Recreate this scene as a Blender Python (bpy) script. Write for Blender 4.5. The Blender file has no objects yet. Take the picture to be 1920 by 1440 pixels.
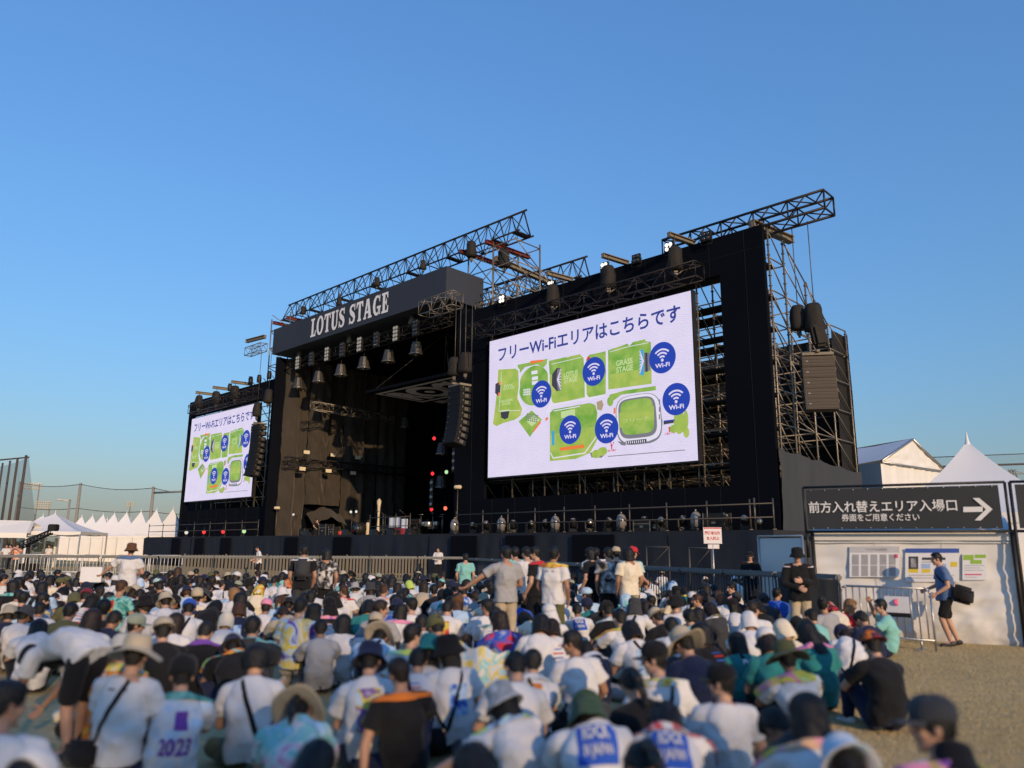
import bpy, bmesh, math, random
from mathutils import Vector, Matrix, noise
from mathutils.bvhtree import BVHTree
R = math.radians
PI = math.pi
rnd = random.Random(7)
SC = bpy.context.scene
COL = SC.collection

# ---------------------------------------------------------------- camera model
F_PX = 1442.0
CAM_Z = 1.68
PITCH = math.atan(309 / F_PX)
ROLL = R(.43)

def ray(px, py):
    x = (px - 960) / F_PX; y = -(py - 720) / F_PX
    c, s = math.cos(ROLL), math.sin(ROLL)
    x, y = x * c - y * s, x * s + y * c
    cp, sp = math.cos(PITCH), math.sin(PITCH)
    return Vector((x, cp - sp * y, sp + cp * y))

def at(px, py, Y=None, Z=None):
    """world point on a photo pixel's sight line, at depth Y or height Z"""
    r = ray(px, py)
    t = Y / r.y if Y is not None else (Z - CAM_Z) / r.z
    return Vector((r.x * t, r.y * t, CAM_Z + r.z * t))

# stage frame: u along the front (to the far left), w into the stage, z up
ANG = R(46)
P0 = Vector((11.4, 33.0, 0))
E1 = Vector((-math.sin(ANG), math.cos(ANG), 0))
E2 = Vector((math.cos(ANG), math.sin(ANG), 0))
UZ = Vector((0, 0, 1))

def S(u, w, z):
    return P0 + E1 * u + E2 * w + UZ * z

def on_w(px, py, w):
    r = ray(px, py); o = Vector((0, 0, CAM_Z)); n = E2
    t = (P0 + E2 * w - o).dot(n) / r.dot(n)
    p = o + r * t
    return (p - P0).dot(E1), p.z

def on_u(px, py, u):
    r = ray(px, py); o = Vector((0, 0, CAM_Z))
    t = (P0 + E1 * u - o).dot(E1) / r.dot(E1)
    p = o + r * t
    return (p - P0).dot(E2), p.z

# ---------------------------------------------------------------- materials
MATS = {}
def mat(name, col, rough=.7, var=.12, scale=6., bump=0., metal=0., spec=.35, bscale=None, sheen=0.):
    if name in MATS: return MATS[name]
    m = bpy.data.materials.new(name); m.use_nodes = True
    nt = m.node_tree; b = nt.nodes['Principled BSDF']
    b.inputs['Roughness'].default_value = rough
    b.inputs['Metallic'].default_value = metal
    b.inputs['Specular IOR Level'].default_value = spec
    if sheen: b.inputs['Sheen Weight'].default_value = sheen
    tc = nt.nodes.new('ShaderNodeTexCoord')
    nz = nt.nodes.new('ShaderNodeTexNoise'); nz.inputs['Scale'].default_value = scale; nz.inputs['Detail'].default_value = 5
    nt.links.new(tc.outputs['Object'], nz.inputs['Vector'])
    mx = nt.nodes.new('ShaderNodeMix'); mx.data_type = 'RGBA'
    c = Vector(col[:3])
    mx.inputs[6].default_value = (*(c * (1 - var)), 1); mx.inputs[7].default_value = (*[min(1, v * (1 + var)) for v in c], 1)
    nt.links.new(nz.outputs['Fac'], mx.inputs[0]); nt.links.new(mx.outputs[2], b.inputs['Base Color'])
    if bump:
        n2 = nt.nodes.new('ShaderNodeTexNoise'); n2.inputs['Scale'].default_value = bscale or scale * 4; n2.inputs['Detail'].default_value = 6
        nt.links.new(tc.outputs['Object'], n2.inputs['Vector'])
        bp = nt.nodes.new('ShaderNodeBump'); bp.inputs['Strength'].default_value = bump; bp.inputs['Distance'].default_value = .02
        nt.links.new(n2.outputs['Fac'], bp.inputs['Height']); nt.links.new(bp.outputs['Normal'], b.inputs['Normal'])
    MATS[name] = m
    return m

def emit(name, col, strength=1.):
    if name in MATS: return MATS[name]
    m = bpy.data.materials.new(name); m.use_nodes = True
    nt = m.node_tree; b = nt.nodes['Principled BSDF']
    b.inputs['Base Color'].default_value = (.01, .01, .012, 1); b.inputs['Roughness'].default_value = .5
    b.inputs['Emission Color'].default_value = (*col[:3], 1); b.inputs['Emission Strength'].default_value = strength
    MATS[name] = m
    return m

def srgb(r, g, b):
    f = lambda v: ((v / 255 + .055) / 1.055) ** 2.4 if v / 255 > .04045 else v / 255 / 12.92
    return (f(r), f(g), f(b))

# ---------------------------------------------------------------- mesh builder
class MB:
    def __init__(s): s.v = []; s.f = []; s.m = []; s.sm = []
    def add(s, vs, fs, mi=0, smooth=False):
        o = len(s.v); s.v += [tuple(v) for v in vs]; s.f += [[i + o for i in f] for f in fs]
        s.m += [mi] * len(fs); s.sm += [smooth] * len(fs); return s
    def hexa(s, p, mi=0):          # 8 points: bottom 4 then top 4
        return s.add(p, [(3, 2, 1, 0), (4, 5, 6, 7), (0, 1, 5, 4), (1, 2, 6, 5), (2, 3, 7, 6), (3, 0, 4, 7)], mi)
    def box(s, c, d, mi=0, ax=None, bev=0.):
        ax = ax or (Vector((1, 0, 0)), Vector((0, 1, 0)), UZ); c = Vector(c)
        h = [a * (e / 2) for a, e in zip(ax, d)]
        if not bev:
            return s.hexa([c - h[0] - h[1] - h[2], c + h[0] - h[1] - h[2], c + h[0] + h[1] - h[2], c - h[0] + h[1] - h[2],
                           c - h[0] - h[1] + h[2], c + h[0] - h[1] + h[2], c + h[0] + h[1] + h[2], c - h[0] + h[1] + h[2]], mi)
        bm = bmesh.new(); bmesh.ops.create_cube(bm, size=1)
        bmesh.ops.scale(bm, vec=d, verts=bm.verts)
        bmesh.ops.bevel(bm, geom=bm.edges[:], offset=bev, segments=2, affect='EDGES')
        bm.verts.ensure_lookup_table(); bm.verts.index_update()
        vs = [c + ax[0] * v.co.x + ax[1] * v.co.y + ax[2] * v.co.z for v in bm.verts]
        fs = [[v.index for v in f.verts] for f in bm.faces]; bm.free()
        return s.add(vs, fs, mi)
    def sbox(s, u0, u1, w0, w1, z0, z1, mi=0):     # box in the stage frame
        return s.hexa([S(u1, w0, z0), S(u0, w0, z0), S(u0, w1, z0), S(u1, w1, z0), S(u1, w0, z1), S(u0, w0, z1), S(u0, w1, z1), S(u1, w1, z1)], mi)
    def tube(s, a, b, r, n=6, mi=0, r2=None, smooth=True):
        a = Vector(a); b = Vector(b); d = b - a
        if d.length < 1e-6: return s
        d.normalize(); x = d.orthogonal().normalized(); y = d.cross(x); r2 = r if r2 is None else r2
        vs = [a + (x * math.cos(2 * PI * i / n) + y * math.sin(2 * PI * i / n)) * r for i in range(n)]
        vs += [b + (x * math.cos(2 * PI * i / n) + y * math.sin(2 * PI * i / n)) * r2 for i in range(n)]
        s.add(vs, [(i, (i + 1) % n, n + (i + 1) % n, n + i) for i in range(n)], mi, smooth)
        o = len(s.v) - 2 * n
        s.f += [[o + i for i in reversed(range(n))], [o + n + i for i in range(n)]]; s.m += [mi, mi]; s.sm += [False, False]
        return s
    def path(s, pts, r, n=6, mi=0):
        for a, b in zip(pts, pts[1:]): s.tube(a, b, r, n, mi)
        return s
    def lathe(s, c, prof, n=16, mi=0, axis=None, smooth=True):     # prof: (radius, height) pairs from bottom to top
        c = Vector(c); z = (axis or UZ).normalized(); x = z.orthogonal().normalized(); y = z.cross(x)
        vs = []; k = len(prof)
        for (r, h) in prof:
            for i in range(n): vs.append(c + z * h + (x * math.cos(2 * PI * i / n) + y * math.sin(2 * PI * i / n)) * r)
        fs = [(j * n + i, j * n + (i + 1) % n, (j + 1) * n + (i + 1) % n, (j + 1) * n + i) for j in range(k - 1) for i in range(n)]
        s.add(vs, fs, mi, smooth); o = len(s.v) - k * n
        s.f += [[o + i for i in reversed(range(n))], [o + (k - 1) * n + i for i in range(n)]]; s.m += [mi, mi]; s.sm += [False, False]
        return s
    def prism(s, pts, depth, mi=0):   # planar outline pts (3D), extruded by vector depth
        n = len(pts); depth = Vector(depth)
        s.add([Vector(p) for p in pts] + [Vector(p) + depth for p in pts],
              [list(range(n))] + [list(reversed(range(n, 2 * n)))] + [(i, n + i, n + (i + 1) % n, (i + 1) % n) for i in range(n)], mi)
        return s
    def grid(s, fn, nu, nv, mi=0, smooth=True, thick=None):
        vs = [fn(i / nu, j / nv) for j in range(nv + 1) for i in range(nu + 1)]
        fs = [(j * (nu + 1) + i, j * (nu + 1) + i + 1, (j + 1) * (nu + 1) + i + 1, (j + 1) * (nu + 1) + i) for j in range(nv) for i in range(nu)]
        s.add(vs, fs, mi, smooth)
        if thick:
            t = Vector(thick); s.add([Vector(v) + t for v in vs], [tuple(reversed(f)) for f in fs], mi, smooth)
            o = len(s.v) - 2 * len(vs); m_ = len(vs)
            edge = [i for i in range(nu + 1)] + [j * (nu + 1) + nu for j in range(1, nv + 1)] + [nv * (nu + 1) + i for i in range(nu - 1, -1, -1)] + [j * (nu + 1) for j in range(nv - 1, 0, -1)]
            k = len(edge)
            for q in range(k):
                a, b = edge[q], edge[(q + 1) % k]
                s.f.append([o + b, o + a, o + a + m_, o + b + m_]); s.m.append(mi); s.sm.append(False)
        return s
    def mesh(s, name):
        me = bpy.data.meshes.new(name); me.from_pydata(s.v, [], s.f)
        me.polygons.foreach_set('material_index', s.m); me.polygons.foreach_set('use_smooth', s.sm); me.update()
        return me
    def build(s, name, mats, parent=None, origin=None):
        me = s.mesh(name)
        if not isinstance(mats, (list, tuple)): mats = [mats]
        for m in mats: me.materials.append(m)
        o = bpy.data.objects.new(name, me); COL.objects.link(o)
        if origin is not None:
            origin = Vector(origin); me.transform(Matrix.Translation(-origin)); o.location = origin
        if parent is not None:
            o.parent = parent
            if o.parent_type == 'OBJECT' and origin is None:
                o.matrix_parent_inverse = basis(parent).inverted()
        return o

def basis(o):
    return Matrix.LocRotScale(o.location, o.rotation_euler, o.scale)

def tag(o, label, cat, group=None, kind=None):
    if label: o['label'] = label
    if cat: o['category'] = cat
    if group: o['group'] = group
    if kind: o['kind'] = kind
    return o

def thing(name, label, cat, loc=(0, 0, 0), rz=0., group=None):
    o = bpy.data.objects.new(name, None); COL.objects.link(o); o.empty_display_size = .2
    o.location = loc; o.rotation_euler = (0, 0, rz)
    return tag(o, label, cat, group)

def struct(o): o['kind'] = 'structure'; return o

def copy_tree(o, parent=None):
    c = o.copy(); COL.objects.link(c)
    if parent is not None: c.parent = parent
    for ch in list(o.children): copy_tree(ch, c)
    return c

def blank_mesh(name, vs, fs): 
    me = bpy.data.meshes.new(name); me.from_pydata([tuple(v) for v in vs], [], fs); me.update(); return me

def remesh(mb, name, voxel, smooth=2, fac=.5):
    """fuse overlapping closed shells into one continuous surface"""
    me = mb.mesh(name + '_src'); o = bpy.data.objects.new(name + '_src', me); COL.objects.link(o)
    md = o.modifiers.new('r', 'REMESH'); md.mode = 'VOXEL'; md.voxel_size = voxel; md.use_smooth_shade = True
    if smooth:
        sm = o.modifiers.new('s', 'SMOOTH'); sm.iterations = smooth; sm.factor = fac
    dg = bpy.context.evaluated_depsgraph_get(); ev = o.evaluated_get(dg)
    out = bpy.data.meshes.new_from_object(ev); out.name = name
    bpy.data.objects.remove(o); bpy.data.meshes.remove(me)
    out.materials.clear()
    return out

def text_mesh(s, size=1., bold=0., spacing=1., align='LEFT'):
    """lettering as flat polygons: list of (verts2d, faces), with its bounds"""
    cu = bpy.data.curves.new('lettering', 'FONT'); cu.body = s; cu.size = size; cu.offset = bold; cu.space_character = spacing
    cu.align_x = align; cu.resolution_u = 3; cu.fill_mode = 'FRONT'
    o = bpy.data.objects.new('lettering', cu); COL.objects.link(o)
    dg = bpy.context.evaluated_depsgraph_get(); dg.update()
    me = bpy.data.meshes.new_from_object(o.evaluated_get(dg))
    vs = [(v.co.x, v.co.y) for v in me.vertices]; fs = [list(p.vertices) for p in me.polygons]
    bpy.data.objects.remove(o); bpy.data.curves.remove(cu); bpy.data.meshes.remove(me)
    return vs, fs

def fit_text(mb, s, x0, y0, x1, y1, place, mi, bold=0., spacing=1., shear=None):
    """lettering stretched to fill the box x0..x1, y0..y1 of a surface; place(x, y) gives the 3D point"""
    vs, fs = text_mesh(s, 1., bold, spacing)
    if not vs: return
    ax = min(v[0] for v in vs); bx = max(v[0] for v in vs); ay = min(v[1] for v in vs); by = max(v[1] for v in vs)
    q = [place(x0 + (x1 - x0) * (v[0] - ax) / (bx - ax), y0 + (y1 - y0) * (v[1] - ay) / (by - ay)) for v in vs]
    mb.add(q, fs, mi)
SKY_STRENGTH, SUN_STRENGTH, EXPOSURE = .15, 2.7, .38
LED_S = 1 / 2 ** EXPOSURE
# ================================================================ PEOPLE
def V(*a): return Vector(a)

def ell(mb, c, r, n=14, m=9, rot=None, mi=0):
    c = Vector(c); vs = [c + (rot @ V(0, 0, r[2]) if rot else V(0, 0, r[2]))]
    for j in range(1, m):
        t = PI * j / m
        for i in range(n):
            p = V(r[0] * math.sin(t) * math.cos(2 * PI * i / n), r[1] * math.sin(t) * math.sin(2 * PI * i / n), r[2] * math.cos(t))
            vs.append(c + (rot @ p if rot else p))
    vs.append(c + (rot @ V(0, 0, -r[2]) if rot else V(0, 0, -r[2])))
    fs = [(0, 1 + i, 1 + (i + 1) % n) for i in range(n)]
    fs += [(1 + j * n + i, 1 + (j + 1) * n + i, 1 + (j + 1) * n + (i + 1) % n, 1 + j * n + (i + 1) % n) for j in range(m - 2) for i in range(n)]
    L = len(vs) - 1; fs += [(1 + (m - 2) * n + i, L, 1 + (m - 2) * n + (i + 1) % n) for i in range(n)]
    mb.add(vs, fs, mi, True)

def chain(mb, pts, rs, n=12, mi=0):
    """tapered limb: tubes along pts with a round joint at every point"""
    pts = [Vector(p) for p in pts]
    for a, b, ra, rb in zip(pts, pts[1:], rs, rs[1:]): mb.tube(a, b, ra, n, mi, rb)
    for p, r in zip(pts, rs): ell(mb, p, (r, r, r), 10, 7, None, mi)

class Torso:
    """loft of oval sections along the spine; sections (centre, half width, half depth)"""
    def __init__(s, secs, twist=0.):
        s.c = [Vector(q[0]) for q in secs]; s.w = [q[1] for q in secs]; s.d = [q[2] for q in secs]; s.tw = twist
    def at(s, t):
        n = len(s.c) - 1; x = max(0, min(.9999, t)) * n; i = int(x); f = x - i
        def cr(a):
            p0, p1, p2, p3 = a[max(0, i - 1)], a[i], a[i + 1], a[min(n, i + 2)]
            return p1 + ((p2 - p0) * f + (p0 * 2 - p1 * 5 + p2 * 4 - p3) * f * f + (p1 * 3 - p0 - p2 * 3 + p3) * f ** 3) * .5
        return cr(s.c), cr(s.w), cr(s.d)
    def frame(s, t):
        a = s.at(max(0, t - .03))[0]; b = s.at(min(1, t + .03))[0]; z = (b - a).normalized()
        x = V(math.cos(s.tw * t), math.sin(s.tw * t), 0); x = (x - z * x.dot(z)).normalized()
        return x, z.cross(x), z
    def pt(s, t, th, off=0., grow=1.):
        c, w, d = s.at(t); x, y, z = s.frame(t)
        ct, st = math.cos(th), math.sin(th); e = .82
        return c + x * (math.copysign(abs(ct) ** e, ct) * (w * grow + off)) + y * (math.copysign(abs(st) ** e, st) * (d * grow + off))
    def add(s, mb, off=0., t0=0., t1=1., n=24, m=18):
        vs = []
        for j in range(m + 1):
            t = t0 + (t1 - t0) * j / m
            for i in range(n): vs.append(s.pt(t, 2 * PI * i / n, off))
        fs = [(j * n + i, j * n + (i + 1) % n, (j + 1) * n + (i + 1) % n, (j + 1) * n + i) for j in range(m) for i in range(n)]
        fs += [tuple(reversed(range(n))), tuple(m * n + i for i in range(n))]
        mb.add(vs, fs, 0, True)

def hand(mb, wrist, d, palm_n, curl=.5, side=1, spread=1.):
    """palm, four bent fingers of unequal length and a thumb from the palm's side. d: forearm direction, palm_n: where the palm faces"""
    wrist = Vector(wrist); d = Vector(d).normalized(); n = Vector(palm_n); n = (n - d * n.dot(d)).normalized(); x = d.cross(n) * side
    rot = Matrix((x, d, n)).transposed()
    ell(mb, wrist + d * .047, (.040, .052, .017), 14, 9, rot)
    for k, (off, L) in enumerate(((-.034, .062), (-.0115, .074), (.0115, .080), (.034, .072))):
        p = wrist + d * .083 + x * off * spread; pts = [p - d * .02, p]; a = curl * .5
        for seg in (.45, .32, .23):
            q = d * math.cos(a) + n * math.sin(a); p = p + q * L * seg; pts.append(p); a += curl * .75
        chain(mb, pts, [.0095, .0092, .0086, .008, .007], 8)
    p = wrist + d * .028 + x * .034; t1 = p + (d * .55 + x * .62 + n * .3).normalized() * .036; t2 = t1 + (d * .85 + x * .15 + n * .45).normalized() * .03
    chain(mb, [p - x * .015, p, t1, t2], [.013, .0125, .011, .009], 8)

def head_shapes(mb, T):
    """skull, jaw, nose, ears, lips in the head frame T (4x4); face looks along +y"""
    def P(x, y, z): return T @ V(x, y, z)
    r3 = T.to_3x3()
    ell(mb, P(0, -.012, .026), (.074, .092, .090), 18, 12, r3)
    ell(mb, P(0, .022, -.035), (.058, .066, .080), 16, 10, r3)
    ell(mb, P(0, .062, -.092), (.026, .022, .022), 10, 7, r3)
    chain(mb, [P(0, .082, .012), P(0, .098, -.014), P(0, .102, -.024)], [.010, .012, .014])
    ell(mb, P(.012, .092, -.027), (.010, .010, .008), 8, 6, r3); ell(mb, P(-.012, .092, -.027), (.010, .010, .008), 8, 6, r3)
    chain(mb, [P(-.034, .069, .022), P(0, .078, .020), P(.034, .069, .022)], [.012, .011, .012])
    chain(mb, [P(-.018, .079, -.057), P(0, .084, -.056), P(.018, .079, -.057)], [.007, .0095, .007])
    for sx in (-1, 1):
        ell(mb, P(.040 * sx, .058, -.025), (.022, .022, .024), 10, 7, r3)
        ell(mb, P(.077 * sx, -.006, -.008), (.011, .022, .032), 10, 7, r3)

def face_materials(me, T):
    """eyes and brows -> slot 1, lips -> slot 2, chosen by place on the face"""
    inv = T.inverted()
    for p in me.polygons:
        q = inv @ p.center
        if q.y < .045 or abs(q.x) > .06 or q.z > .06 or q.z < -.08: continue
        ax = abs(q.x)
        if ((ax - .032) / .0135) ** 2 + ((q.z - .001) / .0068) ** 2 < 1: p.material_index = 1
        elif .014 < ax < .052 and abs(q.z - .026 + (ax - .03) ** 2 * 6) < .0055: p.material_index = 1
        elif abs(q.x) < .021 and abs(q.z + .057) < .009 and q.y > .07: p.material_index = 2

def HT(pos, pitch=0., yaw=0., roll=0.):
    """head frame: yaw>0 turns to the figure's left, pitch>0 bows forward"""
    return Matrix.Translation(pos) @ Matrix.Rotation(yaw, 4, 'Z') @ Matrix.Rotation(-pitch, 4, 'X') @ Matrix.Rotation(roll, 4, 'Y')

POSES = {}
def displace(me, fn):
    ps = [v.co.copy() for v in me.vertices]; ns = [v.normal.copy() for v in me.vertices]; out = []
    for p, n in zip(ps, ns): out.extend(fn(p, n))
    me.vertices.foreach_set('co', out); me.update()

def torso_from(pel, wai, che, shl, nck, wid=1., dep=1., twist=0.):
    return Torso([(pel, .158 * wid, .118 * dep), (wai, .140 * wid, .105 * dep), (che, .158 * wid, .118 * dep), (shl, .150 * wid, .098 * dep), (nck, .060, .060)], twist)

def make_pose(name, spine, head, legs, arms, wid=1., sleeve=.62, long_sleeve=False, shorts=False, vox=.0078, hands=((.5, 1), (.5, 1)), loose=1., twist=0.):
    """spine: pelvis, waist, chest, shoulder line, neck base; head: (pos, pitch, yaw, roll); legs: (hip, knee, ankle, toe) x2; arms: (shoulder, elbow, wrist, palm normal) x2 (left, right)"""
    sp = [V(*p) for p in spine]
    T = HT(V(*head[0]), *head[1:])
    tor = torso_from(*sp, wid=wid, twist=twist)
    mb = MB(); tor.add(mb)
    nb = sp[4]; chain(mb, [nb - (nb - sp[3]) * .4, nb, T @ V(0, -.025, -.05)], [.062, .054, .052])
    head_shapes(mb, T)
    for hip, kn, an, toe in legs:
        hip, kn, an, toe = V(*hip), V(*kn), V(*an), V(*toe)
        calf = kn.lerp(an, .3)
        chain(mb, [hip, kn, calf, an], [.082, .055, .056, .036], 14)
        heel = an + (an - toe).normalized() * .03; heel.z = min(heel.z, an.z) - .02
        chain(mb, [heel, an.lerp(toe, .45), toe], [.032, .033, .026])
    for i, (sh, el, wr, pn) in enumerate(arms):
        sh, el, wr = V(*sh), V(*el), V(*wr)
        chain(mb, [sp[3].lerp(sh, .5), sh, el, el.lerp(wr, .3), wr], [.066, .056, .041, .040, .026], 12)
        hand(mb, wr, wr - el, V(*pn), hands[i][0], (1 if i else -1) * hands[i][1])
    body = remesh(mb, 'person_body', vox, 2, .4)
    face_materials(body, T)
    # --- shirt: looser loft plus sleeves, fused and wrinkled
    mb = MB()
    if name.startswith('stand'): ext = V(0, 0, -.06)
    elif name == 'bending': ext = (sp[0] - sp[1]).normalized() * .05
    else: ext = V(0, 0, -.0)
    st = Torso([(sp[0] + ext, .186 * wid * loose, .158 * loose), (sp[1], .172 * wid * loose, .136 * loose), (sp[2], .172 * wid, .130), (sp[3], .150 * wid, .104), (sp[3].lerp(sp[4], .75), .072, .068)], twist)
    st.add(mb)
    for i, (sh, el, wr, pn) in enumerate(arms):
        sh, el, wr = V(*sh), V(*el), V(*wr)
        if long_sleeve: chain(mb, [sp[3].lerp(sh, .55), sh, el, el.lerp(wr, .9)], [.085, .074, .060, .045], 14)
        else:
            e2 = sh.lerp(el, sleeve); mb.tube(sp[3].lerp(sh, .45), sh, .078, 16, 0, .068); ell(mb, sh, (.069, .069, .069))
            mb.tube(sh, e2, .069, 16, 0, .079 * loose)
    sh_me = remesh(mb, 'shirt', .012, 3, .5)
    def folds(p, n):
        q = V(p.x * 6 + p.z * 4, p.y * 6, p.z * 4 - p.x * 3)
        a = 1 - abs(noise.noise(q)) * 2.2; b = noise.noise(p * 5.); c = 1 - abs(noise.noise(V(p.x * 5 - p.z * 9, p.y * 7, p.z * 10 + 4))) * 2
        return p + n * (.020 * a * abs(b) * 2 + .016 * b + .009 * c * max(0, b + .35))
    displace(sh_me, folds)
    bv = BVHTree.FromPolygons([v.co.copy() for v in sh_me.vertices], [list(p.vertices) for p in sh_me.polygons])
    # --- trousers
    mb = MB(); tr = Torso([(sp[0] - V(0, 0, .02) + (ext * .3), .170 * wid, .130), (sp[0].lerp(sp[1], .55), .150 * wid, .112)]); tr.add(mb, 0, 0, 1, 20, 6)
    for hip, kn, an, toe in legs:
        hip, kn, an = V(*hip), V(*kn), V(*an)
        if shorts: chain(mb, [hip, hip.lerp(kn, .8)], [.098, .088], 14)
        else: chain(mb, [hip, kn, kn.lerp(an, .88)], [.096, .074, .060], 14)
    tr_me = remesh(mb, 'trousers', .014, 3, .5)
    displace(tr_me, lambda p, n: p + n * (.007 * noise.noise(p * 11) + .006 * (1 - abs(noise.noise(V(p.x * 16, p.y * 6 + p.z * 14, p.z * 6))) * 2)))
    # --- shoes
    mb = MB()
    for hip, kn, an, toe in legs:
        an, toe = V(*an), V(*toe); d = (toe - an); d.z *= .3; d.normalize(); heel = an - d * .045; dn = V(0, 0, -.028)
        chain(mb, [heel + dn, an.lerp(toe, .5) + dn * .8, toe + d * .025 + dn * .3], [.041, .044, .036]); chain(mb, [an + V(0, 0, .012), an + dn], [.040, .042])
    so_me = remesh(mb, 'shoes', .011, 2, .4)
    P = dict(name=name, body=body, shirt=sh_me, trousers=tr_me, shoes=so_me, T=T, tor=st, bvh=bv, head_z=(T @ V(0, 0, .12)).z, spine=sp)
    POSES[name] = P
    return P

def on_shirt(P, t, th, off=.006):
    """point on the shirt's cloth over spine height t (0 hip, 1 neck), angle th (-90 back, 90 front)"""
    if P['bvh'] is None: P['bvh'] = BVHTree.FromPolygons([v.co.copy() for v in P['shirt'].vertices], [list(p.vertices) for p in P['shirt'].polygons])
    tor = P['tor']; c = tor.at(t)[0]; o = tor.pt(t, th, .25); d = (c - o).normalized()
    h = P['bvh'].ray_cast(o, d)
    if h[0] is None: return tor.pt(t, th, off)
    return h[0] - d * off

def mirror_pose(src, name):
    """the same pose, left and right exchanged"""
    P = POSES[src]; Q = dict(P); Q['name'] = name
    M = Matrix.Scale(-1, 4, V(1, 0, 0))
    for k in ('body', 'shirt', 'trousers', 'shoes'):
        me = P[k].copy(); me.transform(M); me.flip_normals(); Q[k] = me
    T = M @ P['T'] @ M; Q['T'] = T
    t = P['tor']; Q['tor'] = Torso([(M @ c, w, d) for c, w, d in zip(t.c, t.w, t.d)], -t.tw)
    Q['bvh'] = None
    POSES[name] = Q

def legs_sym(hip, kn, an, toe):
    m = lambda p: (-p[0], p[1], p[2])
    return [tuple(m(p) for p in (hip, kn, an, toe)), (hip, kn, an, toe)]

def make_all_poses():
    # knees drawn up, arms round the shins
    make_pose('hugging', [(0, 0, .13), (0, -.075, .28), (0, -.065, .46), (0, .015, .60), (0, .06, .66)], ((0, .12, .785), R(22), 0, 0),
              legs_sym((.095, .02, .10), (.12, .40, .44), (.11, .46, .07), (.12, .60, .03)),
              [((-.185, .03, .575), (-.25, .26, .38), (-.07, .47, .32), (0, -1, 0)), ((.185, .03, .575), (.25, .27, .39), (.06, .49, .30), (0, -1, 0))])
    # cross-legged, looking down at a phone
    make_pose('phone', [(0, 0, .13), (0, -.05, .29), (0, -.05, .47), (0, .02, .615), (0, .065, .675)], ((0, .135, .785), R(38), R(5), 0),
              [((-.10, .03, .10), (-.34, .30, .13), (.02, .40, .07), (.14, .44, .05)), ((.10, .03, .10), (.34, .30, .15), (.02, .34, .12), (-.10, .36, .07))],
              [((-.185, .03, .585), (-.26, .13, .33), (-.07, .33, .36), (.3, 0, 1)), ((.185, .03, .585), (.26, .14, .33), (.07, .34, .37), (-.3, 0, 1))], hands=((.7, 1), (.7, 1)))
    # cross-legged, upright, face turned left
    make_pose('turned', [(0, 0, .13), (0, -.03, .30), (0, -.02, .50), (0, .01, .65), (0, .03, .71)], ((-.01, .065, .85), R(6), R(62), 0),
              [((-.10, .03, .10), (-.34, .28, .14), (.02, .40, .07), (.14, .44, .05)), ((.10, .03, .10), (.34, .28, .15), (.02, .34, .12), (-.10, .36, .07))],
              [((-.185, .02, .62), (-.27, .08, .37), (-.20, .28, .22), (0, 0, -1)), ((.185, .02, .62), (.28, .06, .37), (.22, .27, .22), (0, 0, -1))], twist=R(14))
    # head bowed deep over the lap
    make_pose('bowed', [(0, 0, .13), (0, -.07, .27), (0, -.03, .45), (0, .11, .57), (0, .17, .61)], ((.015, .27, .665), R(58), R(-8), 0),
              legs_sym((.10, .02, .10), (.22, .36, .36), (.14, .46, .07), (.16, .60, .03)),
              [((-.185, .12, .545), (-.24, .28, .33), (-.05, .42, .30), (0, 0, 1)), ((.185, .12, .545), (.24, .29, .33), (.06, .43, .31), (0, 0, 1))])
    # kneeling, sitting on the heels
    make_pose('kneeling', [(0, 0, .27), (0, -.02, .43), (0, -.01, .63), (0, .03, .78), (0, .05, .84)], ((0, .09, .975), R(16), R(-10), 0),
              legs_sym((.09, .02, .24), (.13, .40, .08), (.10, -.03, .07), (.08, -.17, .03)),
              [((-.185, .04, .75), (-.25, .10, .49), (-.12, .31, .42), (0, 0, -1)), ((.185, .04, .75), (.25, .11, .49), (.11, .32, .42), (0, 0, -1))])
    # upright, one arm propped on the ground behind
    make_pose('leaning', [(0, 0, .13), (.01, -.07, .29), (.02, -.09, .49), (.02, -.07, .64), (.02, -.055, .70)], ((.025, -.01, .835), R(10), R(-28), R(4)),
              [((-.10, .03, .10), (-.20, .36, .40), (-.15, .46, .07), (-.16, .60, .03)), ((.10, .03, .10), (.36, .26, .13), (.04, .40, .07), (-.08, .44, .05))],
              [((-.17, -.05, .615), (-.24, .16, .45), (-.19, .36, .40), (0, 0, -1)), ((.20, -.08, .61), (.31, -.16, .35), (.33, -.24, .11), (0, 1, 0))], hands=((.5, 1), (.1, 1)))
    # sitting, one hand raised to shade the eyes
    make_pose('shading', [(0, 0, .13), (0, -.05, .29), (0, -.04, .48), (0, .01, .63), (0, .035, .69)], ((0, .08, .83), R(4), R(12), 0),
              legs_sym((.10, .02, .10), (.16, .38, .42), (.12, .45, .07), (.13, .60, .03)),
              [((-.185, .02, .60), (-.24, .22, .41), (-.10, .42, .40), (0, 0, -1)), ((.185, .02, .60), (.34, .13, .62), (.13, .23, .87), (0, -.4, -1))], hands=((.5, 1), (.25, 1)))
    # hunched to the left, forearm reaching out to the left
    make_pose('reaching', [(0, 0, .13), (-.03, -.06, .28), (-.07, -.04, .46), (-.12, .07, .585), (-.14, .12, .63)], ((-.16, .19, .74), R(34), R(22), R(-6)),
              legs_sym((.10, .02, .10), (.20, .36, .38), (.14, .46, .07), (.16, .60, .03)),
              [((-.29, .07, .535), (-.50, .03, .40), (-.66, .16, .28), (0, 0, -1)), ((.055, .10, .575), (.16, .28, .36), (-.02, .44, .33), (0, 0, -1))])
    for a in ('hugging', 'phone', 'turned', 'bowed', 'kneeling', 'leaning'):
        mirror_pose(a, a + '_mirrored')
    # standing figures -----------------------------------------------------------
    SP = [(0, 0, .90), (0, .01, 1.06), (0, -.01, 1.24), (0, -.015, 1.40), (0, .0, 1.47)]
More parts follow.
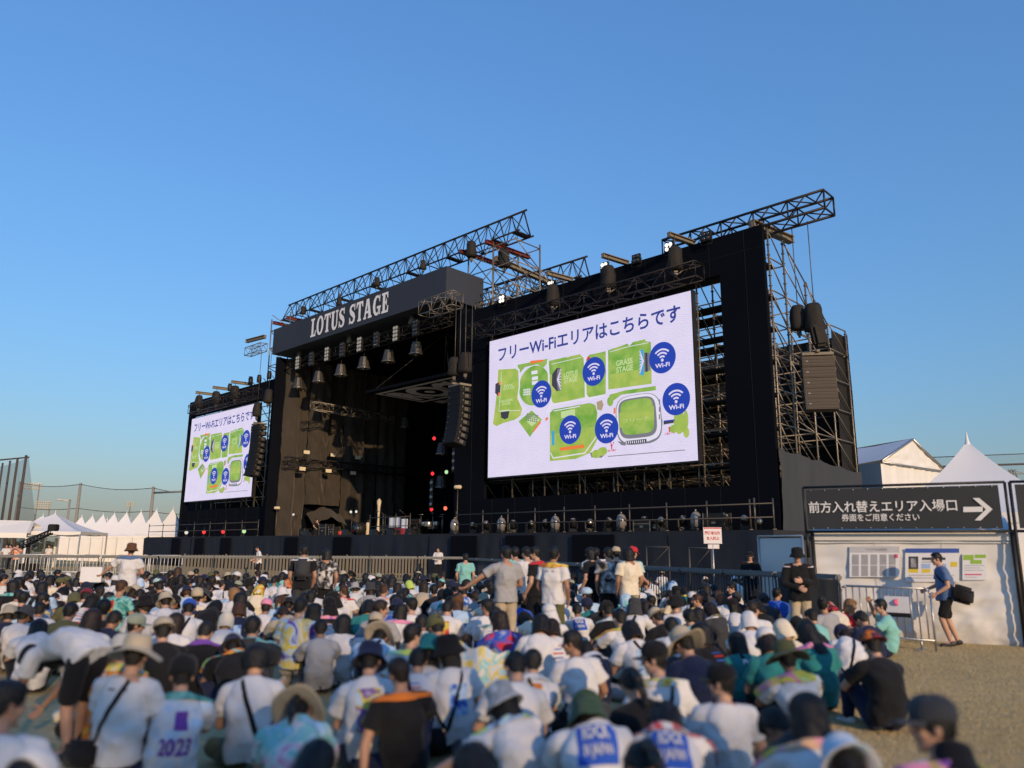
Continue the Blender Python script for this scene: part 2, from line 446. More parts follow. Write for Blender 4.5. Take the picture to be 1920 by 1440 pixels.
    LG = legs_sym((.09, 0, .88), (.10, .02, .48), (.105, -.02, .075), (.13, .13, .03))
    make_pose('stand_back', SP, ((0, .035, 1.60), R(8), R(14), 0), LG,
              [((-.19, -.01, 1.37), (-.25, -.02, 1.10), (-.20, .12, .90), (1, 0, 0)), ((.19, -.01, 1.37), (.25, -.02, 1.10), (.20, .12, .90), (-1, 0, 0))])
    make_pose('stand_sign', SP, ((0, .03, 1.60), R(4), R(20), 0), LG,
              [((-.19, -.01, 1.38), (-.42, .08, 1.22), (-.60, .20, 1.08), (0, 0, 1)), ((.19, -.01, 1.37), (.26, .06, 1.12), (.04, .26, 1.06), (-1, 0, 0))], hands=((1.1, 1), (.6, 1)))
    make_pose('stand_folded', SP, ((0, .03, 1.60), R(2), R(-14), 0), LG,
              [((-.19, -.01, 1.37), (-.26, .06, 1.12), (-.02, .19, 1.16), (0, -1, 0)), ((.19, -.01, 1.37), (.27, .06, 1.12), (.06, .21, 1.05), (0, -1, 0))], long_sleeve=True, wid=1.1, hands=((.6, 1), (.6, 1)))
    make_pose('stand_step', [(0, 0, .90), (0, .01, 1.06), (0, .02, 1.24), (0, .04, 1.40), (0, .06, 1.47)], ((0, .10, 1.60), R(10), R(0), 0),
              [((-.09, 0, .88), (-.10, .14, .50), (-.10, .02, .075), (-.11, .17, .03)), ((.09, 0, .88), (.10, -.02, .48), (.10, -.16, .085), (.12, -.02, .03))],
              [((-.19, .03, 1.37), (-.24, .02, 1.10), (-.20, .22, .96), (1, 0, 0)), ((.19, .03, 1.37), (.24, .04, 1.11), (.22, .26, 1.02), (-1, 0, 0))], shorts=True)
    make_pose('stand_phone', SP, ((0, .03, 1.60), R(-4), R(-8), 0), LG,
              [((-.19, -.01, 1.38), (-.28, .20, 1.26), (-.10, .36, 1.46), (0, -1, .2)), ((.19, -.01, 1.38), (.28, .20, 1.26), (.10, .36, 1.46), (0, -1, .2))], hands=((.8, 1), (.8, 1)))
    # bending down, reaching for the ground (faces -x in the photo)
    make_pose('bending', [(0, -.06, .86), (0, .10, .96), (0, .30, .96), (0, .46, .90), (0, .54, .85)], ((0, .66, .79), R(70), R(12), 0),
              [((-.10, -.05, .82), (-.11, .02, .46), (-.11, -.06, .075), (-.12, .09, .03)), ((.10, -.05, .82), (.11, .08, .46), (.11, .10, .075), (.12, .25, .03))],
              [((-.19, .43, .86), (-.22, .52, .58), (-.16, .62, .34), (1, 0, 0)), ((.19, .43, .86), (.23, .50, .58), (.14, .66, .36), (-1, 0, 0))], shorts=True)
    # seated on a case, hand at the chin
    make_pose('stool', [(0, 0, .52), (0, -.03, .68), (0, .0, .86), (0, .07, 1.00), (0, .10, 1.06)], ((0, .17, 1.18), R(12), R(30), 0),
              legs_sym((.09, .05, .50), (.14, .44, .50), (.13, .42, .075), (.14, .57, .03)),
              [((-.185, .08, .97), (-.22, .30, .76), (-.05, .27, 1.02), (0, -1, 0)), ((.185, .08, .97), (.23, .30, .74), (.08, .43, .60), (0, 0, -1))])

# ---------------------------------------------------------------- hair and headwear, in the head frame
def cup(name, zlow, rad, ztop=.128, open_face=True, nz=.006, freq=22, n=40, m=16, taper=0., fringe=.055):
    """shell of hair: zlow(a) is its lower edge at azimuth a (0 = face, pi = nape), rad scales the skull"""
    mb = MB(); vs = [V(0, -.012, ztop)]
    for j in range(1, m + 1):
        for i in range(n):
            a = 2 * PI * i / n; fa = abs((a + PI) % (2 * PI) - PI)
            zl = zlow(fa); t = j / m; z = ztop + (zl - ztop) * (t ** .75 if zl > -.05 else t ** 1.25)
            zz = max(-1, min(1, (z - .026) / (ztop - .024)))
            r = math.sqrt(max(.02, 1 - max(0, zz) ** 2)) if z > .026 else 1 - taper * (.026 - z) * 4
            r *= rad + nz * 9 * noise.noise(V(math.sin(a) * freq * .12, math.cos(a) * freq * .12, z * 7 + freq)) + nz * 5 * noise.noise(V(math.sin(a) * freq * .5, math.cos(a) * freq * .5, z * 3))
            ry = .096 if fa > PI / 2 else .104
            vs.append(V(math.sin(a) * (.080 if rad < 1.13 else .089) * r, -.012 + math.cos(a) * ry * r, z))
    for i in range(n):
        p = vs[1 + (m - 1) * n + i]; vs.append(V(p.x * .72, -.012 + (p.y + .012) * .72, p.z + .012))
    fs = [(0, 1 + i, 1 + (i + 1) % n) for i in range(n)] + [(1 + j * n + i, 1 + (j + 1) * n + i, 1 + (j + 1) * n + (i + 1) % n, 1 + j * n + (i + 1) % n) for j in range(m) for i in range(n)]
    fs.append(tuple(1 + m * n + i for i in range(n)))
    mb.add(vs, [tuple(reversed(f)) for f in fs], 0, True)
    if name == 'hair':        # loose locks lying over the shell
        rg = random.Random(int(freq * 100 + m))
        for _ in range(260):
            j = rg.randint(2, m - 1); i = rg.randint(0, n - 1); p = vs[1 + (j - 1) * n + i]; j2 = min(m, j + rg.randint(2, 5)); q = vs[1 + (j2 - 1) * n + (i + rg.randint(-2, 2)) % n]
            o_ = V(p.x, p.y + .012, max(0, p.z) * .6).normalized(); s_ = V(-o_.y, o_.x, 0) * rg.uniform(.003, .006); g_ = rg.uniform(.001, .007); t_ = q + V(q.x, q.y, 0).normalized() * rg.uniform(.002, .013) + V(0, 0, -.010 * rg.random())
            mb.add([p + o_ * g_ * .3 - s_, p + o_ * g_ * .3 + s_, p.lerp(t_, .5) + o_ * (g_ + .003) + s_ * .9, p.lerp(t_, .5) + o_ * (g_ + .003) - s_ * .9, t_], [(0, 1, 2, 3), (3, 2, 4)], 0, True)
    return mb

def smooth01(x, a, b): 
    t = max(0, min(1, (x - a) / (b - a))); return t * t * (3 - 2 * t)

HAIR = {}; HATS = {}
def make_headwear():
    def low(front, side, back):
        return lambda fa: front + (side - front) * smooth01(fa, .75, 1.15) + (back - side) * smooth01(fa, 1.5, 2.4)
    HAIR['short'] = cup('hair', low(.072, -.005, -.085), 1.10, taper=.9, nz=.007).mesh('hair')
    HAIR['cropped'] = cup('hair', low(.082, .01, -.075), 1.04, taper=.9, nz=.003).mesh('hair')
    HAIR['tousled'] = cup('hair', low(.060, -.04, -.10), 1.24, ztop=.142, taper=.6, nz=.016, freq=34).mesh('hair')
    HAIR['bob'] = cup('hair', low(.060, -.13, -.14), 1.17, taper=-.10, nz=.008, m=22).mesh('hair')
    HAIR['long'] = cup('hair', low(.062, -.16, -.30), 1.15, taper=.05, nz=.009, m=28).mesh('hair')
    b = cup('hair', low(.070, -.01, -.08), 1.06, taper=.7, nz=.004)
    pts = [V(0, -.105, .03), V(0, -.150, .0), V(0, -.165, -.09), V(.005, -.155, -.19), V(.01, -.145, -.27)]
    chain(b, pts, [.022, .032, .034, .028, .008], 12); HAIR['ponytail'] = b.mesh('hair')
    b = cup('hair', low(.070, -.01, -.08), 1.06, taper=.7, nz=.004); ell(b, V(0, -.105, .085), (.042, .040, .040)); HAIR['bun'] = b.mesh('hair')
    def ring_hat(prof, wob=.0, n=40, dip=0., oval=1.12, crease=0.):
        mb = MB(); k = len(prof); vs = []
        for j, (r, z) in enumerate(prof):
            for i in range(n):
                a = 2 * PI * i / n; q = max(0, (r - .105) / .08); r_ = r * 1.13 if r < .1 else r + .012
                zz = z + wob * q * math.sin(2 * a + 1.1) + wob * .6 * q * math.sin(3 * a) - dip * q * math.cos(a) ** 2
                rr = r_ * (1 + .02 * noise.noise(V(math.cos(a) * 2, math.sin(a) * 2, z * 30)) + .045 * noise.noise(V(math.cos(a) * 1.4 + 7, math.sin(a) * 1.4, z * 12))); zz += .008 * noise.noise(V(math.cos(a) * 1.8, math.sin(a) * 1.8 + 3, z * 9))
                if crease and z > .12: zz -= crease * math.exp(-(math.sin(a) * r_ / .03) ** 2)
                vs.append(V(math.sin(a) * rr, -.010 + math.cos(a) * rr * oval, zz))
        fs = [(j * n + i, (j + 1) * n + i, (j + 1) * n + (i + 1) % n, j * n + (i + 1) % n) for j in range(k - 1) for i in range(n)]
        fs.append(tuple(reversed(range(n)))); fs.append(tuple((k - 1) * n + i for i in range(n)))
        mb.add(vs, [tuple(reversed(f)) for f in fs], 0, True); return mb
    HATS['bucket hat'] = ring_hat([(.082, .02), (.088, .018), (.132, -.028), (.134, -.024), (.095, .032), (.089, .05), (.086, .10), (.080, .128), (.062, .142), (.02, .146)], .008).mesh('hat')
    HATS['wide-brimmed hat'] = ring_hat([(.082, .03), (.090, .028), (.150, .010), (.185, -.008), (.186, -.004), (.150, .018), (.096, .042), (.090, .06), (.088, .10), (.083, .135), (.066, .152), (.02, .157)], .022).mesh('hat')
    def dome(bill=None, cape=None):
        mb = ring_hat([(.080, .03), (.088, .028), (.089, .05), (.086, .085), (.075, .115), (.055, .136), (.028, .146), (.006, .148)])
        if bill is not None:
            def f(u, v):
                a = (u - .5) * R(124) + bill; r = .098 + v * .070 * math.cos((u - .5) * 2.3); return V(math.sin(a) * r, -.010 + math.cos(a) * r * 1.12, .034 - .018 * v + .012 * v * math.cos((u - .5) * PI))
            mb.grid(f, 12, 4, 0, True, (0, 0, -.004))
        if cape:
            def f(u, v):
                a = R(78) + u * R(204); r = .098 + .035 * v + .006 * math.sin(u * 24) * v; return V(math.sin(a) * r, -.010 + math.cos(a) * r * 1.12, .045 - cape * v)
            mb.grid(f, 24, 6, 0, True, (0, 0, -.003))
        return mb
    HATS['cap'] = dome(0.).mesh('cap'); HATS['backward cap'] = dome(PI).mesh('cap'); HATS['sun cap with neck flap'] = dome(0., .20).mesh('cap')
    HATS['beanie'] = ring_hat([(.080, -.005), (.090, -.006), (.094, .03), (.092, .08), (.080, .12), (.058, .146), (.025, .158), (.005, .16)]).mesh('beanie')
    HATS['towel on the head'] = cup('towel', lambda fa: .05 - .21 * smooth01(fa, .7, 1.2) - .03 * math.sin(fa * 5), 1.27, ztop=.145, taper=-.25, nz=.012, freq=14, m=22).mesh('towel')
    HATS['hood'] = cup('hood', lambda fa: .06 - .17 * smooth01(fa, .7, 1.2), 1.19, ztop=.146, taper=-.2, nz=.013, freq=12, m=20).mesh('hood')
# ---------------------------------------------------------------- dressing a person
PAL = dict(k=('black', (.012, .012, .014)), w=('white', (.62, .61, .615)), g=('grey', (.33, .33, .34)), d=('charcoal', (.045, .047, .052)), e=('beige', (.44, .37, .27)), n=('navy', (.016, .022, .055)),
           t=('teal', (.025, .19, .19)), m=('mint', (.22, .50, .46)), o=('orange', (.62, .17, .03)), r=('red', (.50, .03, .04)), v=('purple', (.16, .06, .32)), y=('yellow', (.62, .50, .08)), u=('royal blue', (.03, .10, .46)),
           l=('olive', (.10, .10, .045)), b=('brown', (.11, .055, .03)), p=('pink', (.70, .26, .40)), c=('cream', (.70, .62, .48)), i=('pale blue', (.40, .56, .74)), f=('dark green', (.035, .07, .035)), s=('sage', (.28, .31, .24)), q=('maroon', (.17, .02, .04)), z=('lime', (.45, .60, .12)), a=('denim blue', (.09, .15, .30)))
HAIRC = dict(k=('black', (.010, .009, .009)), b=('dark brown', (.022, .013, .009)), n=('chestnut', (.060, .028, .014)), y=('light brown', (.26, .14, .06)), g=('grey', (.2, .2, .2)))
def cloth(k): 
    nm, c = PAL[k]
    return mat('cloth_' + nm.replace(' ', '_'), c, .9, .10, 5, .45, 0, .15, 13, .1)
def hairmat(k): 
    nm, c = HAIRC[k]
    if 'hair_' + nm in MATS: return MATS['hair_' + nm]
    m = mat('hair_' + nm, c, .48, .35, 26, .5, 0, .4, 90); return m
SKINS = [mat('skin_light', (.50, .29, .20), .5, .08, 14), mat('skin_medium', (.42, .23, .15), .5, .08, 14), mat('skin_tan', (.33, .17, .105), .5, .08, 14)]
EYE = mat('eye_and_brow', (.02, .013, .01), .4, .05); LIP = mat('lips', (.34, .13, .11), .45, .05)
SHOE = [mat('shoe_white', (.7, .7, .68), .6), mat('shoe_black', (.02, .02, .022), .5)]

def pattern(keys):
    """printed cloth: soft blobs of a few colours"""
    nm = 'print_' + keys
    if nm in MATS: return MATS[nm]
    m = mat(nm, (.5, .5, .5), .85, .1, 6, .2, 0, .2, 60); nt = m.node_tree; b = nt.nodes['Principled BSDF']
    tc = nt.nodes.new('ShaderNodeTexCoord'); nz = nt.nodes.new('ShaderNodeTexNoise'); nz.inputs['Scale'].default_value = 6.; nz.inputs['Detail'].default_value = 1.5; nz.inputs['Distortion'].default_value = .9
    oi = nt.nodes.new('ShaderNodeObjectInfo'); ad = nt.nodes.new('ShaderNodeVectorMath'); ad.operation = 'ADD'
    nt.links.new(tc.outputs['Object'], ad.inputs[0]); sc = nt.nodes.new('ShaderNodeMath'); sc.operation = 'MULTIPLY'; sc.inputs[1].default_value = 37
    nt.links.new(oi.outputs['Random'], sc.inputs[0]); nt.links.new(sc.outputs[0], ad.inputs[1]); nt.links.new(ad.outputs[0], nz.inputs['Vector'])
    cr = nt.nodes.new('ShaderNodeValToRGB'); cr.color_ramp.interpolation = 'EASE'
    el = cr.color_ramp.elements
    n = len(keys); pos = [.30 + .40 * i / max(1, n - 1) for i in range(n)]
    while len(el) < n: el.new(.5)
    for e, p_, k in zip(el, pos, keys): e.position = p_; e.color = (*PAL[k][1], 1)
    nt.links.new(nz.outputs['Fac'], cr.inputs['Fac']); nt.links.new(cr.outputs['Color'], b.inputs['Base Color'])
    return m

def child(name, me, m, parent, T=None):
    """a part sharing its mesh data, with its own material"""
    if not me.materials: me.materials.append(m if not isinstance(m, list) else m[0])
    o = bpy.data.objects.new(name, me); COL.objects.link(o); o.parent = parent
    for i, q in enumerate(m if isinstance(m, list) else [m]):
        o.material_slots[i].link = 'OBJECT'; o.material_slots[i].material = q
    if T is not None: o.matrix_local = T
    return o

def strap_mesh(P, side=1, width=.036):
    """band from one shoulder across the back to the other hip and round the front"""
    mb = MB(); pts = []
    for k in range(33):
        f = k / 32
        if f < .5:   # across the back, from the shoulder top down to the opposite hip
            q = f / .5; t = .80 - .62 * q; th = R(-62) - R(62) * q if side > 0 else R(-118) + R(62) * q
        else:        # back up over the chest
            q = (f - .5) / .5; t = .18 + .62 * q; th = R(-124) - R(180) * q if side > 0 else R(-56) + R(180) * q
        pts.append((on_shirt(P, t, th, .007), P['tor'].at(t)[0]))
    n = len(pts); L = []; Rr = []
    for i in range(n):
        a = pts[max(0, i - 1)][0]; b = pts[min(n - 1, i + 1)][0]; nn = (pts[i][0] - pts[i][1]).normalized(); s = (b - a).cross(nn).normalized()
        L.append(pts[i][0] - s * width / 2); Rr.append(pts[i][0] + s * width / 2)
    mb.grid(lambda u, v: (L if u < .5 else Rr)[int(round(v * (n - 1)))], 1, n - 1, 0, True)
    return mb.mesh('bag_strap')

def bag_mesh(P, side=1):
    mb = MB(); p = on_shirt(P, .14, R(-140) if side > 0 else R(-40), .05)
    if P['spine'][0].z < .4: p.z = max(p.z, .13)
    bm = MB(); bm.box((0, 0, 0), (.24, .09, .19), 0, None, .03)
    bm.box((0, -.048, -.02), (.18, .02, .11), 0, None, .008)
    mb.add([V(*v) + p for v in bm.v], bm.f, 0, True)
    return mb.mesh('shoulder_bag')

def towel_mesh(P, long=.0):
    """towel lying round the neck and over the shoulder blades"""
    mb = MB()
    def f(u, v):
        th = R(-90) + (u - .5) * R(250); t = .93 - v * (.17 + long) * (1 - .12 * math.sin(u * 9)) - .04 * abs(u - .5)
        p = on_shirt(P, t, th, .016 + .010 * math.sin(u * 17 + v * 4) * v + .012 * (1 - v)); return p
    mb.grid(f, 30, 7, 0, True)
    me = mb.mesh('towel'); return me

def patch(P, t0, t1, a0, a1, off=.005, nu=22, nv=18):
    mb = MB(); mb.grid(lambda u, v: on_shirt(P, t0 + (t1 - t0) * v, R(-90) + R(a0 + (a1 - a0) * u), off), nu, nv, 0, True); return mb

def back_text(P, s, t0, t1, a0, a1, bold=.02):
    mb = MB(); fit_text(mb, s, a0, t0, a1, t1, lambda x, y: on_shirt(P, y, R(-90) + R(x), .016), 0, bold); return mb

CACHE = {}
def cached(key, fn):
    if key not in CACHE: CACHE[key] = fn()
    return CACHE[key]

PRINTS = {  # name: (word for the label, builder(P) -> list of (MB, material))
    'rock': ('blue ROCK lettering', lambda P: [(patch(P, .46, .72, -41, 41), cloth('u')), (back_text(P, 'ROCK', .58, .69, -25, 25, .035), cloth('w')), (back_text(P, 'IN JAPAN', .485, .555, -25, 25, .02), cloth('w'))]),
    '23': ('the number 23', lambda P: [(back_text(P, '23', .42, .66, -26, 26, .04), cloth('w'))]),
    '2023': ('2023 lettering', lambda P: [(back_text(P, '2023', .30, .42, -34, 34, .03), cloth('v')), (patch(P, .47, .60, -6, 20), cloth('v'))]),
    'blue': ('blue back print', lambda P: [(patch(P, .30, .60, -28, 28), pattern('uiu'))]),
    'sun': ('orange tropical print', lambda P: [(patch(P, .42, .66, -30, 22), pattern('oyro')), (patch(P, .37, .40, -30, -10), cloth('y'))] + [(patch(P, .34 - .035 * k, .355 - .035 * k, -30 + 3 * (k % 3), 8 + 6 * (k % 2)), cloth('g')) for k in range(6)]),
    'list': ('rows of grey tour lettering', lambda P: [(patch(P, .62 - .045 * k, .645 - .045 * k, -30 + 5 * (k % 3), 24 + 4 * (k % 2), .004, 12, 2), cloth('g')) for k in range(9)] + [(patch(P, .26, .34, -24, -6), cloth('z'))]),
    'lines': ('small red and blue lettering', lambda P: [(patch(P, .66 - .05 * k, .675 - .05 * k, -24 + 4 * (k % 3), 20 + 5 * (k % 2), .004, 10, 2), cloth('r' if k % 2 else 'u')) for k in range(5)]),
    'art': ('purple and yellow artwork', lambda P: [(patch(P, .30, .66, -32, 32), pattern('wvyiw'))]),
    'small': ('small dark lettering', lambda P: [(patch(P, .64, .658, -26, -4, .004, 8, 2), cloth('d')), (patch(P, .64, .658, 12, 26, .004, 8, 2), cloth('d'))]),
}

PEOPLE = []; TILT = random.Random(5)
LABELS = set()
def person(pose, loc, rz, hair='short', hc='k', hat=None, hatc='k', shirt='w', pat=None, trousers='d', towel=None, strap=0, prn=None, skin=0, scale=1., shoes=None, label=None, group='people sitting on the grass before the stage', hrot=(0, 0, 0), strapc='k', bag=True, long_towel=0., mask=False, shorts_c=None):
    P = POSES[pose]
    body = P['body']
    if not body.materials:
        for q in (SKINS[0], EYE, LIP): body.materials.append(q)
    o = bpy.data.objects.new('person', body); COL.objects.link(o)
    o.material_slots[0].link = 'OBJECT'; o.material_slots[0].material = SKINS[skin]
    o.location = loc; o.rotation_euler = (0, 0, rz) if pose.startswith('stand') or pose in ('bending', 'stool') else (R(TILT.uniform(-4, 4)), R(TILT.uniform(-5, 5)), rz); o.scale = (scale,) * 3
    sh = child('shirt', P['shirt'], pattern(pat) if pat else cloth(shirt), o)
    child('trousers', P['trousers'], cloth(trousers), o)
    if shoes is not None: child('shoes', P['shoes'], SHOE[shoes], o)
    T = P['T']
    if hair: child('hair', HAIR[hair], hairmat(hc), o, T)
    if hat:
        nm = {'bucket hat': 'hat', 'wide-brimmed hat': 'hat', 'beanie': 'beanie', 'towel on the head': 'towel', 'hood': 'hood'}.get(hat, 'cap')
        child(nm, HATS[hat], pattern(hatc) if len(hatc) > 1 else cloth(hatc), o, T @ Matrix.Rotation(hrot[0], 4, 'X') @ Matrix.Rotation(hrot[1], 4, 'Y') @ Matrix.Rotation(hrot[2], 4, 'Z'))
    if towel: child('towel', cached(('towel', pose, long_towel), lambda: towel_mesh(P, long_towel)), pattern(towel) if len(towel) > 1 else cloth(towel), o)
    if prn:
        def mk():
            mb = MB(); ms = []
            for q, m in PRINTS[prn][1](P):
                if m not in ms: ms.append(m)
                mb.add(q.v, q.f, ms.index(m), True)
            return mb.mesh('print'), ms
        me, ms = cached(('prn', pose, prn), mk)
        if not me.materials:
            for q in ms: me.materials.append(q)
        pr = bpy.data.objects.new('print', me); COL.objects.link(pr); pr.parent = sh
    if mask:
        mb = MB(); mb.grid(lambda u, v: T @ V(math.sin((u - .5) * 2.4) * .064, .012 + math.cos((u - .5) * 2.4) * (.080 + .012 * math.sin(v * PI)), -.012 - .085 * v), 10, 6); child('mask', mb.mesh('mask'), cloth('w'), o)
    if strap:
        me = cached(('strap', pose, strap), lambda: strap_mesh(P, strap))
        if bag:
            b = bpy.data.objects.new('shoulder_bag', cached(('bag', pose, strap), lambda: bag_mesh(P, strap))); COL.objects.link(b)
            if not b.data.materials: b.data.materials.append(cloth('k'))
            b.location = o.location; b.rotation_euler = o.rotation_euler; b.scale = o.scale
            child('bag_strap', me, cloth(strapc), b); o['bag'] = b.name
        else: child('bag_strap', me, cloth(strapc), o)
    o['category'] = 'person'; o['group'] = group
    PEOPLE.append((o, dict(pose=pose, hair=hair, hc=hc, hat=hat, hatc=hatc, shirt=shirt, pat=pat, towel=towel, prn=prn, strap=strap, label=label, trousers=trousers)))
    return o
# ================================================================ STAGE
BLK = mat('black_painted_steel', (.022, .021, .021), .5, .25, 3, 0, .3, .4)
STL = mat('galvanised_tube', (.22, .19, .15), .45, .25, 2.5, .1, .55, .5)
TRS = mat('dark_truss_steel', (.026, .022, .022), .45, .3, 2, 0, .5, .45)
PANEL = mat('black_facade_boards', (.0042, .0052, .0088), .9, .25, .35, .04, 0, .06)
SEAM = mat('board_seam_grey', (.013, .015, .02), .8, .3, 2, 0, 0, .1)
DRAPE = mat('black_stage_drape', (.054, .045, .036), .95, .25, .8, .5, 0, .08, 9, .2)
SKIRT = mat('dark_blue_grey_skirt', (.019, .024, .036), .85, .3, .5, .3, 0, .2, 5)
GREYCLOTH = mat('dark_grey_tarpaulin', (.046, .050, .058), .75, .2, .6, .3, 0, .25, 4)
NAVY = mat('navy_fascia_boards', (.036, .043, .060), .75, .14, .4, .06, 0, .25)
WHITEPAINT = mat('white_sign_paint', (.88, .84, .83), .6, .05, 3)
RED = mat('red_hoist_beam', (.16, .026, .019), .5, .3, 3, .1)
WOODB = mat('grey_brown_beam', (.20, .165, .12), .6, .25, 2.5, .2)
BAGM = mat('black_rain_cover', (.024, .021, .018), .75, .4, 3, 1., 0, .25, 5)
SPKB = mat('black_speaker_grille', (.011, .011, .013), .7, .15, 20, .2, 0, .2, 120)
SPK = mat('dark_brown_grille', (.060, .047, .034), .6, .12, 20, .2, .2, .4, 120)
CHROME = mat('lamp_glass_metal', (.30, .28, .25), .25, .1, 4, 0, .7, .6)
DECKM = mat('black_deck_plywood', (.02, .02, .022), .7, .2, 1)
PLANK = mat('dark_scaffold_plank', (.016, .016, .015), .8, .3, 3)
RIG = mat('chain_steel', (.12, .105, .085), .5, .2, 4, 0, .6)

def truss_box(name, a, b, ws, hs, label, group=None, bay=1.0, r=.035, m=None, cat='truss', side=None):
    """box truss from a to b (centre of the lower chords' plane): four chords and zigzag lacing"""
    a = Vector(a); b = Vector(b); d = (b - a); L = d.length; d.normalize(); m = m or TRS
    x = side or d.cross(UZ).normalized(); n = max(2, int(L / bay))
    lc = MB()
    C = [x * (-ws / 2), x * (ws / 2), x * (ws / 2) + UZ * hs, x * (-ws / 2) + UZ * hs]
    for i in range(n):
        p, q = a + d * (L * i / n), a + d * (L * (i + 1) / n)
        for j in range(4):
            c0, c1 = C[j], C[(j + 1) % 4]
            if i % 2: c0, c1 = c1, c0
            lc.tube(p + c0, q + c1, r * .55, 5)
            if i % 2 == 0: lc.tube(p + C[j], p + C[(j + 1) % 4], r * .6, 5)
    for j in range(4): lc.tube(b + C[j], b + C[(j + 1) % 4], r * .7, 5)
    o = lc.build(name, m); tag(o, label, cat, group)
    for j in range(4): MB().tube(a + C[j], b + C[j], r, 6).build('chord', m, o)
    return o

def truss_tri(name, a, b, ws, hs, label, group=None, bay=1.5, r=.05, m=None):
    """triangular truss: one top chord, two lower chords, steep lacing, cross plates"""
    a = Vector(a); b = Vector(b); d = (b - a); L = d.length; d.normalize(); m = m or TRS
    x = d.cross(UZ).normalized(); n = int(L / bay); lc = MB(); B0, B1, Tp = x * (-ws / 2), x * (ws / 2), UZ * hs
    for i in range(n):
        p, q = a + d * (L * i / n), a + d * (L * (i + 1) / n); mid = (p + q) / 2
        for B in (B0, B1):
            lc.tube(p + B, p + Tp, r * .65, 5); lc.tube(p + B, mid + Tp, r * .5, 5); lc.tube(mid + Tp, q + B, r * .5, 5)
            lc.tube(mid + B, mid + Tp, r * .45, 4)
        lc.tube(p + B0, q + B1, r * .45, 5)
        if i % 2 == 0: lc.box(p, (.42, ws, .09), 0, (d, x, UZ))
        else: lc.tube(p + B0, p + B1, r * .7, 5)
    for B in (B0, B1): lc.tube(b + B, b + Tp, r * .8, 5)
    lc.tube(b + B0, b + B1, r, 5); lc.box(b - d * .3, (.3, ws, .1), 0, (d, x, UZ))
    o = lc.build(name, m); tag(o, label, 'truss', group)
    for c, k in ((B0, 1), (B1, 1), (Tp, 1.2)): MB().tube(a + c - d * .25, b + c + d * .25, r * k, 6).build('chord', m, o)
    return o

# ---- deck and skirt
dk = MB(); dk.sbox(-.6, 62.3, -2.0, 17.5, 2.28, 2.5)
deck = dk.build('stage_deck', DECKM); tag(deck, 'long black stage deck running behind the crowd barriers', 'stage')
def skirt(u0, u1, nm, w=-2.06, m=None, seed=0, z0=0., z1=2.47, amp=.17, parent=None):
    mb = MB()
    def f(a, b):
        u = u0 + (u1 - u0) * a; z = z1 + (z0 - z1) * b
        k = .25 + b * .75
        y = amp * k * (noise.noise(V(u * 1.3 + seed, z * .25, 2)) + .5 * noise.noise(V(u * 3.7 + z * .9, seed, 1)) + .35 * abs(noise.noise(V(u * .6 - z * 1.1, z * .8, seed))))
        return S(u, w - .12 + y, z - (.05 * abs(math.sin(u * 2.1)) if b == 0 else 0))
    mb.grid(f, max(8, int((u1 - u0) * 5)), 12, 0, True); return mb.build(nm, m or SKIRT, parent)
us = [-.6, 4.2, 9.2, 14.5, 20.3, 26, 33, 41, 47, 52, 57, 62.3]
for i in range(len(us) - 1): skirt(us[i] + .02, us[i + 1] - .02, 'skirt_cloth', seed=i * 3.1, parent=deck)
mb = MB()
for (a, b) in ((16.2, 18.3), (12.0, 14.0), (7.0, 9.5), (44.5, 46.2), (49.3, 50.9), (54, 55.6), (28, 30), (34.5, 36.2)):
    pn = MB().sbox(a, b, -2.33, -2.27, .05, 2.36); pn.build('black_cover_board', PANEL, deck)
sd = MB(); sd.grid(lambda a, b: S(62.34 + .05 * math.sin(a * 30), -2.0 + 19.4 * a, 2.45 * (1 - b)), 40, 6); sd.build('skirt_cloth', SKIRT, deck)

# ---- facades with the openings the screens sit in
def facade(u0, u1, hu0, hu1, z0, hz0, hz1, z1, label):
    o = MB().sbox(u0, u1, 0, .25, hz1, z1).build('screen_facade', PANEL); tag(o, label, 'stage wall')
    sm = MB(); k = u0 + .9
    while k < u1:
        for za, zb_ in (((z0, z1),) if k < hu0 - .05 or k > hu1 + .05 else ((z0, hz0), (hz1, z1))):
            sm.sbox(k, k + .025, -.012 - .01 * (int(k) % 2), 0, za + .02, zb_ - .02)
        k += 1.83
    for z in (hz0 - .9, hz1 + .85): sm.sbox(u0 + .02, u1 - .02, -.008, 0, z, z + .02)
    sm.build('board_seams', SEAM, o)
    for (a, b) in ((u0, hu0), (hu1, u1)):
        if b > a: MB().sbox(a, b, 0, .25, hz0, hz1).build('side_board', PANEL, o)
    MB().sbox(u0, u1, 0, .25, z0, hz0).build('lower_board', PANEL, o)
    return o
facade(0, 20.75, 2.22, 18.1, 2.5, 4.52, 14.45, 16.35, 'tall black facade framing the larger nearer video screen')
facade(42.2, 60.0, 43.9, 58.95, 2.5, 4.95, 14.0, 15.55, 'black facade framing the smaller distant video screen at left')

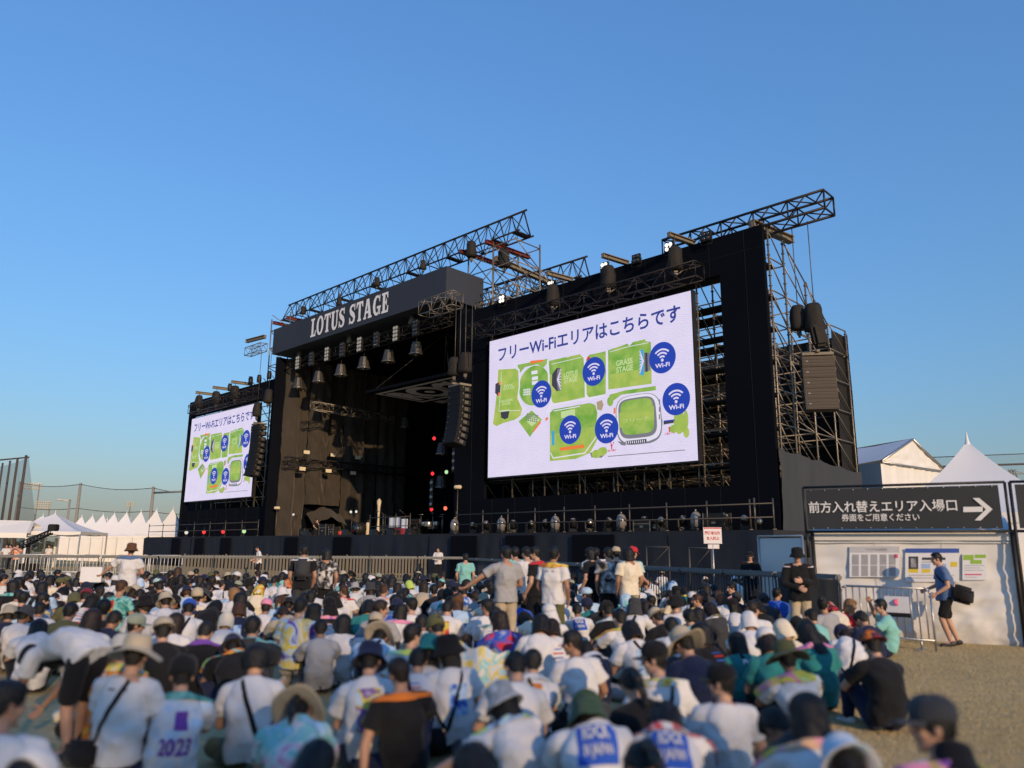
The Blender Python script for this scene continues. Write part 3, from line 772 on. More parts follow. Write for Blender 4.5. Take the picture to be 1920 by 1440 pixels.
# ---- video screens ---------------------------------------------------------------------
E_WHITE = None
def screen_materials():
    m = bpy.data.materials.new('led_white'); m.use_nodes = True; nt = m.node_tree; b = nt.nodes['Principled BSDF']
    b.inputs['Base Color'].default_value = (.02, .02, .02, 1); b.inputs['Roughness'].default_value = .6
    tc = nt.nodes.new('ShaderNodeTexCoord'); wv = nt.nodes.new('ShaderNodeTexWave'); wv.inputs['Scale'].default_value = 3.4; wv.inputs['Distortion'].default_value = 9; wv.inputs['Detail'].default_value = 2; wv.bands_direction = 'Z'
    nt.links.new(tc.outputs['Object'], wv.inputs['Vector'])
    nz = nt.nodes.new('ShaderNodeTexNoise'); nz.inputs['Scale'].default_value = 1.1; nt.links.new(tc.outputs['Object'], nz.inputs['Vector'])
    cr = nt.nodes.new('ShaderNodeMix'); cr.data_type = 'RGBA'; cr.inputs[6].default_value = (*srgb(212, 203, 232), 1); cr.inputs[7].default_value = (*srgb(229, 219, 242), 1)
    ad = nt.nodes.new('ShaderNodeMath'); ad.operation = 'MULTIPLY'; nt.links.new(wv.outputs['Fac'], ad.inputs[0]); nt.links.new(nz.outputs['Fac'], ad.inputs[1])
    mu = nt.nodes.new('ShaderNodeMath'); mu.operation = 'MULTIPLY'; mu.inputs[1].default_value = 1.8; nt.links.new(ad.outputs[0], mu.inputs[0])
    nt.links.new(mu.outputs[0], cr.inputs[0]); nt.links.new(cr.outputs[2], b.inputs['Emission Color']); b.inputs['Emission Strength'].default_value = LED_S
    g = lambda n, *c: emit('led_' + n, srgb(*c), LED_S)
    def gg(n, a, c2):
        q = emit('led_' + n, srgb(*a), LED_S); nt = q.node_tree; b = nt.nodes['Principled BSDF']; tc = nt.nodes.new('ShaderNodeTexCoord'); nz = nt.nodes.new('ShaderNodeTexNoise'); nz.inputs['Scale'].default_value = 1.3; nz.inputs['Detail'].default_value = 9
        nt.links.new(tc.outputs['Object'], nz.inputs['Vector']); mx = nt.nodes.new('ShaderNodeMix'); mx.data_type = 'RGBA'; mx.inputs[6].default_value = (*srgb(*a), 1); mx.inputs[7].default_value = (*srgb(*c2), 1)
        mr = nt.nodes.new('ShaderNodeMapRange'); mr.inputs[1].default_value = .35; mr.inputs[2].default_value = .65; nt.links.new(nz.outputs['Fac'], mr.inputs[0]); nt.links.new(mr.outputs[0], mx.inputs[0]); nt.links.new(mx.outputs[2], b.inputs['Emission Color']); return q
    return [m, gg('green', (108, 162, 54), (158, 184, 84)), gg('lime', (176, 190, 88), (140, 176, 68)), g('navy', 44, 58, 140), g('blue', 26, 60, 170), g('grey', 120, 118, 128), g('dark', 58, 56, 66),
            g('orange', 232, 120, 50), g('cyan', 60, 160, 210), g('red', 206, 40, 50), g('path', 226, 220, 236), g('brown', 170, 150, 120), g('palegreen', 190, 212, 150)]
LED = screen_materials()
LW, LG_, LL, LN, LB, LGR, LD, LO, LC, LR, LP, LBR, LPG = range(13)
SU1, SU0, SZ0, SZ1 = 17.62, 3.72, 5.74, 13.98
def zpt(x, y):
    """a point of the enlarged view of the near screen (800..1400 x 600..1050 enlarged 3.2 times) -> metres on the screen"""
    u, z = on_w(800 + x / 3.2, 600 + y / 3.2, 0); return (SU1 - u, z - SZ0)
def display_mesh():
    mb = MB(); Wd, Hd = SU1 - SU0, SZ1 - SZ0
    pl = lambda lay: (lambda x, y: V(x, -.006 * lay, y))
    mb.add([V(0, 0, 0), V(Wd, 0, 0), V(Wd, 0, Hd), V(0, 0, Hd)], [(0, 1, 2, 3)], LW)
    def poly(pts, m, lay): 
        q = [zpt(*p) for p in pts]; mb.add([V(x, -.006 * lay, z) for x, z in q], [list(range(len(q)))], m)
    def disc(c, rx, ry, m, lay, n=32, a0=0, a1=2 * PI):
        mb.add([V(c[0] + rx * math.cos(a0 + (a1 - a0) * i / n), -.006 * lay, c[1] + ry * math.sin(a0 + (a1 - a0) * i / n)) for i in range(n)], [list(range(n))], m)
    def line(pts, w, m, lay):
        q = [Vector(zpt(*p)) for p in pts]
        for a, b in zip(q, q[1:]):
            d = (b - a).normalized(); n = Vector((-d.y, d.x)) * w / 2; a2 = a - d * w * .3; b2 = b + d * w * .3
            mb.add([V(p.x, -.006 * lay, p.y) for p in (a2 - n, b2 - n, b2 + n, a2 + n)], [(0, 1, 2, 3)], m)
    poly([(440, 300), (545, 294), (565, 312), (566, 400), (558, 470), (585, 525), (574, 575), (540, 600), (470, 620), (430, 638), (408, 626), (420, 540), (433, 420)], LL, 1)
    poly([(555, 272), (735, 235), (732, 262), (712, 288), (672, 268), (600, 285), (570, 320)], LG_, 1)
    poly([(632, 248), (712, 240), (712, 252), (632, 266)], LO, 2)
    c = zpt(655, 395); disc(c, 1.18, 1.15, LG_, 2)
    for a, b in ((640, 310), (643, 345), (643, 372)): poly([(a, b), (a + 36, b - 6), (a + 36, b + 14), (a, b + 20)], LP, 3)
    for i in range(3):
        for j in range(4): poly([(592 + j * 11, 418 + i * 14 - j), (600 + j * 11, 416 + i * 14 - j), (600 + j * 11, 426 + i * 14 - j), (592 + j * 11, 428 + i * 14 - j)], LP, 3)
    poly([(744, 248), (842, 226), (844, 238), (862, 232), (862, 222), (930, 208), (955, 235), (964, 465), (780, 505), (758, 490), (742, 400)], LL, 1)
    poly([(744, 248), (842, 226), (955, 235), (960, 330), (744, 330)], LG_, 2)
    poly([(967, 240), (985, 212), (1085, 190), (1085, 440), (1075, 458), (985, 470), (966, 440)], LG_, 1)
    poly([(973, 226), (990, 222), (990, 245), (973, 248)], LR, 2)
    poly([(1098, 185), (1215, 145), (1225, 160), (1247, 136), (1322, 118), (1322, 130), (1355, 135), (1360, 385), (1100, 420)], LG_, 1)
    poly([(1104, 330), (1358, 290), (1360, 385), (1100, 420)], LL, 2)
    poly([(1290, 185), (1310, 178), (1314, 336), (1288, 330)], LC, 3); poly([(1314, 198), (1348, 200), (1352, 306), (1316, 318)], LGR, 3)
    poly([(1322, 200), (1335, 200), (1338, 312), (1324, 316)], LD, 4)
    for k in range(7): line([(1312, 250), (1290, 190 + k * 22)], .05, LW, 4)
    poly([(1110, 450), (1200, 425), (1385, 398), (1385, 424), (1180, 450), (1142, 478), (1116, 496), (1102, 472)], LG_, 1)
    poly([(750, 560), (772, 538), (990, 500), (1022, 512), (1035, 560), (1028, 660), (1034, 720), (990, 800), (905, 835), (750, 848)], LL, 1)
    poly([(750, 560), (772, 538), (990, 500), (1022, 512), (1033, 556), (1026, 640), (752, 690)], LG_, 2)
    poly([(816, 552), (900, 536), (902, 580), (818, 592)], LPG, 3)
    line([(775, 548), (930, 520)], .05, LP, 3); line([(755, 800), (770, 830), (960, 800), (1030, 700)], .06, LP, 3)
    poly([(810, 768), (955, 748), (958, 768), (812, 787)], LO, 3); poly([(762, 668), (778, 665), (778, 752), (762, 754)], LC, 3)
    poly([(990, 800), (1086, 765), (1090, 800), (1060, 828), (1000, 826)], LGR, 2)
    for a, b in ((1030, 805), (1065, 790)): disc(zpt(a, b), .32, .22, LL, 3, 16)
    poly([(562, 610), (640, 545), (702, 600), (630, 704)], LG_, 1); poly([(612, 610), (652, 572), (690, 602), (640, 640)], LPG, 2); poly([(648, 668), (692, 606), (697, 618), (652, 676)], LO, 3)
    for i in range(4):
        for j in range(6): poly([(612 + j * 12 - i * 2, 562 + i * 12 + j * 2), (620 + j * 12 - i * 2, 562 + i * 12 + j * 2), (620 + j * 12 - i * 2, 570 + i * 12 + j * 2), (612 + j * 12 - i * 2, 570 + i * 12 + j * 2)], LGR, 4)
    poly([(725, 590), (740, 583), (738, 600), (722, 608)], LO, 2)
    # stadium: rings of rounded rectangles
    def rr(cx, cy, a, b, m, lay, tilt=-.05, e=.45):
        c = Vector(zpt(cx, cy)); n = 44; q = []
        for i in range(n):
            t = 2 * PI * i / n; x = math.copysign(abs(math.cos(t)) ** e, math.cos(t)) * a; y = math.copysign(abs(math.sin(t)) ** e, math.sin(t)) * b
            q.append(V(c.x + x * math.cos(tilt) + y * math.sin(tilt), -.006 * lay, c.y - x * math.sin(tilt) * .0 + y))
        mb.add(q, [list(range(n))], m)
    rr(1280, 597, 1.36, 1.26, LGR, 2, -.05, .55); rr(1280, 593, 1.31, 1.20, LP, 3, -.05, .55); rr(1275, 588, 1.13, 1.02, LGR, 5, -.05, .45); rr(1274, 582, .98, .88, LG_, 6, -.05, .4)
    poly([(1168, 560), (1376, 520), (1378, 600), (1170, 650)], LL, 7)
    poly([(1205, 728), (1330, 715), (1332, 736), (1207, 748)], LD, 5)
    for k in range(10): poly([(1208 + k * 12, 730 - k), (1213 + k * 12, 730 - k), (1213 + k * 12, 745 - k), (1208 + k * 12, 745 - k)], LP, 6)
    poly([(1155, 728), (1205, 742), (1205, 756), (1180, 752)], LGR, 5); poly([(1330, 735), (1385, 712), (1400, 705), (1352, 742)], LGR, 5)
    for a in (500, 545, 590): poly([(1405, a - 20), (1412, a - 22), (1412, a + 8), (1405, a + 10)], LGR, 5)
    poly([(1408, 600), (1425, 598), (1425, 636), (1408, 640)], LGR, 2); poly([(1432, 606), (1500, 598), (1500, 618), (1432, 630)], LD, 2); poly([(1432, 606), (1500, 598), (1500, 605), (1432, 614)], LB, 3)
    line([(1467, 672), (1467, 648)], .07, LR, 2); poly([(1460, 655), (1474, 653), (1467, 640)], LR, 3); line([(1121, 775), (1121, 752)], .07, LR, 2); poly([(1113, 758), (1129, 756), (1121, 742)], LR, 3)
    for k in (1112, 1128): poly([(k, 735), (k + 6, 733), (k + 5, 745), (k + 1, 746)], LR, 3)
    for (a, b, rx, ry) in ((1525, 610, .30, .62), (1566, 600, .13, .45), (1492, 655, .22, .2), (1568, 676, .16, .26), (1543, 640, .16, .3)): disc(zpt(a, b), rx, ry, LL, 2, 18)
    poly([(1030, 495), (1062, 482), (1072, 512), (1060, 545), (1034, 540)], LBR, 2); disc(zpt(1112, 490), .2, .26, LG_, 2, 16); poly([(1133, 530), (1144, 527), (1142, 562), (1131, 566)], LO, 2)
    poly([(1082, 300), (1090, 300), (1092, 330), (1084, 332)], LGR, 2)
    # little stage roofs
    poly([(764, 330), (790, 292), (815, 290), (817, 426), (792, 430), (762, 395)], LD, 3); poly([(796, 300), (815, 290), (817, 426), (800, 428), (790, 360)], LGR, 4)
    for k in range(7): line([(796, 360), (816, 300 + k * 20)], .05, LW, 5)
    poly([(424, 385), (445, 376), (456, 378), (454, 452), (440, 458), (422, 440)], LD, 3); poly([(445, 376), (457, 374), (455, 392), (444, 390)], LO, 4); poly([(440, 440), (454, 436), (452, 456), (440, 458)], LO, 4)
    poly([(455, 552), (508, 545), (500, 590), (480, 598), (458, 588)], LD, 3); line([(456, 550), (507, 543)], .09, LPG, 4)
    # pale outlines of the paths
    line([(566, 300), (568, 400), (560, 470), (585, 525), (600, 545)], .10, LP, 4); line([(738, 250), (744, 330), (745, 420), (760, 500), (735, 560)], .13, LP, 4)
    line([(958, 225), (963, 330), (966, 465), (1000, 480)], .12, LP, 4); line([(1091, 190), (1093, 330), (1092, 430)], .12, LP, 4); line([(760, 512), (960, 478), (1080, 455)], .12, LP, 4)
    line([(460, 320), (455, 420), (445, 545)], .03, LP, 4); line([(445, 548), (570, 545)], .03, LP, 4); line([(762, 268), (935, 228)], .03, LP, 4); line([(1110, 195), (1215, 165), (1340, 140)], .03, LP, 4)
    line([(1100, 820), (1400, 795), (1560, 782)], .04, LGR, 2)
    def txt(s, x0, y0, x1, y1, m, lay, bold=0., sp=1.):
        a = zpt(x0, y1); b = zpt(x1, y0); a2 = zpt(x0, y0)
        z0 = a[1]; z1 = a2[1]; fit_text(mb, s, a[0], z0, b[0], z1, lambda x, y: V(x, -.006 * lay, y), m, bold, sp)
    tA, tB = zpt(440, 252), zpt(1538, 95)
    fit_text(mb, 'フリーWi-Fiエリアはこちらです', tA[0], zpt(440, 255)[1], tB[0], zpt(440, 172)[1], lambda x, y: V(x, -.012, y), LN, .022)
    txt('GRASS', 1148, 248, 1248, 282, LPG, 6, .03); txt('STAGE', 1150, 288, 1250, 322, LPG, 6, .03)
    txt('LOTUS', 835, 318, 920, 350, LPG, 6, .03); txt('STAGE', 836, 352, 916, 385, LPG, 6, .03)
    txt('PARK', 478, 392, 532, 408, LPG, 6, .03); txt('STAGE', 472, 410, 538, 426, LPG, 6, .03); txt('HILLSIDE', 452, 486, 528, 500, LPG, 6, .03); txt('STAGE', 462, 502, 514, 516, LPG, 6, .03)
    txt('フリーナ', 1190, 600, 1350, 622, LPG, 9, .0)
    txt('入場ゲート', 1437, 680, 1502, 694, LR, 3, .02); txt('再入場口', 1098, 780, 1148, 794, LR, 3, .02)
    # Wi-Fi badges
    for (x, y, rr_) in ((702, 447, 83), (1016, 312, 88), (1427, 230, 96), (1510, 478, 99), (875, 660, 88), (1093, 653, 92)):
        c = Vector(zpt(x, y)); r = abs(zpt(x, y - rr_)[1] - zpt(x, y + rr_)[1]) / 2 * .98
        disc(c, r * .97, r, LB, 10, 40)
        for k in range(3):
            ro = r * (.30 + .22 * k); ri = ro - r * .11; n = 14; q = []
            for i in range(n + 1): a = R(45) + R(90) * i / n; q.append(V(c.x + ro * math.cos(a), -.066, c.y - r * .16 + ro * math.sin(a)))
            for i in range(n + 1): a = R(135) - R(90) * i / n; q.append(V(c.x + ri * math.cos(a), -.066, c.y - r * .16 + ri * math.sin(a)))
            mb.add(q, [[i, i + 1, 2 * n - i, 2 * n + 1 - i] for i in range(n)], LW)
        disc((c.x, c.y - r * .16), r * .10, r * .10, LW, 11, 16)
        fit_text(mb, 'Wi-Fi', c.x - r * .53, c.y - r * .62, c.x + r * .53, c.y - r * .34, lambda x, y: V(x, -.066, y), LW, .03)
    return mb.mesh('display')
DISP = display_mesh()
for q in LED: DISP.materials.append(q)
def video_screen(u_left, z0, sx, sz, label):
    t = thing('video_screen', label, 'screen', S(u_left, -.14, z0), math.atan2(-E1.y, -E1.x), 'two video screens showing the same map')
    Wd, Hd = SU1 - SU0, SZ1 - SZ0
    d = bpy.data.objects.new('display', DISP); COL.objects.link(d); d.parent = t; d.scale = (sx, 1, sz)
    cs = MB(); cs.hexa([V(-.06, .004, -.08), V(Wd * sx + .06, .004, -.08), V(Wd * sx + .06, .34, -.08), V(-.06, .34, -.08), V(-.06, .004, Hd * sz + .05), V(Wd * sx + .06, .004, Hd * sz + .05), V(Wd * sx + .06, .34, Hd * sz + .05), V(-.06, .34, Hd * sz + .05)])
    c = cs.build('casing', BLK); c.parent = t
    return t
video_screen(SU1, SZ0, 1, 1, 'large glowing video screen with a green festival map, nearer one')
ul, zl = on_w(346, 942, -.1); ur, zr = on_w(472, 932, -.1)
video_screen(ul, 5.80, (ul - 45.9) / (SU1 - SU0), (13.75 - 5.80) / (SZ1 - SZ0), 'smaller distant video screen with the same map, at the stage left end')
print('left screen', ul, zl, ur, zr)

# lighting trusses over the screens, uprights under them
truss_box('screen_truss', S(2.7, -1.0, 14.15), S(18.4, -1.0, 14.15), .8, .75, 'black box truss along the top edge of the nearer video screen', None, .8, .04)
truss_box('screen_truss', S(44.4, -1.0, 13.95), S(57.0, -1.0, 13.95), .8, .75, 'black box truss above the distant left video screen', None, .9, .04)
for u in (16.6, 15.0, 13.1, 11.2, 9.3, 7.4, 5.9, 4.3):
    tag(MB().tube(S(u, .9, 4.3), S(u, .9, 6.0), .05, 6).build('support_post', STL), None, 'post', 'steel posts under the near screen')['label'] = 'short bare steel post holding up the near screen'
for u in (57.5, 55.2, 52.4, 49.6, 47.4):
    tag(MB().tube(S(u, .9, 4.7), S(u, .9, 6.0), .05, 6).build('support_post', STL), 'short steel post beneath the distant left screen', 'post', 'steel posts under the far screen')

# ---- scaffolding behind the near facade
sc = thing('scaffold_tower', 'steel tube scaffold with dark planks behind the tall right facade', 'scaffold', S(9, 5, 0))
WS = [.55, 2.1, 4.4, 6.8, 9.2]; HT_ = [16.3, 16.2, 14.7, 13.1, 13.2]; US = [0, 1.9, 3.8, 6.3, 8.8, 11.3, 13.8, 16.3, 18.6]
lift = [2.5 + 1.55 * k for k in range(10)]
def in_sc(mb, name, m): mb.build(name, m, sc)
for i, w in enumerate(WS):
    for u in US:
        mb = MB(); mb.tube(S(u, w, 2.5 if u else 0), S(u, w, HT_[i]), .045, 6)
        for k in range(int(HT_[i] / .5)): 
            if u < 4: mb.tube(S(u, w, .5 + k * .5), S(u, w, .54 + k * .5), .085, 6)
        in_sc(mb, 'post', STL)
for z in lift:
    mb = MB(); pk = MB()
    for i, w in enumerate(WS):
        if z <= HT_[i] + .1:
            mb.tube(S(US[0], w, z), S(US[-1], w, z), .036, 5)
            if i and z <= HT_[i] + .1:
                for u in US: mb.tube(S(u, WS[i - 1], z), S(u, w, z), .036, 5)
    in_sc(mb, 'ledger', STL)
    for i in range(2 if z < 14 else 1):
        pk.sbox(.3 if i == 0 else 1.9, US[-1], WS[i] + .35, WS[i] + (1.2 if i == 0 else 1.6), z - .14, z - .05)
    if z > 5: in_sc(pk, 'plank', PLANK)
for u in US:
    mb = MB()
    for k in range(len(lift) - 1):
        for i in range(len(WS) - 1):
            if lift[k + 1] <= HT_[i] + .2:
                top = min(lift[k + 1], HT_[i]); mb.tube(S(u, WS[i], top), S(u, WS[i + 1], lift[k] if lift[k] < HT_[i + 1] + .1 else HT_[i + 1]), .032, 5)
    for i in range(1, len(WS) - 1):
        mb.tube(S(u, WS[i], HT_[i]), S(u, WS[i + 1], HT_[i + 1]), .036, 5)
        if u == 0:
            mb.tube(S(u - .06, WS[i], HT_[i] + 0), S(u - .06, WS[i + 1], HT_[i + 1] - 1.5), .03, 5)
    in_sc(mb, 'brace', STL)
for i, w in ((2, 4.4), (3, 6.8)):
    mb = MB()
    for k in range(0, len(lift) - 1):
        for q in range(len(US) - 1):
            if (k + q) % 2 and lift[k + 1] <= HT_[i]: mb.tube(S(US[q], w, lift[k]), S(US[q + 1], w, lift[k + 1]), .03, 5)
    in_sc(mb, 'brace', STL)
# black netting on the back and its corner, grey cloth round the foot
nb = MB(); nb.grid(lambda a, b: S(-.05 + 20.7 * a, 9.35 + .06 * noise.noise(V(a * 30, b * 6, 0)), 13.0 * (1 - b)), 50, 20); in_sc(nb, 'netting', mat('black_netting', (.014, .013, .012), .9, .2, 2, .2))
nb = MB(); nb.grid(lambda a, b: S(.16 + .05 * noise.noise(V(a * 8, b * 9, 3)), 7.7 + 1.5 * a, 13.0 * (1 - b)), 12, 20); in_sc(nb, 'netting', MATS['black_netting'])
def foot(w0, w1, sd_):
    mb = MB()
    def f(a, b):
        w = w0 + (w1 - w0) * a; z = (6.05 - .04 * w + .10 * math.sin(a * PI * 2) * 0 - .12 * math.sin(a * PI)) * (1 - b)
        y = .10 * noise.noise(V(w * 1.6 + sd_, z * .3, 7)) + .05 * noise.noise(V(w * 4 + z * .5, z, sd_)) - .10 * math.sin(a * PI) * b
        return S(-.12 + y, w, max(.02, z))
    mb.grid(f, 22, 16); return mb
for k, (a, b) in enumerate(((.0, 2.1), (2.1, 4.4), (4.4, 6.8), (6.8, 9.3))): in_sc(foot(a, b, k * 4.), 'base_cloth', GREYCLOTH)

# scaffold behind the far screen (seen through the gaps at its right)
s2 = thing('scaffold_tower', 'scaffold seen through the gap beside the distant left screen', 'scaffold', S(51, 3, 0))
mb = MB(); m3 = MB()
for u in (43.95, 45.4, 46.9, 49, 52, 55, 58):
    for w in (.7, 2.6): MB().tube(S(u, w, 2.5), S(u, w, 15.2), .05, 5).build('post', STL, s2)
for k in range(10):
    z = 3.2 + k * 1.3
    for w in (.7, 2.6): mb.tube(S(43.9, w, z), S(58.4, w, z), .04, 5)
    for a, b in ((43.95, 45.4), (45.4, 46.9), (46.9, 49)): m3.tube(S(a, .7, z), S(b, .7, z + 1.3), .035, 5); m3.tube(S(a, 2.6, z + 1.3), S(b, 2.6, z), .035, 5)
mb.build('ledger', STL, s2); m3.build('brace', STL, s2)
MB().sbox(43.95, 68.0, 3.4, 3.5, 2.5, 11.4).build('backing_cloth', PANEL, s2)

# ---- roof: fascia with lettering, ceiling, back and side walls
rf = thing('stage_roof', 'flat dark stage roof with navy fascia board over the opening', 'roof', S(31, 4, 17))
FZ0, FZ1, FU0, FU1 = 17.28, 19.42, 20.8, 42.55
fa = MB().sbox(FU0, FU1, -1.0, 2.3, FZ0, FZ1).build('fascia', NAVY, rf)
MB().sbox(FU0 + .05, FU1 - .05, 2.31, 16.4, 17.0, 17.42).build('ceiling', PANEL, rf)
MB().sbox(FU0, FU1, 16.45, 16.6, 2.5, 17.25).build('back_cloth', PANEL, rf)
MB().sbox(20.8, 21.0, .3, 16.4, 2.5, 17.0).build('side_cloth', PANEL, rf)
# slab-serif letters, drawn on a 10-high grid
def slab(ch):
    if ch == 'L': return [[(0, 0), (6.4, 0), (6.8, 3.2), (5.9, 3.2), (5.2, 1.1), (3.7, 1.1), (3.7, 8.9), (4.8, 8.9), (4.8, 10), (0, 10), (0, 8.9), (1.1, 8.9), (1.1, 1.1), (0, 1.1)]], 7.0
    if ch == 'T': return [[(2.1, 0), (6.1, 0), (6.1, 1.1), (5.3, 1.1), (5.3, 8.8), (6.3, 8.8), (7.2, 7.0), (8.0, 7.0), (7.8, 10), (.4, 10), (.2, 7.0), (1.0, 7.0), (1.9, 8.8), (2.9, 8.8), (2.9, 1.1), (2.1, 1.1)]], 8.2
    if ch == 'A': return [[(0, 0), (3, 0), (3, 1.1), (2.4, 1.1), (2.9, 2.7), (5.2, 2.7), (5.7, 1.1), (5.0, 1.1), (5.0, 0), (9.2, 0), (9.2, 1.1), (8.4, 1.1), (5.7, 10), (2.9, 10), (.8, 1.1), (0, 1.1)], 'hole', [(3.2, 3.9), (4.9, 3.9), (4.05, 7.2)]], 9.4
    if ch == 'E': return [[(0, 0), (6.9, 0), (7.1, 3.2), (6.2, 3.2), (5.4, 1.1), (3.6, 1.1), (3.6, 4.5), (4.5, 4.5), (4.7, 3.4), (5.4, 3.4), (5.4, 6.8), (4.7, 6.8), (4.5, 5.6), (3.6, 5.6), (3.6, 8.9), (5.2, 8.9), (5.9, 7.0), (6.7, 7.0), (6.6, 10), (0, 10), (0, 8.9), (1.1, 8.9), (1.1, 1.1), (0, 1.1)]], 7.4
    if ch == 'U':
        o = [(0, 8.9), (1.0, 8.9), (1.0, 3.4)] + [(1.0 + 3.4 - 3.4 * math.cos(PI * i / 12), 3.2 - 3.4 * math.sin(PI * i / 12)) for i in range(1, 12)] + [(7.8, 3.4), (7.8, 8.9), (8.7, 8.9), (8.7, 10), (5.6, 10), (5.6, 8.9), (6.5, 8.9), (6.5, 3.4)]
        o += [(6.5 - 1.5 + 1.5 * math.cos(PI * i / 8), 3.2 - 1.9 * math.sin(PI * i / 8)) for i in range(1, 8)] + [(3.5, 3.4), (3.5, 8.9), (4.4, 8.9), (4.4, 10), (0, 10)]
        return [o], 8.9
    if ch == 'O': return [[(4.4 + 4.4 * math.cos(2 * PI * i / 28), 5 + 5.2 * math.sin(2 * PI * i / 28)) for i in range(28)], 'hole', [(4.4 + 2.0 * math.cos(2 * PI * i / 28), 5 + 3.9 * math.sin(2 * PI * i / 28)) for i in range(28)]], 9.0
    def stroke(pts, ws):
        L, Rt = [], []
        for i, p in enumerate(pts):
            a = Vector(pts[max(0, i - 1)]); b = Vector(pts[min(len(pts) - 1, i + 1)]); d = (b - a).normalized(); n = Vector((-d.y, d.x)) * ws[i] / 2
            L.append(tuple(Vector(p) + n)); Rt.append(tuple(Vector(p) - n))
        return L, Rt
    if ch == 'S':
        pts = [(6.3, 7.2), (6.0, 8.6), (4.9, 9.4), (3.3, 9.4), (1.9, 8.6), (1.5, 7.3), (2.1, 6.1), (3.6, 5.2), (5.2, 4.3), (6.1, 3.0), (5.8, 1.5), (4.5, .6), (2.9, .6), (1.6, 1.4), (1.0, 3.0)]
        return ['stroke', stroke(pts, [1.0, 1.1, 1.2, 1.4, 2.0, 2.4, 2.6, 2.7, 2.6, 2.4, 2.0, 1.4, 1.2, 1.1, 1.0]), [(5.9, 10), (6.9, 10), (6.9, 6.7), (5.9, 6.7)], [(.4, 0), (1.3, 0), (1.3, 3.5), (.4, 3.5)]], 7.6
    if ch == 'G':
        pts = [(7.4, 7.0), (6.8, 8.6), (5.4, 9.5), (3.6, 9.2), (2.1, 7.6), (1.5, 5.0), (2.1, 2.4), (3.5, .9), (5.2, .6), (6.6, 1.3), (7.2, 2.6)]
        return ['stroke', stroke(pts, [1.0, 1.1, 1.2, 1.7, 2.4, 2.7, 2.4, 1.7, 1.3, 1.6, 2.2]), [(7.0, 10), (7.9, 10), (7.9, 6.6), (7.0, 6.6)], [(4.6, 3.4), (8.9, 3.4), (8.9, 4.5), (8.3, 4.5), (4.6, 4.5)], [(5.9, 0.4), (8.3, .2), (8.3, 3.5), (5.9, 3.5)]], 9.2
def slab_line(mb, s, place):
    x = 0
    for ch in s:
        if ch == ' ': x += 4.2; continue
        shp, adv = slab(ch)
        if shp[0] == 'stroke':
            L, Rt = shp[1]; n = len(L)
            mb.add([place(x + p[0], p[1]) for p in L + Rt], [(i, n + i, n + i + 1, i + 1) for i in range(n - 1)])
            for q in shp[2:]: mb.add([place(x + p[0], p[1]) for p in q], [list(range(len(q)))])
        elif len(shp) == 3:
            o_, h_ = shp[0], shp[2]
            if len(o_) == len(h_):
                n = len(o_); mb.add([place(x + p[0], p[1]) for p in o_ + h_], [(i, (i + 1) % n, n + (i + 1) % n, n + i) for i in range(n)])
            else:   # the A: left leg, right leg, bar
                for q in ([(.8, 1.1), (2.4, 1.1), (2.9, 2.7), (3.2, 3.9), (4.05, 7.2), (4.3, 10), (2.9, 10)], [(5.7, 1.1), (8.4, 1.1), (5.7, 10), (4.3, 10), (4.05, 7.2), (4.9, 3.9), (5.2, 2.7)], [(2.9, 2.7), (5.2, 2.7), (4.9, 3.9), (3.2, 3.9)], [(0, 0), (3, 0), (3, 1.1), (0, 1.1)], [(5, 0), (9.2, 0), (9.2, 1.1), (5, 1.1)]):
                    mb.add([place(x + p[0], p[1]) for p in q], [list(range(len(q)))])
        else: mb.add([place(x + p[0], p[1]) for p in shp[0]], [list(range(len(shp[0])))])
        x += adv + .5
    return x
tot = slab_line(MB(), 'LOTUS STAGE', lambda x, y: V(x, 0, y))
(uA, zA), (uB, zB) = on_w(582, 633, -1.03), on_w(729, 588, -1.03)
zt = on_w(583, 603, -1.03)[1]
print('letters', uA, zA, zt, uB, zB)
lt = MB(); slab_line(lt, 'LOTUS STAGE', lambda x, y: S(uA + (uB - uA) * x / tot, -1.04, 17.62 + 1.48 * y / 10)); lt.build('lettering', WHITEPAINT, fa)

# side drapes of the stage opening
dw = [0, 2.2, 4.0, 5.7, 7.7, 9.3, 11.0, 12.6]
names = ['tall dark drape nearest the left screen, full length', 'second dark drape from the left, its hem raised over a doorway', 'third dark drape, raised hem beside the lit truss end', 'fourth dark drape, straight and full length', 'fifth dark drape, narrow with a cream stand before it', 'sixth dark drape, smooth and sunlit low down', 'innermost dark drape at the back of the wing']
for i in range(7):
    z0 = 5.1 if i in (1, 2) else 2.52
    def f(a, b, i=i, z0=z0):
        w = dw[i] + (dw[i + 1] - dw[i]) * a; z = 16.98 + (z0 - 16.98) * b
        y = .24 * noise.noise(V(w * 1.6 + i * 5, z * .10, 0)) + .10 * math.sin(w * 5.2 + i) * (.4 + .6 * b) + .07 * noise.noise(V(w * 3 + z * .9, z * .3, i)) + .17 * (1 - abs(noise.noise(V(w * .9 + z * .55, z * .28, i * 2.))) * 2.4) * (.3 + .7 * b) + .06 * (1 - abs(noise.noise(V(w * 2.2 - z * .8, z * .5, i))) * 2) + .45 * max(0, .12 - a) / .12 + .30 * max(0, a - .9) / .1
        return S(41.3 + y - .34 * (i % 2), w, z)
    tag(MB().grid(f, 26, 70).build('stage_drape', DRAPE), names[i], 'drape', 'drapes along the stage wing')
tag(MB().grid(lambda a, b: S(41.2 - 1.1 * b, 2.3 + 3.3 * a, 5.0 - .9 * b - 1.3 * abs(a - .5) + .05 * math.sin(a * 20 + b * 3)), 16, 8).build('awning', DRAPE), 'low dark awning cloth over the wing doorway', 'awning')
MB().sbox(41.9, 42.0, -.9, 16.4, 2.5, 17.0).build('side_cloth', PANEL, rf)

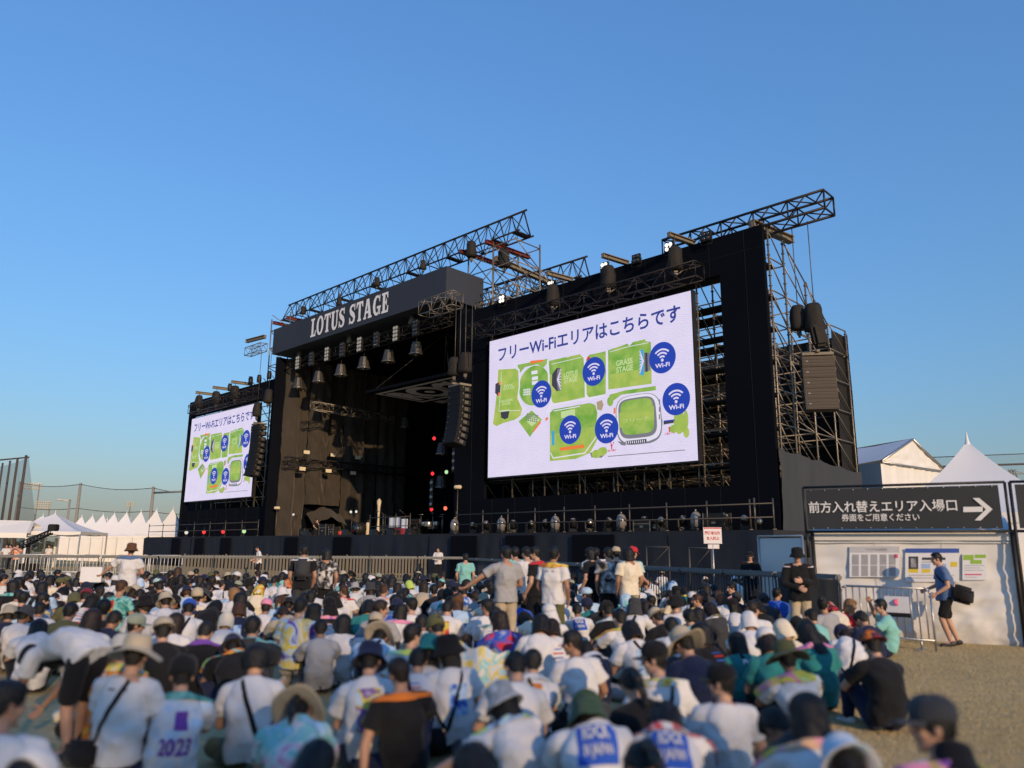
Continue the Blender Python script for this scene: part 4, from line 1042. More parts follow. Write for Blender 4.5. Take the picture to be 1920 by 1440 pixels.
# big triangular trusses on the roof, their supports and beams
truss_tri('roof_truss', S(46.6, 2.6, 21.75), S(17.4, 2.6, 21.75), 1.35, 1.6, 'long triangular roof truss running above the navy fascia', None, 2.1, .065)
truss_tri('roof_truss', S(30, 8.4, 20.1), S(17.0, 8.4, 20.1), 1.35, 1.6, 'shorter triangular truss behind, low over the scaffold tower', None, 2.1, .065)
tw = thing('support_tower', 'open scaffold tower carrying the roof trusses beside the fascia', 'scaffold', S(20.8, 4.5, 16))
gu, gw = [22.0, 19.6, 17.6], [2.0, 4.4, 6.8, 9.0]
for u in gu:
    for w in gw: 
        if not (u == 17.6 and w < 4): MB().tube(S(u, w, 14.5 if u < 20.8 else 17.25), S(u, w, 21.6 if w < 5 else 20.3), .06, 6).build('post', STL, tw)
mb = MB(); bz = MB(); pk = MB()
for z in (16.6, 18.2, 19.8, 21.3):
    for w in gw: 
        if z < 21 or w < 5: mb.tube(S(gu[0], w, z), S(gu[-1], w, z), .04, 5)
    for u in gu:
        mb.tube(S(u, gw[0], z), S(u, gw[-1] if z < 20 else gw[1], z), .04, 5)
for u in gu:
    for k, z in enumerate((15.0, 16.6, 18.2, 19.8)):
        for q in range(3):
            if z < 19 or q == 0: bz.tube(S(u, gw[q], z + 1.6), S(u, gw[q + 1], z), .036, 5)
for w in gw[:3]:
    for z in (16.6, 18.2, 19.8 if w < 5 else 16.6): bz.tube(S(gu[0], w, z), S(gu[1], w, z + 1.6), .036, 5); bz.tube(S(gu[1], w, z + 1.6), S(gu[2], w, z), .036, 5)
bz.tube(S(19.6, 6.8, 20.2), S(16.4, 9.5, 16.5), .04, 5); bz.tube(S(19.6, 4.4, 21.4), S(17.0, 11, 16.2), .04, 5)
mb.build('ledger', STL, tw); bz.build('brace', STL, tw)
for a in ((19.8, 21.9, 3.9, 4.6, 18.15, 18.25), (17.7, 21.9, 7.0, 7.8, 16.95, 17.05)): MB().sbox(*a).build('plank', PLANK, tw)
truss_box('cross_truss', S(20.6, 3.2, 16.4), S(17.2, 9.8, 16.4), .5, .5, 'small dark box truss crossing low behind the right facade top', None, .6, .03)
truss_box('cross_truss', S(20.3, 1.4, 16.7), S(17.8, 1.4, 16.7), .55, .6, 'stubby grey box truss at the facade corner beside the chains', None, .6, .035, STL)
def hbeam(name, a, b, s, label, m, group=None):
    a = Vector(a); b = Vector(b); d = (b - a).normalized(); x = d.cross(UZ).normalized(); c = (a + b) / 2; L = (b - a).length; mb = MB()
    mb.box(c + UZ * s * .42, (L, s, s * .14), 0, (d, x, UZ)); mb.box(c - UZ * s * .42, (L, s, s * .14), 0, (d, x, UZ)); mb.box(c, (L, s * .16, s * .70), 0, (d, x, UZ))
    for q in (a + d * .04, b - d * .04): mb.box(q, (.05, s * .8, s * .68), 0, (d, x, UZ))
    return tag(mb.build(name, m), label, 'beam', group)
hbeam('hoist_beam', S(22.2, 1.4, 21.5), S(22.0, 5.4, 21.5), .27, 'red steel beam under the roof truss, left of the two by the tower', RED)
hbeam('hoist_beam', S(19.7, 1.4, 21.5), S(19.5, 5.4, 21.5), .27, 'red steel beam nearest the free end of the roof truss', RED)
hbeam('hoist_beam', S(46.9, 1.2, 21.4), S(46.7, 5.6, 21.4), .27, 'red steel beam at the far left end of the roof truss', RED)
hbeam('hoist_beam', S(44.6, 1.2, 21.4), S(44.4, 5.6, 21.4), .27, 'second red beam at the left end of the roof truss', RED)
hbeam('hoist_beam', S(17.7, 5.6, 16.7), S(17.5, 9.4, 16.7), .27, 'red beam low behind the right facade edge', RED)
hbeam('hoist_beam', S(19.4, 2.0, 20.4), S(19.1, 7.2, 20.0), .36, 'long brown beam slanting across the support tower', WOODB)
hbeam('outrigger_beam', S(.55, .15, 16.6), S(.0, 3.2, 16.55), .36, 'pale brown beam under the cantilever truss at the facade corner', WOODB)

# cantilevered box truss at the far right top
truss_box('cantilever_truss', S(5.6, 1.0, 16.45), S(-2.75, 1.0, 16.45), 1.1, .85, 'box truss cantilevered past the tall right facade', None, .8, .066)
# pipes standing behind the left scaffold end
lp = thing('support_tower', 'small scaffold bay beside the left end of the fascia', 'scaffold', S(44, 3, 15))
for (u, w) in ((43.2, .8), (46.4, .8), (43.2, 4.4), (46.4, 4.4)): MB().tube(S(u, w, 15.0), S(u, w, 21.5), .06, 6).build('post', STL, lp)
mb = MB()
for z in (15.6, 17.2, 18.8, 20.4): 
    mb.tube(S(43.2, .8, z), S(46.4, .8, z), .04, 5); mb.tube(S(43.2, 4.4, z), S(46.4, 4.4, z), .04, 5); mb.tube(S(46.4, .8, z), S(46.4, 4.4, z), .04, 5); mb.tube(S(43.2, .8, z), S(46.4, 4.4, z + 1.5), .036, 5); mb.tube(S(46.4, .8, z + 1.5), S(46.4, 4.4, z), .036, 5)
mb.build('ledger', STL, lp)
truss_box('outrigger_truss', S(42.7, -1.7, 17.5), S(45.4, -1.7, 17.5), .6, .65, 'short box truss poking out left of the fascia', None, .6, .035, STL)
hbeam('outrigger_beam', S(42.8, -1.6, 18.75), S(45.4, -1.9, 18.75), .28, 'short brown beam left of the fascia above the small truss', WOODB)

# ---- hanging things
def hoist(p, label, group='chain hoists in black rain covers', drop=1.2, s=1., bag=True):
    """chain motor in a rain cover with its hook and chain"""
    p = Vector(p); t = thing('chain_hoist', label, 'hoist', p, 0, group); mb = MB()
    pr = [(.02, .62), (.20, .60), (.27, .45), (.30, .10), (.34, -.28), (.30, -.42), (.05, -.44)]; n = 14; vs = []
    for r, h in reversed(pr):
        for i in range(n):
            a = 2 * PI * i / n; k = 1 + .42 * noise.noise(V(math.cos(a) * 1.7 + p.x, math.sin(a) * 1.7, h * 5 + p.z)) + .10 * math.sin(a * 5 + p.x); vs.append(V(r * s * k * math.cos(a), r * s * k * math.sin(a) * .8, h * s))
    mb.add(vs, [(j * n + i, j * n + (i + 1) % n, (j + 1) * n + (i + 1) % n, (j + 1) * n + i) for j in range(len(pr) - 1) for i in range(n)], 0, True)
    c = mb.build('cover', BAGM if bag else RIG); c.parent = t
    h = MB(); h.tube((0, 0, -.40 * s), (0, 0, -.75 * s), .05 * s, 6); h.box((0, 0, -.55 * s), (.16 * s, .10 * s, .2 * s)); 
    o = h.build('hook_block', RIG); o.parent = t
    if drop: 
        q = MB().tube((0, 0, .6 * s), (0, 0, .6 * s + drop), .022, 5).build('chain', RIG); q.parent = t
    return t
def sling(p, q1, q2, label):
    mb = MB(); p = Vector(p); mb.tube(p, q1, .03, 5); mb.tube(p, q2, .03, 5); return tag(mb.build('sling', STL), label, 'sling', 'lifting slings over the trusses')

def facade_hoist(px, py, px2, label, u_off=0., zt=16.5):
    u, z = on_w(px, py, -1.0)
    hbeam('outrigger_beam', S(u + .1, -1.35, zt + .12), S(u - .2, .5, zt + .12), .24, 'stub beam jutting over the facade ' + label[1], WOODB)
    hoist(S(u, -1.0, z), 'bagged chain hoist hanging on the facade ' + label[0], drop=max(.1, zt - z - .5), s=1.15)
    sling(S(u, -1.0, z - .8), S(u - .25, -.7, 14.9), S(u + .3, -.9, 14.9), 'lifting sling beneath the bagged hoist ' + label[0])
facade_hoist(1266, 488, 0, ('nearest the camera, rightmost of the row', 'at the right end of the near screen'))
facade_hoist(1141, 522, 0, ('above the middle of the near screen', 'above the near screen middle'))
facade_hoist(1036, 557, 0, ('above the left third of the near screen', 'above the near screen left third'))
for px, py, lab, b in ((373, 755, 'at the left corner of the far screen', 'at the far left corner'), (405, 748, 'above the far screen, second from left', 'second from the far left corner'), (440, 738, 'above the far screen middle', 'above the far screen middle')):
    facade_hoist(px, py, 0, (lab, b), zt=15.7)
# four-lamp floodlights on the facade edges
LIT = emit('lit_lamp', (1., .93, .80), 1.6); GLINT = emit('painted_lamp_glint', (.62, .57, .48), .32); DARKLENS = mat('dark_lens', (.05, .05, .055), .2, .1, 4, 0, .3, .7)  # GLINT: sun glints on the unlit lamp banks, put in as emission
def blinder(p, label, lit, s=.24, rows=2, cols=2, tilt=.15, face=None, group='four-lamp blinder floodlights'):
    t = thing('floodlight', label, 'floodlight', p, math.atan2(-E1.y, -E1.x) if face is None else face, group)
    b = MB().box((0, .06, 0), (cols * s + .06, .16, rows * s + .06), 0, None, .02); o = b.build('housing', BLK); o.parent = t
    for i in range(cols):
        for j in range(rows):
            l = MB().lathe(((i - (cols - 1) / 2) * s, -.02, (j - (rows - 1) / 2) * s), [(s * .44, 0), (s * .42, .03), (s * .2, .045), (.005, .05)], 12, 0, V(0, -1, 0)); q = l.build('lamp', (LIT if rows == 2 else GLINT) if lit else DARKLENS); q.parent = t
    y = MB().tube((-(cols * s) / 2 - .08, .06, 0), (-(cols * s) / 2 - .08, .06, -.4), .02, 5).tube(((cols * s) / 2 + .08, .06, 0), ((cols * s) / 2 + .08, .06, -.4), .02, 5).tube((-(cols * s) / 2 - .08, .06, -.4), ((cols * s) / 2 + .08, .06, -.4), .02, 5).build('yoke', BLK); y.parent = t
    t.rotation_euler.x = -tilt * 0
    return t
for px, py, lit, lab in ((1254, 463, True, 'lit four-lamp floodlight at the top of the facade, rightmost'), (1133, 500, True, 'lit four-lamp floodlight on the facade edge over the screen middle'), (1033, 534, True, 'lit four-lamp floodlight on the facade edge, third from right'), (941, 561, True, 'lit four-lamp floodlight near the facade left end'), (1192, 485, False, 'unlit square floodlight between two lit ones on the facade edge'), (1323, 443, False, 'unlit square floodlight under the cantilever truss')):
    u, z = on_w(px, py, -.25); blinder(S(u, -.25, z), lab, lit, .22)
for px, py, lab in ((431, 726, 'small drum-like spotlight on the far facade edge, leftmost'), (470, 713, 'small spotlight on the far facade edge, second from left'), (486, 710, 'small spotlight on the far facade edge, third'), (505, 703, 'small spotlight on the far facade edge by the fascia')):
    u, z = on_w(px, py, .1); t = thing('spotlight', lab, 'spotlight', S(u, .1, z), 0, 'spotlights on the far facade'); o = MB().lathe((0, 0, -.35), [(.16, 0), (.2, .1), (.2, .5), (.14, .62)], 12).build('can', BLK); o.parent = t
    o = MB().lathe((0, 0, .28), [(.17, 0), (.18, .04), (.05, .06)], 12).build('lens', DARKLENS); o.parent = t

# front light truss with lampshades and lamp stacks
truss_box('front_truss', S(42.6, .2, 16.0), S(21.3, .2, 16.0), .75, .6, 'dark lighting truss with lampshades under the fascia', None, .8, .04)
SHADE = mat('lampshade_ribbed_metal', (.060, .055, .050), .45, .5, 7, .3, .4, .5)
def lampshade(p, label, s=1.):
    t = thing('pendant_lamp', label, 'lamp', p, 0, 'bell-shaped pendant lamps')
    mb = MB(); n = 24; pr = [(.62, -1.25), (.64, -1.22), (.62, -1.16), (.56, -.9), (.48, -.45), (.40, -.06), (.30, .0), (.05, .03)]
    vs = [V(r * s * math.cos(2 * PI * i / n) * (1 - .05 * (i % 2)), r * s * math.sin(2 * PI * i / n) * (1 - .05 * (i % 2)), h * s) for r, h in pr for i in range(n)]
    mb.add(vs, [(j * n + i, j * n + (i + 1) % n, (j + 1) * n + (i + 1) % n, (j + 1) * n + i) for j in range(len(pr) - 1) for i in range(n)], 0, False)
    o = mb.build('shade', SHADE); o.parent = t
    o = MB().lathe((0, 0, -1.23 * s), [(.64 * s, 0), (.67 * s, .03), (.64 * s, .07)], 24).build('rim', CHROME); o.parent = t
    b = MB(); ell(b, V(0, 0, -1.15 * s), (.17 * s, .17 * s, .2 * s)); b.tube((0, 0, -1.0 * s), (0, 0, -.5 * s), .08 * s, 8); o = b.build('bulb', CHROME); o.parent = t
    o = MB().tube((0, 0, .0), (0, 0, .5 * s), .03, 5).build('hanger', BLK); o.parent = t
    return t
order = ('leftmost', 'second from the left', 'third from the left', 'fourth from the left', 'fifth from the left', 'rightmost and highest')
for (px, py), od in zip(((560, 708), (598, 696), (640, 683), (683, 669), (729, 656), (781, 641)), order):
    u, z = on_w(px, py, .2); lampshade(S(u, .2, min(z, 15.9)), 'bell-shaped grey pendant lamp under the front truss, ' + od, .74)
for k, (px, py) in enumerate(((557, 693), (582, 686), (612, 676), (640, 668), (673, 659), (704, 649), (741, 637), (778, 625))):
    u, z = on_w(px, py, -.35)
    blinder(S(u, -.35, 16.2), 'eight-lamp bank on the front truss, %s' % (('first from the left', 'second from the left', 'third from the left', 'fourth from the left', 'fifth, with coloured glints', 'sixth from the left', 'seventh from the left', 'rightmost, beside a bagged hoist')[k]), k in (0, 2, 4, 6), .27, 4, 2, group='lamp banks on the front truss')
for px, py, lab in ((562, 664, 'under the left part of the fascia'), (656, 630, 'under the fascia lettering'), (773, 590, 'under the right part of the fascia')):
    u, z = on_w(px, py, -.1); hoist(S(u, -.1, min(z, 17.0) - .1), 'grey chain hoist ' + lab, 'chain hoists under the fascia', .4, .7, False); sling(S(u, -.1, z - .7), S(u - .5, .1, 16.6), S(u + .5, .1, 16.6), 'lifting sling over the front truss ' + lab)
for px, py, lab in ((636, 566, 'leftmost but one'), (707, 530, 'over the fascia lettering'), (793, 498, 'rightmost over the fascia'), (568, 583, 'at the left end of the roof truss')):
    u, z = on_w(px, py, 1.8); hoist(S(u, 1.8, z), 'dark chain hoist on the long roof truss, ' + lab, 'hoists on the roof truss', .3, .7, True)
u, z = on_w(884, 470, 1.6); hoist(S(u, 1.6, z), 'dark hoist under the left red beam of the tower', 'hoists on the roof truss', .4, 1.1)
u, z = on_w(945, 487, 2.4); hoist(S(u, 2.4, z), 'grey bagged hoist under the slanting brown beam', 'hoists on the roof truss', .5, 1.25)
# the cage truss the near line array hangs from, with its chains
truss_box('cage_truss', S(22.2, -1.6, 16.2), S(19.0, -1.6, 16.2), .9, .9, 'grey cage truss jutting from the fascia corner with chains below', None, .6, .035, STL)
for px in (853, 862, 872, 884):
    u, z = on_w(px, 680, -1.6); tag(MB().tube(S(u, -1.6, 12.3), S(u, -1.6, 16.2), .025, 5).build('chain', RIG), 'thin hoist chain hanging above the left line array', 'chain', 'chains from the cage truss')
u, z = on_w(852, 690, -1.6); hoist(S(u, -1.6, z), 'bagged hoist above the line array, lower left of two', 'bagged hoists above the line array', 0, 1.1)
u, z = on_w(873, 683, -1.4); hoist(S(u, -1.4, z), 'bagged hoist above the line array, upper right of two', 'bagged hoists above the line array', 0, 1.2)

def line_array(p, n, face, label, wd=1.34, h=.43, dp=.62, curve=.03, m=None):
    """column of speaker cabinets, splayed towards the bottom; face = yaw of the front"""
    t = thing('line_array', label, 'speaker', p, face, 'hanging loudspeaker arrays')
    f = MB().box((0, 0, .10), (wd * .96, dp, .12)).box((0, 0, .2), (.12, dp * 1.4, .1)); o = f.build('bumper', WOODB); o.parent = t
    pos = V(0, 0, 0); a = 0.
    for k in range(n):
        d = V(0, math.sin(a) * -1, -math.cos(a)); c = pos + d * h / 2; x = V(1, 0, 0); y = V(0, math.cos(a), -math.sin(a)) ; zz = -d
        b = MB(); hw = wd / 2; q = lambda X, Y, Z: c + x * X + y * Y + zz * Z
        b.hexa([q(-hw, -dp / 2, -h * .47), q(hw, -dp / 2, -h * .47), q(hw * .96, dp / 2, -h * .36), q(-hw * .96, dp / 2, -h * .36), q(-hw, -dp / 2, h * .47), q(hw, -dp / 2, h * .47), q(hw * .96, dp / 2, h * .36), q(-hw * .96, dp / 2, h * .36)])
        o = b.build('cabinet', m or SPK); o.parent = t
        g = MB()
        for i in range(3): g.box(q(0, -dp / 2 - .008, (i - 1) * h * .27), (wd * .94, .012, h * .2), 0, (x, y, zz))
        g2 = g.build('grille', m or SPK); g2.parent = o
        for sx in (-1, 1): 
            hd = MB().box(q(sx * (hw + .02), .05, 0), (.04, .26, h * .5), 0, (x, y, zz)).box(q(sx * (hw + .02), -.2, h * .3), (.03, .08, h * .3), 0, (x, y, zz)).build('rigging_plate', RIG); hd.parent = o
        if k < n - 1 or True:
            bd = MB().box(q(-hw * .72, -dp / 2 - .02, h * .02), (.10, .012, .05), 0, (x, y, zz)).build('badge', RIG if m else CHROME); bd.parent = o
        pos = pos + d * h; a += curve * (k + 1) * .5
    return t
u, z = on_w(1531, 668, 1.2); line_array(S(u, 1.2, z - .05), 5, R(-10), 'five-box brown loudspeaker array hanging past the right facade', 1.36, .49)
u, z = on_w(862, 727, -1.7); line_array(S(u, -1.7, z), 9, R(-44) - R(8), 'curved dark line array left of the near video screen', 1.3, .39, .8, .016, SPKB)
u, z = on_w(486, 798, -1.7); line_array(S(u, -1.7, z), 9, R(-44) - R(2), 'curved dark line array overlapping the far screen', 1.35, .46, .7, .012, SPKB)
for px in (1497, 1528):
    u, z = on_w(px, 600, 1.1)
    hoist(S(u, 1.1, z), 'large bagged hoist above the right loudspeaker array, %s' % ('smaller left one' if px == 1497 else 'bigger right one with long cover'), 'bagged hoists above the right array', 16.4 - z - .8, 1.1 if px == 1497 else 1.25)
u, z = on_w(1528, 632, 1.1); tag(MB().box(S(u - .2, 1.0, z), (.6, .5, 1.0), 0, (V(1, 0, .15).normalized(), V(0, 1, 0), V(-.15, 0, 1).normalized()), .12).build('cable_bag', BAGM), 'long dark cable bag below the hoist over the right array', 'bag')
for px in (482, 503):
    u, z = on_w(px, 770 if px == 482 else 745, -1.7); hoist(S(u, -1.7, z), 'bagged hoist above the far line array, %s one' % ('lower left' if px == 482 else 'upper right'), 'bagged hoists above the far array', 17.4 - z - .5, 1.1)
# hanging ceiling panel with logo lettering
cp = thing('ceiling_panel', 'hung dark panel lettered ROCK IN JAPAN under the stage roof', 'panel', S(25.5, 3.6, 12.6)); cpw = MB()
cpw.sbox(21.6, 30.6, .1, 7.6, 12.55, 12.75); o = cpw.build('board', PANEL, cp)
pm = mat('dim_grey_lettering', (.70, .70, .72), .6)
q = MB(); pl = lambda x, y: S(30.2 - 8.4 * x, .5 + 6.8 * (1 - y), 12.54)
for a in ([(0, .98), (1, .98), (1, .93), (0, .93)], [(0, .38), (1, .38), (1, .33), (0, .33)], [(0, .93), (.03, .93), (.03, .38), (0, .38)]): q.add([pl(*p) for p in reversed(a)], [(0, 1, 2, 3)])
def ringl(cx, cy, ro, ri, n=26): 
    q.add([pl(cx + ro * .75 * math.cos(2 * PI * i / n), cy + ro * math.sin(2 * PI * i / n)) for i in range(n)] + [pl(cx + ri * .75 * math.cos(2 * PI * i / n), cy + ri * math.sin(2 * PI * i / n)) for i in range(n)], [(i, (i + 1) % n, n + (i + 1) % n, n + i) for i in range(n)])
fit_text(q, 'R', .05, .42, .27, .90, pl, 0, .06); ringl(.42, .66, .26, .15); fit_text(q, 'CK', .58, .42, .98, .90, pl, 0, .06); ringl(.42, .66, .06, .005)
fit_text(q, 'IN JAPAN', .10, .10, .95, .28, pl, 0, .05); q.build('lettering', pm, o)
for (u, w) in ((22, .5), (30.2, .5), (22, 7.2), (30.2, 7.2)): MB().tube(S(u, w, 12.75), S(26, 3.6, 16.9), .03, 5).build('hanging_wire', RIG, cp)
# trusses on the wing wall with flood lamps
truss_box('wing_truss', S(38.0, .3, 12.3), S(38.6, 8.6, 12.3), .5, .6, 'sunlit short box truss hung in front of the drapes', None, .9, .04, STL)
truss_box('wing_truss', S(40.6, -.2, 8.1), S(40.6, 12.4, 8.1), .5, .6, 'dark box truss across the drapes carrying flood lamps', None, .9, .04)
FL = mat('pale_flood_glass', (.72, .62, .44), .5, .05)
for k, (px, py) in enumerate(((574, 848), (624, 853), (670, 858), (566, 879), (615, 883), (661, 887))):
    w, z = on_u(px, py, 40.2); t = thing('flood_lamp', '%s pale square flood lamp %s the truss across the drapes' % (('left', 'middle', 'right')[k % 3], 'above' if k < 3 else 'below'), 'lamp', S(40.2, w, z), math.atan2(E2.y, E2.x), 'pale flood lamps on the wing truss')
    o = MB().box((0, 0, 0), (.62, .16, .36), 0, None, .02).build('housing', BLK); o.parent = t; o = MB().box((0, -.09, 0), (.54, .03, .28)).build('glass', FL); o.parent = t
    o = MB().tube((0, .1, 0), (0, .3, -.35 if k < 3 else .35), .03, 5).build('bracket', BLK); o.parent = t
w, z = on_u(760, 785, 38.6); lampshade(S(38.6, w, z + .1), 'bell-shaped lamp hung from the wing truss inside the stage', .75)
# ---------------------------------------------------------------- on the deck
RAILM = mat('rail_tube', (.095, .085, .075), .5, .2, 3, 0, .5)
def handrail(us_, label):
    t = thing('guard_rail', label, 'railing', S(us_[0], -1.9, 2.5)); zs = (3.0, 3.55)
    for u in us_: 
        m = MB().tube(S(u, -1.9, 2.5), S(u, -1.9, 3.75), .035, 6); m.box(S(u, -1.9, 2.52), (.14, .14, .03)); m.build('post', RAILM, t)
    for z in zs: MB().tube(S(us_[0], -1.93, z), S(us_[-1], -1.93, z), .028, 6).build('rail', RAILM, t)
pu = [on_w(px, 990, -1.9)[0] for px in (855, 905, 952, 1003, 1058, 1116, 1181, 1251, 1327, 1408, 1452)]
handrail(pu, 'tube guard rail along the walkway below the near screen')
handrail([62, 58.8, 55.5, 52.2, 49.2, 46.4, 43.6, 41.0], 'tube guard rail along the walkway below the far screen')
GLS = mat('clear_dome_glass', (.22, .20, .18), .12, .1, 3, 0, .1, .8)
for k, (px, py) in enumerate(((852, 990), (940, 984), (1041, 982), (1165, 980), (1305, 978))):
    u, z = on_w(px, py, -1.35); t = thing('dome_lamp', 'glass dome lamp on the walkway, %s' % ('at the stage corner, leftmost', 'second from the left', 'below the screen left half', 'below the screen centre', 'behind the red warning sign, rightmost')[k], 'lamp', S(u, -1.35, 2.5), 0, 'glass dome lamps on the walkway')
    o = MB().lathe((0, 0, 0), [(.3, 0), (.3, .1), (.26, .14)], 16).build('base', BLK); o.parent = t
    o = MB().lathe((0, 0, .14), [(.23, 0), (.25, .25), (.24, .45), (.18, .62), (.08, .70), (.01, .72)], 18).build('dome', GLS); o.parent = t
    o = MB().lathe((0, 0, .86), [(.05, 0), (.05, .06), (.01, .09)], 8).build('finial', CHROME); o.parent = t
def moving_head(p, label, rz, tilt):
    t = thing('moving_head', label, 'stage light', p, rz, 'moving head lights along the walkway')
    o = MB().box((0, 0, .09), (.42, .34, .18), 0, None, .03).build('base', BLK); o.parent = t
    y = MB().box((-.2, 0, .34), (.06, .16, .36), 0, None, .02).box((.2, 0, .34), (.06, .16, .36), 0, None, .02).build('yoke', BLK); y.parent = t
    d = V(0, -math.cos(tilt), math.sin(tilt)); h = MB().lathe(V(0, 0, .45) - d * .2, [(.10, 0), (.15, .1), (.16, .38), (.15, .42)], 14, 0, d).build('head', BLK); h.parent = t
    g = MB().lathe(V(0, 0, .45) + d * .23, [(.13, 0), (.10, .02), (.01, .03)], 14, 0, d).build('lens', CHROME); g.parent = h
for k, px in enumerate((885, 912, 957, 993, 1020, 1075, 1100, 1140, 1205, 1240, 1275, 1360, 1395)):
    u, z = on_w(px, 990, -1.5); moving_head(S(u, -1.3 - .2 * (k % 2), 2.5), 'small black moving head on the walkway, %s' % ('beside the corner post', 'left of the second dome lamp', 'right of the second dome lamp', 'left of the third dome lamp', 'close left of the third dome lamp', 'right of the third dome lamp', 'midway under the screen centre', 'left of the fourth dome lamp', 'right of the fourth dome lamp', 'near the amplifier case', 'left of the fifth dome lamp', 'right of the red sign', 'at the right end of the walkway')[k], R(-40 + 25 * (k % 4)), R(20 + 25 * (k % 3)))
def case(p, d, label, rz=None, m=None):
    t = thing('equipment_case', label, 'case', p, math.atan2(-E1.y, -E1.x) if rz is None else rz, 'black equipment cases on the stage')
    o = MB().box((0, 0, d[2] / 2), d, 0, None, .02).build('box', m or BLK); o.parent = t
    e = MB()
    for sx in (-1, 1):
        for sy in (-1, 1): e.box((sx * d[0] / 2, sy * d[1] / 2, d[2] / 2), (.04, .04, d[2] * 1.01))
    e.box((0, -d[1] / 2 - .005, d[2] * .7), (d[0] * .98, .02, .03)); o = e.build('edging', CHROME); o.parent = t
    h = MB().box((0, -d[1] / 2 - .02, d[2] * .45), (.18, .03, .08)).build('handle', CHROME); h.parent = t
for px, w_, d, lab in ((1210, -1.3, (.9, .6, .5), 'black amplifier case below the screen right of centre'), (1345, -1.3, (1.0, .6, .75), 'tall dark case with reddish top near the sign'), (1232, -1.2, (.5, .5, .4), 'small black case next to the amplifier case')):
    u, z = on_w(px, 985, w_); case(S(u, w_, 2.5), d, lab)
# coloured lamps on the far walkway and in the dark wing
def bulb(p, c, label, s=.16, group='coloured bulbs in the dark wing'):
    t = thing('bulb_lamp', label, 'lamp', p, 0, group); b = MB(); ell(b, V(0, 0, 0), (s, s, s * 1.15)); o = b.build('bulb', c); o.parent = t
    o = MB().lathe((0, 0, s), [(s * .5, 0), (s * .45, s * .8), (s * .2, s)], 10).tube((0, 0, s * 1.5), (0, 0, s * 3.2), .02, 5).build('socket', BLK); o.parent = t
    return t
RB = emit('red_glow', (1., .04, .05), .9); RB2 = emit('orange_red_glow', (1., .16, .08), 1.3); GB = emit('green_glow', (.45, .75, .35), .9); WB = emit('warm_white_glow', (.9, .85, .72), .7)
w_in = 3.5
for px, py, c, lab in ((814, 822, RB, 'red glowing bulb, upper left of the pair'), (839, 819, RB, 'red glowing bulb, upper right of the pair'), (811, 888, RB, 'red bulb level with a green one'), (837, 885, GB, 'only green bulb in the dark wing'), (809, 955, RB, 'low red bulb above the drum rail'), (835, 953, RB2, 'low orange-red bulb, right of its pair'), (856, 975, RB, 'tiny red bulb at the stage corner')):
    u, z = on_w(px, py, w_in); bulb(S(u, w_in, z), c, lab, .12 if px != 856 else .08)
for px, py, c, lab in ((350, 992, WB, 'pale bulb on the far walkway, leftmost'), (383, 991, RB, 'red bulb on the far walkway, left one'), (419, 990, RB, 'red bulb on the far walkway, right one'), (458, 990, GB, 'pale green bulb on the far walkway')):
    u, z = on_w(px, py, -1.4); b_ = bulb(S(u, -1.4, 2.9), c, lab, .15, 'bulbs on the far walkway'); o = MB().tube((0, 0, -.4), (0, 0, -.15), .05, 6).lathe((0, 0, -.4), [(.2, 0), (.2, .05), (.05, .07)], 12).build('foot', BLK); o.parent = b_
# strips of round lamps
for px, py, lab in ((809, 905, 'left'), (851, 837, 'right')):
    u, z = on_w(px, py, w_in - .3); t = thing('lamp_strip', 'vertical strip of four round lamps, %s one in the dark wing' % lab, 'lamp', S(u, w_in - .3, z), math.atan2(-E1.y, -E1.x), 'round lamp strips')
    o = MB().box((0, .06, -.75), (.34, .08, 2.0)).build('strip', BLK); o.parent = t
    for k in range(4): o = MB().lathe((0, 0, -.5 * k), [(.17, 0), (.16, .04), (.05, .06)], 14, 0, V(0, -1, 0)).build('lamp', CHROME); o.parent = t
u, z = on_w(829, 843, w_in + .3); lampshade(S(u, w_in + .3, z + .5), 'dim bell-shaped lamp deep in the dark wing, upper', .7)
u, z = on_w(827, 908, w_in + .3); lampshade(S(u, w_in + .3, z + .6), 'dim bell-shaped lamp deep in the dark wing, lower', .7)
# drum riser area, table, stands
def stand(p, h, label, boom=.5, rz=0., clip=None):
    t = thing('microphone_stand', label, 'stand', p, rz, 'microphone stands on the stage'); m = MB().tube((0, 0, .02), (0, 0, h), .018, 6)
    o = m.build('pole', RIG); o.parent = t
    for k in range(3): a = 2 * PI * k / 3; q = MB().tube((0, 0, .18), (.32 * math.cos(a), .32 * math.sin(a), .012), .012, 5).build('leg', RIG); q.parent = t
    if boom: q = MB().tube((-.15, 0, h - .05), (boom, 0, h + .25), .012, 5).tube((boom, 0, h + .25), (boom + .14, 0, h + .29), .028, 8).build('boom', RIG); q.parent = t
for k, (px, wv, h) in enumerate(((541, 1.0, 1.5), (547, 1.6, 1.45), (552, 1.0, 1.5), (659, 2.0, 1.5), (668, 2.0, 1.5), (722, 1.0, 1.4), (760, .6, 1.3))):
    u, z = on_w(px, 985, wv); stand(S(u, wv, 2.5), h, 'thin black microphone stand, %s' % ('left of the wing doorway', 'second by the wing doorway', 'third by the wing doorway', 'with paired lamps, left', 'with paired lamps, right', 'near the cream pole', 'in front of the covered table')[k], .5, R(40 * k))
for px in (541, 551, 658, 668):
    u, z = on_w(px, 952 if px < 600 else 958, 1.4); bulb(S(u, 1.4, 2.5 + 1.75), WB, 'small pale stand lamp, %s' % {541: 'leftmost by the doorway', 551: 'second by the doorway', 658: 'left of the mid-stage pair', 668: 'right of the mid-stage pair'}[px], .09, 'small stand lamps')
CRM = mat('cream_plastic', (.66, .54, .36), .5, .05, 4)
